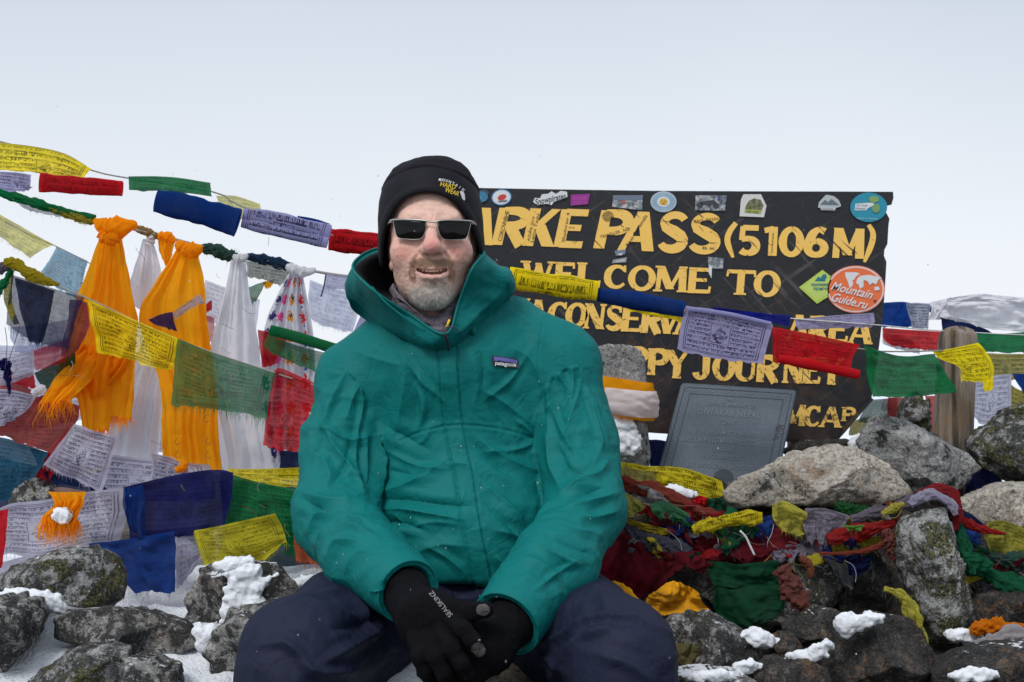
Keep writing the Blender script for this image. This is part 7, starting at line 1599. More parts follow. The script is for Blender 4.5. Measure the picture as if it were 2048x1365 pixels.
nut = [(919, 384), (923, 382), (927, 385), (929, 390), (930, 399), (928, 402), (926, 393), (924, 398), (922, 392)]
decal((np.array(nut, float), [list(range(len(nut)))]), cb, M['logo_w'], 'emblem', cap)

# ---- sunglasses
M['lens'] = (lambda t: t.done(t.bsdf((.006, .0055, .005), .10, None, Specular_IOR_Level=.22)))(NT('dark_lens'))
M['silver'] = plain('brushed_silver', (.42, .41, .39), .38, metal=.75, amt=.05, bump=.02)
glasses = empty('sunglasses', H(864, 460, .10), parent=person)
def gf(px): return .1045 - .0000030 * (np.asarray(px, float) - 864) ** 2 * 1.0
LL = [(787.8, 442.5), (806, 441.6), (830, 442.2), (850, 443.6), (853, 448), (851, 461), (847, 472), (841, 477.5), (832, 479.5), (814, 478.6), (800, 477), (793.5, 473), (790, 460)]
LR = [(940.2, 444.5), (922, 443.2), (897, 442.6), (877.5, 443.8), (874.8, 448), (877, 461), (881, 472.5), (887, 478), (896, 480.2), (914, 479.8), (927, 478.6), (934, 474.5), (938.4, 461)]
for L_ in (LL, LR):
    q = catmull(np.array(L_), 60, True); c = q.mean(0)
    rows = []
    for s in np.linspace(1, .02, 10):
        r_ = c + (q - c) * s; rows.append(H(r_[:, 0], r_[:, 1], gf(r_[:, 0]) + .0022 * (1 - s * s)))
    G = np.array(rows); back_ = G + [0, .0018, 0]
    A = np.concatenate([back_[::-1], G])
    mesh('lens', A.reshape(-1, 3), gridf(len(A), 60, cu=True).tolist() + [list(range((len(A) - 1) * 60, len(A) * 60))], M['lens'], parent=glasses)
    e_ = H(q[:, 0], q[:, 1], gf(q[:, 0])); V, f = tube(np.vstack([e_]), .00055, 6, closed=True); mesh('rim', V, f, M['silver'], parent=glasses)
def gbar(pts, rad, nm, flat=.6, n=8, res=40):
    V, f = tube([H(*p) for p in pts], rad, n, flat=flat, res=res); mesh(nm, V, f, M['silver'], parent=glasses)
gbar([(781, 441.5, .078), (786, 440.2, .086), (806, 439.4, float(gf(806)) + .001), (830, 440, float(gf(830)) + .001), (848, 441.6, .106), (857, 443.8, .107), (864, 444.8, .1072), (871, 444.4, .107), (880, 442, .106), (897, 440.8, float(gf(897)) + .001), (922, 441.4, float(gf(922)) + .001), (941, 443, .086), (947, 445, .078)], [.0012, .0019, .0017, .0016, .0015, .0014, .0014, .0014, .0015, .0016, .0017, .0019, .0012], 'brow_bar', flat=.7, res=90)
gbar([(852, 443, .106), (851, 452, .104), (850, 461, .100)], .0010, 'nose_pad_arm'); gbar([(876, 443.5, .106), (877, 452, .104), (878, 461, .100)], .0010, 'nose_pad_arm')
gbar([(783, 442, .080), (777, 447, .055), (775, 452, .01), (777, 458, -.05)], [.0026, .0022, .0018, .0015], 'temple', flat=.5); gbar([(945, 445, .080), (951, 449, .055), (952, 454, .01), (950, 460, -.05)], [.0026, .0022, .0018, .0015], 'temple', flat=.5)
gbar([(781, 440, .080), (783, 446, .080)], .0022, 'hinge', res=6); gbar([(947, 443, .080), (945, 449, .080)], .0022, 'hinge', res=6)

# ---- neck gaiter
def loft(rings, n=120, m=None, close=True):
    R = [catmull(np.array([P(*p) for p in r], float), n, True) for r in rings]
    A = np.array(R); return catmull(A, m) if m else A
g_top = [(868, 634, 2.462), (905, 606, 2.462), (928, 585, 2.50), (915, 570, 2.60), (862, 562, 2.64), (810, 566, 2.60), (786, 570, 2.52), (812, 604, 2.468)]
g_mid = [(874, 655, 2.447), (906, 634, 2.462), (935, 606, 2.51), (928, 590, 2.62), (862, 580, 2.66), (800, 584, 2.62), (780, 590, 2.52), (826, 626, 2.465)]
g_bot = [(886, 690, 2.452), (908, 670, 2.475), (935, 640, 2.53), (940, 620, 2.64), (862, 610, 2.68), (790, 615, 2.64), (785, 630, 2.55), (832, 664, 2.48)]
g_in = [(868, 640, 2.472), (903, 612, 2.472), (922, 590, 2.50), (912, 575, 2.59), (862, 567, 2.63), (813, 571, 2.59), (792, 575, 2.52), (814, 609, 2.478)]
G = loft([[(x, y, d + .012) for x, y, d in g] for g in (g_in, g_top, g_mid, g_bot)], 130, 30)
nn = gnorm(np.concatenate([G, G[:, :1]], 1))[:, :-1]
G = G + nn * (.0035 * fbm(G * [1, 1, 2.0], 26, 3, 8) + .0025 * ridged(G * [1, 1, 2.5], 22, 2, 3))[..., None]
t = NT('heather_purple_grey_knit'); o = t.obj(); h_ = t.noise(o, 420, 3, .8)
M['gaiter'] = t.done(t.bsdf(t.mix(t.ramp(h_, [(.38, 0), (.62, 1)]), (.085, .070, .095), (.25, .215, .255)), .9, t.bump(h_, .5, .001), Specular_IOR_Level=.2))
mesh('neck_gaiter', G.reshape(-1, 3), gridf(len(G), 130, cu=True), M['gaiter'], parent=person)

# ---- jacket
def J(*a): return P(*a)
ARM_L = C((712, 772, 2.60), (690, 900, 2.565), (670, 1040, 2.475), (738, 1118, 2.33), (815, 1182, 2.205)); RL = (.070, .073, .0675, .062, .0525)
ARM_R = C((1116, 738, 2.60), (1150, 880, 2.56), (1172, 1015, 2.465), (1108, 1130, 2.325), (1014, 1246, 2.19)); RR = (.072, .074, .0665, .066, .058)
def cutend(p, d, a, b, ext):
    ax = b - a; ax = ax / np.linalg.norm(ax); return smax(d, ((p - (b + ax * ext)) @ ax.astype(np.float32)), .004)
def jacket_sdf(p):
    d = s_ell(p, J(922, 850, 2.615), (.200, .128, .22))
    d = smin(d, s_ell(p, J(935, 1070, 2.575), (.185, .150, .17)), .06)
    d = smin(d, s_chain(p, C((712, 768, 2.615), (800, 700, 2.62), (880, 660, 2.63), (980, 665, 2.62), (1112, 735, 2.61)), (.070, .075, .085, .085, .074), .03), .06)
    d = smin(d, s_ell(p, J(895, 735, 2.565), (.115, .090, .075)), .06)
    bot = (J(930, 1172, 2.42)[2] - p[..., 2]) + .12 * (p[..., 1] - 2.42) * -1
    d = smax(d, bot, .012)
    aL = s_chain(p, ARM_L, RL, .035); aR = s_chain(p, ARM_R, RR, .035)
    aL = cutend(p, aL, ARM_L[3], ARM_L[4], .002); aR = cutend(p, aR, ARM_R[3], ARM_R[4], .002)
    hoL = s_cap(p, ARM_L[4] * 1.08 - ARM_L[3] * .08, ARM_L[4] * 1.6 - ARM_L[3] * .6, .0425, .0425); hoR = s_cap(p, ARM_R[4] * 1.08 - ARM_R[3] * .08, ARM_R[4] * 1.6 - ARM_R[3] * .6, .0475, .0475)
    aL = smax(aL, -hoL, .002); aR = smax(aR, -hoR, .002)
    # the sleeves only melt into the trunk at the shoulder
    kk = np.clip((p[..., 2] - J(0, 860, 2.58)[2]) / .16, 0, 1) * .05 + .006
    d = smin(d, aL, kk); d = smin(d, aR, kk)
    nk = s_cap(p, P(874, 640, 2.56), P(880, 560, 2.57), .080, .072)
    return smax(d, -nk, .01)
V, q = polygonise(jacket_sdf, (-.44, 2.10, .50), (.26, 2.82, 1.06), .0047)
V, q = subdivide(V, q)
N = vnormals(V, q); pp = pix(V)
onarmL = s_chain(V, ARM_L, RL, .035) < .006; onarmR = s_chain(V, ARM_R, RR, .035) < .006
onarm = onarmL | onarmR
frontm = np.clip((.35 - N[:, 1]) / .5, 0, 1)
# large slow drape of the cloth, then the folds seen in the photograph
ed = .0045 * fbm(V * [1, 1, .8], 9, 3, 31)
Wq = V + .02 * np.stack([fbm(V, 9, 2, 91), fbm(V, 9, 2, 92), fbm(V, 9, 2, 93)], -1)
ed = ed + (.0030 * onarm + .0015 * ~onarm) * (ridged(Wq * [1, 1, 1.25], 11, 2, 32) - .2)
for A in (ARM_L, ARM_R):
    ax = A[4] - A[3]; ax /= np.linalg.norm(ax); nr = np.linalg.norm(V - A[4], axis=1) < .12
    ed *= np.where(nr, np.clip(((A[4] - V) @ ax - .004) / .05, 0, 1), 1)
V = V + N * ed[:, None]
T_, A_L, A_R = ~onarm, onarmL, onarmR
FOLDS = [  # polyline, height, width px, where, sharp
 # trunk: armpit pulls and belly rolls
 ([(800, 690), (810, 760), (800, 830), (780, 880)], .006, 14, 'T'), ([(835, 735), (850, 800), (845, 850)], .005, 9, 'T'), ([(765, 850), (820, 880), (860, 900)], -.004, 10, 'T'),
 ([(835, 860), (845, 835), (842, 800), (832, 770)], .005, 6, 'T'), ([(860, 850), (850, 880), (830, 890)], .004, 8, 'T'),
 ([(756, 985), (800, 975), (850, 950), (900, 915)], .007, 12, 'T'), ([(752, 1000), (820, 1000), (900, 1010), (950, 1012)], -.006, 8, 'T'), ([(750, 1022), (800, 1020), (860, 1028), (930, 1040)], .008, 9, 'T'),
 ([(752, 1045), (800, 1046), (850, 1062)], -.008, 7, 'T'), ([(790, 1030), (806, 1050), (800, 1085), (790, 1110)], .006, 8, 'T'), ([(810, 1060), (860, 1045), (920, 1050)], .005, 12, 'T'),
 ([(960, 780), (1000, 800), (1050, 840), (1095, 880)], .005, 9, 'T'), ([(975, 790), (990, 830), (1020, 870)], -.004, 7, 'T'), ([(950, 870), (985, 900), (1040, 930), (1100, 950)], .006, 9, 'T'), ([(945, 885), (980, 920), (1030, 955)], -.004, 7, 'T'),
 ([(1030, 840), (1050, 855), (1072, 880)], .005, 6, 'T'), ([(1010, 690), (1060, 720), (1090, 780)], .004, 14, 'T'), ([(960, 960), (1010, 1000), (1060, 1060), (1080, 1090)], .006, 10, 'T'), ([(1070, 960), (1090, 1000), (1085, 1050)], -.006, 9, 'T'),
 ([(985, 1060), (1030, 1070), (1065, 1090)], .005, 9, 'T'), ([(820, 1110), (880, 1090), (940, 1095)], .004, 12, 'T'), ([(985, 1110), (1010, 1130), (1020, 1150)], .005, 9, 'T'), ([(880, 930), (930, 930), (960, 950)], .003, 12, 'T'),
 ([(940, 700), (955, 760), (950, 810)], .0035, 9, 'T'), ([(960, 700), (968, 740), (965, 780)], -.003, 7, 'T'), ([(700, 700), (760, 720), (820, 735)], .003, 14, 'T'), ([(1020, 620), (1060, 650), (1085, 690)], .0035, 12, 'T'),
 ([(800, 700), (840, 760), (885, 800)], .004, 6, 'T'), ([(1060, 700), (1020, 760), (970, 800)], .0035, 6, 'T'), ([(770, 900), (830, 930), (895, 940)], .004, 6, 'T'), ([(1085, 880), (1030, 900), (960, 905)], .004, 6, 'T'), ([(960, 1000), (1010, 1040), (1050, 1100)], -.004, 7, 'T'), ([(850, 1090), (900, 1120), (930, 1150)], .004, 7, 'T'), ([(775, 940), (830, 950), (870, 940)], -.004, 6, 'T'),
 # image-left sleeve
 ([(740, 755), (722, 770), (705, 800), (690, 850)], .007, 9, 'L'), ([(722, 740), (725, 790), (722, 830)], .006, 7, 'L'), ([(675, 770), (660, 800), (645, 850)], .006, 9, 'L'), 
 ([(645, 845), (665, 862), (700, 880), (750, 870)], .006, 8, 'L'), ([(770, 850), (765, 900), (755, 960), (752, 1005)], .012, 9, 'L'), ([(735, 870), (735, 930), (732, 985)], .004, 6, 'L'), ([(645, 850), (675, 900), (710, 950), (730, 1000)], .007, 10, 'L'),
 ([(605, 985), (640, 1000), (690, 1000), (728, 990)], .006, 9, 'L'), ([(607, 1000), (650, 1020), (700, 1020)], -.006, 7, 'L'), ([(620, 1060), (640, 1035), (690, 1030), (740, 1045)], .008, 9, 'L'), ([(640, 1085), (665, 1055), (710, 1055), (752, 1080)], .007, 8, 'L'), ([(650, 1060), (700, 1040), (745, 1060)], -.006, 6, 'L'),
 ([(655, 1120), (680, 1085), (730, 1085)], .006, 9, 'L'), ([(690, 1150), (715, 1110), (760, 1105)], .004, 10, 'L'), ([(640, 900), (660, 950), (650, 985)], .005, 12, 'L'), ([(720, 1165), (750, 1130), (790, 1125)], .003, 9, 'L'),
 ([(700, 720), (668, 800), (640, 880), (625, 950)], .0045, 5, 'L'), ([(735, 780), (718, 850), (712, 920), (722, 985)], .0045, 5, 'L'), ([(655, 770), (632, 830), (618, 900)], .004, 6, 'L'), ([(700, 880), (690, 930), (662, 975)], -.004, 6, 'L'),
 # image-right sleeve
 ([(1130, 690), (1165, 760), (1190, 840), (1205, 910)], .0045, 5, 'R'), ([(1098, 800), (1128, 870), (1158, 920)], .005, 5, 'R'), ([(1172, 760), (1195, 830), (1218, 900)], .004, 6, 'R'), ([(1120, 900), (1140, 940), (1180, 950)], -.005, 6, 'R'), ([(1060, 1190), (1110, 1150), (1160, 1120)], .004, 6, 'R'),
 ([(1078, 690), (1082, 740), (1098, 800), (1095, 850)], .007, 8, 'R'), ([(1100, 690), (1112, 740), (1135, 780), (1125, 810)], .008, 8, 'R'), ([(1140, 700), (1145, 750), (1142, 800), (1128, 830)], .007, 8, 'R'),
 ([(1165, 720), (1160, 770), (1140, 840), (1120, 890)], .006, 10, 'R'), ([(1098, 850), (1100, 900), (1110, 950), (1122, 985)], .008, 9, 'R'), 
 ([(1120, 985), (1160, 965), (1200, 945), (1215, 920)], .008, 8, 'R'), ([(1125, 1000), (1170, 985), (1210, 975)], -.006, 7, 'R'), ([(1130, 1010), (1180, 1005), (1235, 985)], .006, 8, 'R'), ([(1140, 1030), (1190, 1035), (1240, 1020)], .005, 9, 'R'), ([(1110, 1050), (1150, 1060), (1200, 1070)], .006, 9, 'R'),
 ([(1090, 1070), (1130, 1085), (1180, 1110)], -.005, 7, 'R'), ([(1070, 1090), (1110, 1110), (1160, 1130)], .006, 9, 'R'), ([(1040, 1120), (1080, 1130), (1130, 1165)], .004, 9, 'R'), ([(1190, 850), (1200, 890), (1190, 930)], .005, 12, 'R'), ([(1010, 1160), (1060, 1160), (1100, 1190)], .003, 9, 'R'),
]
off = np.zeros(len(V))
for line, amp, w, where in FOLDS:
    m = {'T': T_, 'L': A_L, 'R': A_R}[where]
    line = catmull(np.array(line, float), 12)
    dd, sd, ps = poly_dist(pp, line)
    tap = np.clip(np.sin(np.pi * np.clip(ps, .03, .97)), 0, 1) ** .7
    prof = np.exp(-np.abs(dd / (w * .62)) ** 1.05)                       # a crest with a crisp top
    prof -= .30 * np.exp(-((dd - w * 2.0) / (w * 1.1)) ** 2)              # and shallow troughs beside it
    off += amp * 1.35 * prof * tap * m * frontm
# seams, the front placket, storm flap
zipl = [(893, 690), (898, 740), (905, 830), (917, 900), (930, 960), (945, 1060), (955, 1110), (968, 1172)]
dz, sz, pz = poly_dist(pp, catmull(np.array(zipl, float), 30))
pl_ = T_ * frontm * (pz > .01)
off += .0034 * pl_ * np.clip((17 - dz) / 2.0, 0, 1) - .0030 * pl_ * np.exp(-((dz - 19) / 2.0) ** 2) - .0012 * pl_ * np.exp(-((dz - 11) / 1.2) ** 2) * (sz > 0)
for line in ([(800, 882), (830, 868), (870, 857), (905, 851), (940, 851), (1000, 858), (1040, 868), (1078, 882)],):
    dd, sd, ps = poly_dist(pp, catmull(np.array(line, float), 20)); off -= .0016 * np.exp(-(dd / 1.6) ** 2) * T_ * frontm; off += .0009 * np.exp(-((dd - 5) / 4) ** 2) * T_ * frontm
for line, w in (([(1086, 640), (1078, 700), (1080, 760), (1090, 830)], 'x'), ([(760, 690), (745, 720), (735, 760)], 'x')):
    dd, sd, ps = poly_dist(pp, catmull(np.array(line, float), 20)); off -= .0014 * np.exp(-(dd / 1.7) ** 2) * frontm
# elbow and forearm crumples all round the sleeves
for A, m in ((ARM_L, A_L), (ARM_R, A_R)):
    dst = np.min(np.stack([np.linalg.norm(V - A[2], axis=1), np.linalg.norm(V - (A[2] * .5 + A[3] * .5), axis=1) * 1.05]), 0)
    ax = (A[3] - A[1]); ax /= np.linalg.norm(ax); s_ = (V - A[2]) @ ax
    off += m * .0026 * np.exp(-(dst / .11) ** 2) * np.sin(s_ * 150 + 5 * fbm(V, 10, 3, 77)) * (.4 + .6 * (fbm(V, 14, 2, 78) > 0))
off += .0008 * ridged(V, 30, 2, 41) * (.4 + .6 * onarm)
for A in (ARM_L, ARM_R):
    ax = A[4] - A[3]; ax /= np.linalg.norm(ax); off *= np.clip(((A[4] - V) @ ax - .012) / .045, 0, 1) * (np.linalg.norm(V - A[4], axis=1) < .12) + (np.linalg.norm(V - A[4], axis=1) >= .12)
V = V + N * off[:, None]
def shell_mat(name, col, rough=.5, fine=900.):
    """matt coated nylon: crisp small crinkles where the cloth has been creased"""
    t = NT(name); o = t.obj(); n = t.noise(o, 35, 5, .6)
    c = t.mix(t.math('MULTIPLY', t.ramp(n, [(.4, 0), (.7, 1)]), .22), col, tuple(v * .8 for v in col))
    def crink(sc, **k): return t.math('ABSOLUTE', t.math('SUBTRACT', t.n('TexNoise', {'Vector': o, 'Scale': sc, 'Detail': 1.0, 'Distortion': 1.2}, out=0), .5))
    h = t.math('ADD', t.math('MULTIPLY', crink(16.), 2.6), t.math('ADD', t.math('MULTIPLY', crink(38.), 1.1), t.math('MULTIPLY', t.noise(o, fine, 2), .05)))
    b = t.bump(h, .30, .006)
    return t.done(t.bsdf(c, rough, b, Specular_IOR_Level=.16))
M['teal'] = shell_mat('teal_rain_shell', (.0022, .155, .150), .62); M['lining'] = plain('dark_hood_lining', (.022, .024, .028), .7)
jacket = mesh('jacket', V, q, M['teal'], parent=person)
jb_V, jb_q = V, q
jtree = bvhtree.BVHTree.FromPolygons(V.tolist(), q.tolist())
# hood and collar
base_ = [(893, 702, 2.452), (944, 668, 2.46), (990, 622, 2.50), (1022, 588, 2.57), (960, 574, 2.70), (860, 568, 2.74), (756, 578, 2.70), (700, 606, 2.57), (738, 645, 2.50), (832, 692, 2.46)]
bul = [(893, 686, 2.432), (942, 642, 2.425), (1001, 592, 2.46), (1021, 560, 2.53), (960, 530, 2.68), (860, 520, 2.74), (748, 522, 2.68), (693, 566, 2.55), (729, 614, 2.455), (822, 670, 2.432)]
rim_ = [(891, 668, 2.425), (918, 604, 2.415), (946, 536, 2.44), (968, 507, 2.49), (940, 500, 2.62), (860, 505, 2.68), (762, 496, 2.60), (706, 530, 2.52), (742, 576, 2.430), (818, 628, 2.418)]
ins = [(889, 674, 2.433), (912, 612, 2.428), (936, 548, 2.455), (950, 522, 2.51), (925, 515, 2.60), (860, 520, 2.65), (778, 512, 2.60), (720, 545, 2.53), (752, 586, 2.445), (822, 636, 2.43)]
ins2 = [(889, 700, 2.455), (915, 655, 2.46), (932, 610, 2.49), (940, 580, 2.55), (915, 570, 2.62), (860, 565, 2.66), (795, 570, 2.62), (760, 585, 2.55), (775, 620, 2.48), (828, 668, 2.455)]
def onto(pts, off):
    r_ = []
    for (x, y, d) in pts:
        h = jtree.ray_cast(EYE, Vector(P(x, y, 1.0) - np.array([0, 0, CZ])).normalized())
        r_.append((x, y, h[0][1] + off) if h[0] is not None and d < 2.55 and abs(h[0][1] - d) < .15 else (x, y, d))
    return r_
base_ = onto(base_, .008)
bul = [(x, y, max(d, b_[2] - .030) if d < 2.5 else d) for (x, y, d), b_ in zip(bul, base_)]
rim_ = [(x, y, max(d, b_[2] - .046) if y > 600 else d) for (x, y, d), b_ in zip(rim_, base_)]
Gh = loft([base_, bul, rim_], 170, 34)
nn = gnorm(np.concatenate([Gh, Gh[:, :1]], 1))[:, :-1]
vv = np.linspace(0, 1, 34)[:, None]
ppH = pix(Gh)
wr = .0045 * fbm(Gh, 16, 3, 51) + .0030 * ridged(Gh, 20, 2, 52)
fl_ = pix(Gh).reshape(-1, 2); fw = np.zeros(len(fl_))
for line, amp, w in [([(744, 578), (775, 606), (820, 640), (880, 672)], .006, 7), ([(705, 570), (730, 620), (790, 672)], .006, 10), ([(1012, 560), (985, 600), (940, 640), (905, 680)], .007, 9), ([(970, 520), (950, 565), (930, 610)], .005, 7), ([(1000, 535), (1012, 555), (1014, 580)], .006, 7)]:
    dd, sd, ps = poly_dist(fl_, catmull(np.array(line, float), 14)); fw += amp * np.exp(-np.abs(dd / (w * .8)) ** 1.3) * np.sin(np.pi * np.clip(ps, .03, .97)) ** .7
wr = wr + fw.reshape(Gh.shape[:2]) * np.clip((2.6 - Gh[..., 1]) / .05, 0, 1)
Gh = Gh + nn * (wr * np.sin(np.pi * np.clip(vv, 0.05, .97)))[..., None]
rimT = Gh[-1]
ins = [(x, y, r_[2] + .030 if y > 560 else d) for (x, y, d), r_ in zip(ins, rim_)]; ins2 = [(x, y, r_[2] + .075 if y > 560 else d) for (x, y, d), r_ in zip(ins2, rim_)]
ins3 = [(x + (862 - x) * .62, y + (660 - y) * .55, d + (2.575 - d) * .6) for x, y, d in ins2]
Gi = loft([rim_, ins, ins2, ins3], 170, 20); Gi[0] = rimT; Gi[1] = Gi[1] * .6 + rimT * .4
hood = mesh('hood', np.vstack([Gh.reshape(-1, 3), Gi.reshape(-1, 3)]), np.vstack([gridf(34, 170, cu=True), gridf(20, 170, cu=True, base=34 * 170)]), [M['teal'], M['lining']], midx=[0] * (33 * 170) + [0] * (3 * 170) + [1] * (16 * 170), parent=jacket)
V, f = tube(np.vstack([rimT]), .0024, 8, closed=True); mesh('hood_hem', V, f, M['teal'], parent=jacket)
V, f = tube(C((744, 574, 2.428), (772, 606, 2.42), (815, 640, 2.42), (850, 662, 2.42)), .0016, 6, res=30); mesh('collar_seam', V, f, M['teal'], parent=jacket)
# zip, toggles, cord
M['blackp'] = plain('black_plastic', (.015, .017, .02), .4)
V, f = tube(C((889, 668, 2.42), (893, 680, 2.425), (897, 700, 2.44)), .0028, 8, res=12); mesh('zip', V, f, M['blackp'], parent=jacket)
V, f = tube(C((892, 655, 2.415), (908, 655, 2.41), (922, 666, 2.418)), .0011, 6, res=16); mesh('drawcord', V, f, M['cordd'], parent=jacket)
V, f = tube(C((899, 640, 2.42), (896, 648, 2.417), (893, 656, 2.42)), .0022, 6, res=12); mesh('yellow_tab', V, f, M['logo_y'], parent=jacket)
for (x, y) in ((946, 660), (852, 683)):
    h = jtree.ray_cast(EYE, Vector(P(x, y, 1.0) - np.array([0, 0, CZ])).normalized()); dd = (h[0][1] if h[0] else 2.45) - .006
    V, f = tube(C((x - 1, y - 10, dd), (x, y, dd - .004), (x + 1, y + 10, dd)), [.002, .0052, .0046, .003], 10, res=12); mesh('toggle', V, f, M['teal'], parent=jacket)
# sleeve cuff tabs and hems
def ringat(a, b, r, t0, nm, thick=.0022):
    ax = (b - a) / np.linalg.norm(b - a); c = b + ax * t0
    u = np.cross(ax, [0, 0, 1.0]); u /= np.linalg.norm(u); w = np.cross(ax, u); th = np.linspace(0, 2 * np.pi, 80, endpoint=False)
    pts = c + r * (np.cos(th)[:, None] * u + np.sin(th)[:, None] * w); V, f = tube(pts, thick, 7, closed=True); mesh(nm, V, f, M['teal'], parent=jacket)
ringat(ARM_L[3], ARM_L[4], .0505, .002, 'cuff_hem'); ringat(ARM_R[3], ARM_R[4], .0555, .002, 'cuff_hem')
jt2 = jtree
def tab(poly, nm):
    q_, f_ = fine(np.array(poly, float), [list(range(len(poly)))], 6.0)
    Vt = lay(q_, jt2, .0035); mesh(nm, Vt, f_, M['teal'], parent=jacket)
tab([(738, 1176), (752, 1163), (792, 1158), (800, 1166), (770, 1176), (752, 1184), (742, 1182)], 'cuff_tab')
tab([(962, 1192), (1000, 1205), (1036, 1222), (1038, 1234), (1022, 1240), (990, 1228), (962, 1208)], 'cuff_tab')
# chest logo patch: one woven label with its own printed fields
lp = np.array([(983, 712), (1036, 718), (1037, 738), (984, 731)], float)
def lpp(u, v): return (lp[0] * (1 - u) + lp[1] * u) * (1 - v) + (lp[3] * (1 - u) + lp[2] * u) * v
q_, f_ = fine(lp, [[0, 1, 2, 3]], 8.0)
patch_o = mesh('logo_patch', lay(q_, jtree, .0022), f_, M['blackp'], smooth=False, parent=jacket) if False else None
LVs, LFs, LM = [], [], []
def addl(q0, f0, mi, o_):
    q1, f1 = fine(np.array(q0, float), f0, 6.0); b = sum(len(x) for x in LVs); LVs.append(lay(q1, jtree, o_)); LFs.extend([[i + b for i in g] for g in f1]); LM.extend([mi] * len(f1))
addl(lp, [[0, 1, 2, 3]], 0, .0022)
mt = [lpp(.05, .10), lpp(.95, .12), lpp(.95, .55), lpp(.80, .50), lpp(.70, .36), lpp(.62, .50), lpp(.50, .30), lpp(.40, .48), lpp(.25, .42), lpp(.15, .55), lpp(.05, .50)]
addl(mt, [list(range(len(mt)))], 1, .0030)
qq, ff = text_px('patagonia', *lpp(.5, .70), h=7.2, w=43, rot=5.5, bold=.03); addl(qq, ff, 2, .0034)
mesh('logo_patch', np.vstack(LVs), LFs, [M['blackp'], plain('violet_print', (.13, .12, .40), .6), M['logo_w']], midx=LM, smooth=False, parent=jacket)

# ---- trousers
def trousers_sdf(p):
    d = s_ell(p, P(935, 1200, 2.62), (.185, .15, .115))
    L = C((840, 1215, 2.56), (700, 1262, 2.36), (592, 1318, 2.15)); R = C((1010, 1215, 2.56), (1140, 1262, 2.36), (1242, 1318, 2.15))
    sL = C((592, 1318, 2.15), (572, 1480, 2.12), (590, 1860, 2.14)); sR = C((1242, 1318, 2.15), (1262, 1480, 2.12), (1245, 1860, 2.14))
    d = smin(d, s_chain(p, L, (.105, .098, .0815), .03), .04); d = smin(d, s_chain(p, R, (.105, .098, .0815), .03), .04)
    d = smin(d, s_chain(p, sL, (.0800, .078, .066), .03), .03); d = smin(d, s_chain(p, sR, (.0800, .078, .066), .03), .03)
    return d
V, q = polygonise(trousers_sdf, (-.56, 2.0, .06), (.40, 2.80, .76), .0072)
V, q = subdivide(V, q)
N = vnormals(V, q); pp = pix(V); frontm = np.clip((.4 - N[:, 1]) / .5, 0, 1)
Wq = V + .03 * np.stack([fbm(V, 7, 2, 94), fbm(V, 7, 2, 95), fbm(V, 7, 2, 96)], -1)
off = .005 * fbm(V, 8, 3, 61) + .0034 * ridged(Wq, 11, 3, 62)
for line, amp, w in [([(700, 1170), (640, 1190), (570, 1215), (520, 1250)], .004, 9), ([(790, 1240), (740, 1270), (690, 1300), (640, 1330)], .007, 10), ([(760, 1230), (720, 1250), (650, 1262)], -.005, 9), ([(700, 1180), (730, 1230), (745, 1290)], .006, 11), ([(600, 1330), (650, 1345), (720, 1340)], .006, 10), ([(560, 1270), (600, 1310), (640, 1365)], .006, 12),
                     ([(1065, 1295), (1130, 1270), (1180, 1240), (1260, 1235), (1300, 1255)], .008, 7), ([(1100, 1365), (1130, 1310), (1165, 1270), (1230, 1248)], .006, 9), ([(1065, 1290), (1100, 1320), (1130, 1350)], .004, 6), ([(1180, 1170), (1210, 1210), (1215, 1250)], .005, 12), ([(1110, 1230), (1160, 1210), (1200, 1180)], .005, 10), ([(1200, 1310), (1260, 1330), (1300, 1365)], .005, 12), ([(870, 1190), (930, 1200), (1000, 1190)], .005, 9),
                     ([(560, 1225), (620, 1215), (690, 1235), (740, 1270)], .005, 8), ([(520, 1290), (560, 1285), (600, 1300)], .004, 9)]:
    dd, sd, ps = poly_dist(pp, catmull(np.array(line, float), 14)); tap = np.sin(np.pi * np.clip(ps, .03, .97)) ** .7
    off += 1.3 * amp * (np.exp(-np.abs(dd / (w * .7)) ** 1.1) - .35 * np.exp(-((dd - 1.9 * w) / w) ** 2)) * tap * frontm
V = V + N * off[:, None]
M['navy'] = shell_mat('dark_navy_shell', (.0135, .0175, .040), .65)
mesh('trousers', V, q, M['navy'], parent=person)
for sx in (592, 1245):                                           # boots, below the frame
    V, f = tube(C((sx, 1990, 2.16), (sx, 1960, 2.10), (sx, 1980, 1.95), (sx, 1995, 1.90)), [.055, .055, .045, .03], 14, res=20)
    mesh('boot', V, f, plain('brown_boot_leather', (.05, .03, .02), .6), parent=person)

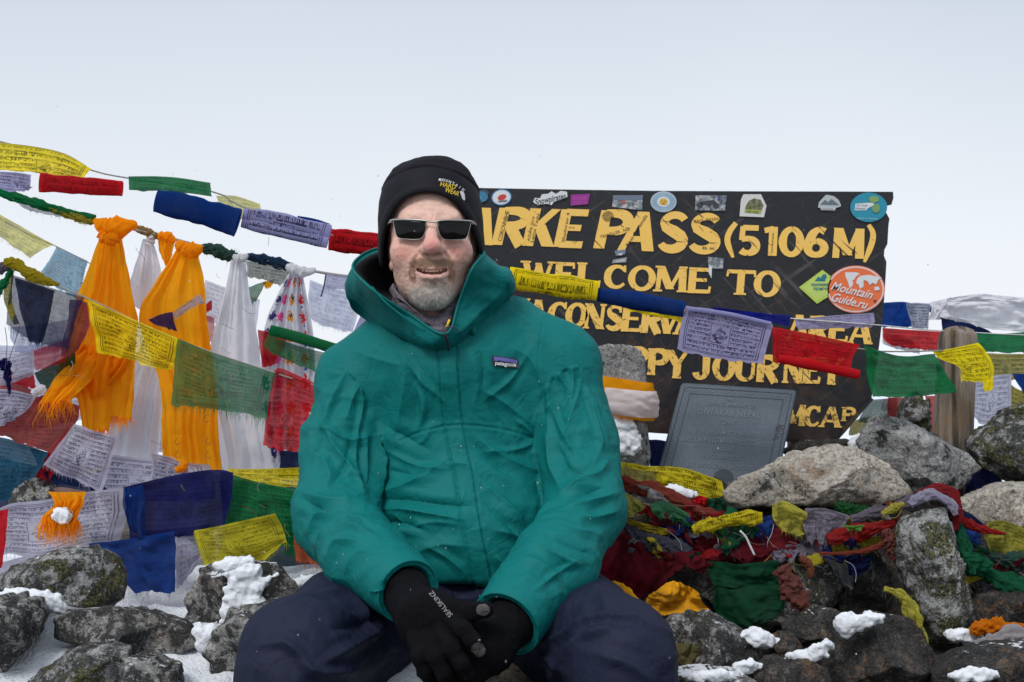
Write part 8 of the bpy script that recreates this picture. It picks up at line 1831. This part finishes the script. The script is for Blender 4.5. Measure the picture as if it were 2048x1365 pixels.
# ---- gloved hands
def fing(p, pts, rs, k=.008): return s_chain(p, C(*pts), rs, k)
def handA(p):                                                     # the upper hand, back towards the viewer
    d = s_chain(p, C((790, 1150, 2.26), (812, 1186, 2.205), (832, 1222, 2.15)), (.040, .036, .036), .01)
    d = smin(d, s_ell(p, P(856, 1246, 2.115), (.047, .026, .045)), .02)
    d = smin(d, fing(p, [(866, 1205, 2.13), (905, 1222, 2.10), (942, 1224, 2.088), (972, 1219, 2.085)], (.020, .0165, .0135, .0115)), .014)
    d = smin(d, fing(p, [(898, 1236, 2.095), (926, 1260, 2.062), (946, 1283, 2.052), (960, 1304, 2.056)], (.0140, .0122, .0108, .0096)), .005)
    d = smin(d, fing(p, [(882, 1264, 2.09), (904, 1298, 2.054), (922, 1326, 2.050), (937, 1348, 2.058)], (.0140, .0124, .0110, .0096)), .004)
    d = smin(d, fing(p, [(856, 1278, 2.09), (873, 1316, 2.056), (888, 1346, 2.055), (902, 1368, 2.066)], (.0138, .0122, .0108, .0094)), .004)
    d = smin(d, fing(p, [(830, 1276, 2.095), (840, 1314, 2.066), (850, 1342, 2.068), (860, 1362, 2.078)], (.0124, .0110, .0098, .0086)), .004)
    return d
def handB(p):                                                     # the lower hand, lying under it
    d = s_chain(p, C((1050, 1206, 2.25), (1020, 1246, 2.19), (992, 1276, 2.155)), (.042, .038, .036), .01)
    d = smin(d, s_ell(p, P(962, 1302, 2.135), (.050, .030, .042)), .02)
    d = smin(d, fing(p, [(975, 1255, 2.14), (938, 1248, 2.135), (905, 1262, 2.13)], (.019, .0155, .012)), .012)
    d = smin(d, fing(p, [(950, 1290, 2.125), (905, 1300, 2.118), (872, 1310, 2.125), (852, 1316, 2.14)], (.0150, .0135, .012, .0105)), .008)
    d = smin(d, fing(p, [(948, 1312, 2.12), (902, 1326, 2.110), (866, 1338, 2.12), (846, 1344, 2.135)], (.0150, .0135, .012, .0105)), .008)
    d = smin(d, fing(p, [(952, 1332, 2.115), (910, 1352, 2.105), (878, 1366, 2.112), (860, 1372, 2.128)], (.0145, .0130, .0118, .0102)), .008)
    d = smin(d, fing(p, [(962, 1348, 2.115), (930, 1372, 2.108), (905, 1386, 2.118), (890, 1392, 2.13)], (.0130, .0118, .0105, .0095)), .008)
    return d
def knit(name, col):
    t = NT(name); o = t.obj(); n = t.noise(o, 500, 3, .7); m = t.noise(o, 40, 4, .6)
    return t.done(t.bsdf(t.mix(t.ramp(m, [(.4, 0), (.7, 1)]), col, tuple(v * 1.6 for v in col)), .9, t.bump(t.math('ADD', n, m), .35, .002), Specular_IOR_Level=.12))
M['glove'] = knit('black_glove_knit', (.0030, .0030, .0040))
M['tip'] = (lambda t: t.done(t.bsdf(t.mix(t.ramp(t.noise(t.obj(), 700, 2, .7), [(.4, 0), (.6, 1)]), (.012, .011, .012), (.115, .105, .105)), .8, t.bump(t.noise(t.obj(), 700, 2), .6, .001))))(NT('grey_touch_fabric'))
gl = []
for fn__, lo, hi in ((handA, (-.24, 2.02, .42), (-.02, 2.29, .70)), (handB, (-.17, 2.05, .42), (.07, 2.29, .68))):
    V, q = polygonise(fn__, lo, hi, .0030)
    V, q = subdivide(V, q); N = vnormals(V, q)
    V = V + N * (.0008 * ridged(V, 70, 2, 5) + .0007 * fbm(V, 40, 3, 6) )[:, None]
    pv = pix(V[q].mean(1)); fd = V[q].mean(1)[:, 1]
    mi = np.zeros(len(q), int)
    if fn__ is handA:
        mi[(np.hypot((pv[:, 0] - 966) / 14, (pv[:, 1] - 1220) / 12) < 1) & (fd < 2.10)] = 1
        mi[(np.hypot(pv[:, 0] - 956, pv[:, 1] - 1301) < 15) & (fd < 2.085)] = 1
    gl.append(mesh('glove', V, q, [M['glove'], M['tip']], midx=mi, parent=person))
gt = bvh_of([gl[0]])
M['glove_text'] = plain('grey_glove_print', (.26, .26, .27), .7)
decal('SEALSKINZ', gt, M['glove_text'], 'lettering', gl[0], off=.0008, cx=881.5, cy=1209, h=9.5, w=64, rot=229.5, bold=.0)

# ---- fresh flakes on the clothes and drifting in the air
fr_ = np.random.default_rng(12); Vs, Fs, b = [], [], 0
ico = bmesh.new(); bmesh.ops.create_icosphere(ico, subdivisions=1, radius=1.0); iV = np.array([v.co for v in ico.verts]); iF = [[v.index for v in f.verts] for f in ico.faces]; ico.free()
for k in range(105):
    if k < 70:
        x, y = fr_.uniform(0, 2048), fr_.uniform(200, 1365); dpt = fr_.uniform(1.5, 3.3)
        if 590 < x < 1260 and y > 330: dpt = fr_.uniform(1.3, 2.0)
        c = P(x, y, dpt); s_ = fr_.uniform(.0003, .0008)
    else:
        x, y = fr_.uniform(640, 1200), fr_.uniform(640, 1150)
        h = jtree.ray_cast(EYE, Vector(P(x, y, 1.0) - np.array([0, 0, CZ])).normalized())
        if h[0] is None: continue
        c = np.array(h[0]) + [0, -.0006, 0]; s_ = fr_.uniform(.0003, .0009)
    sh = iV * s_ * fr_.uniform(.6, 1.3, 3); sh[:, 2] *= fr_.uniform(.8, 2.2)
    Vs.append(c + sh); Fs += [[i + b for i in g] for g in iF]; b += len(iV)
mesh('snowflakes', np.vstack(Vs), Fs, M['snow'], kind='stuff', label='snowflakes drifting in the air')
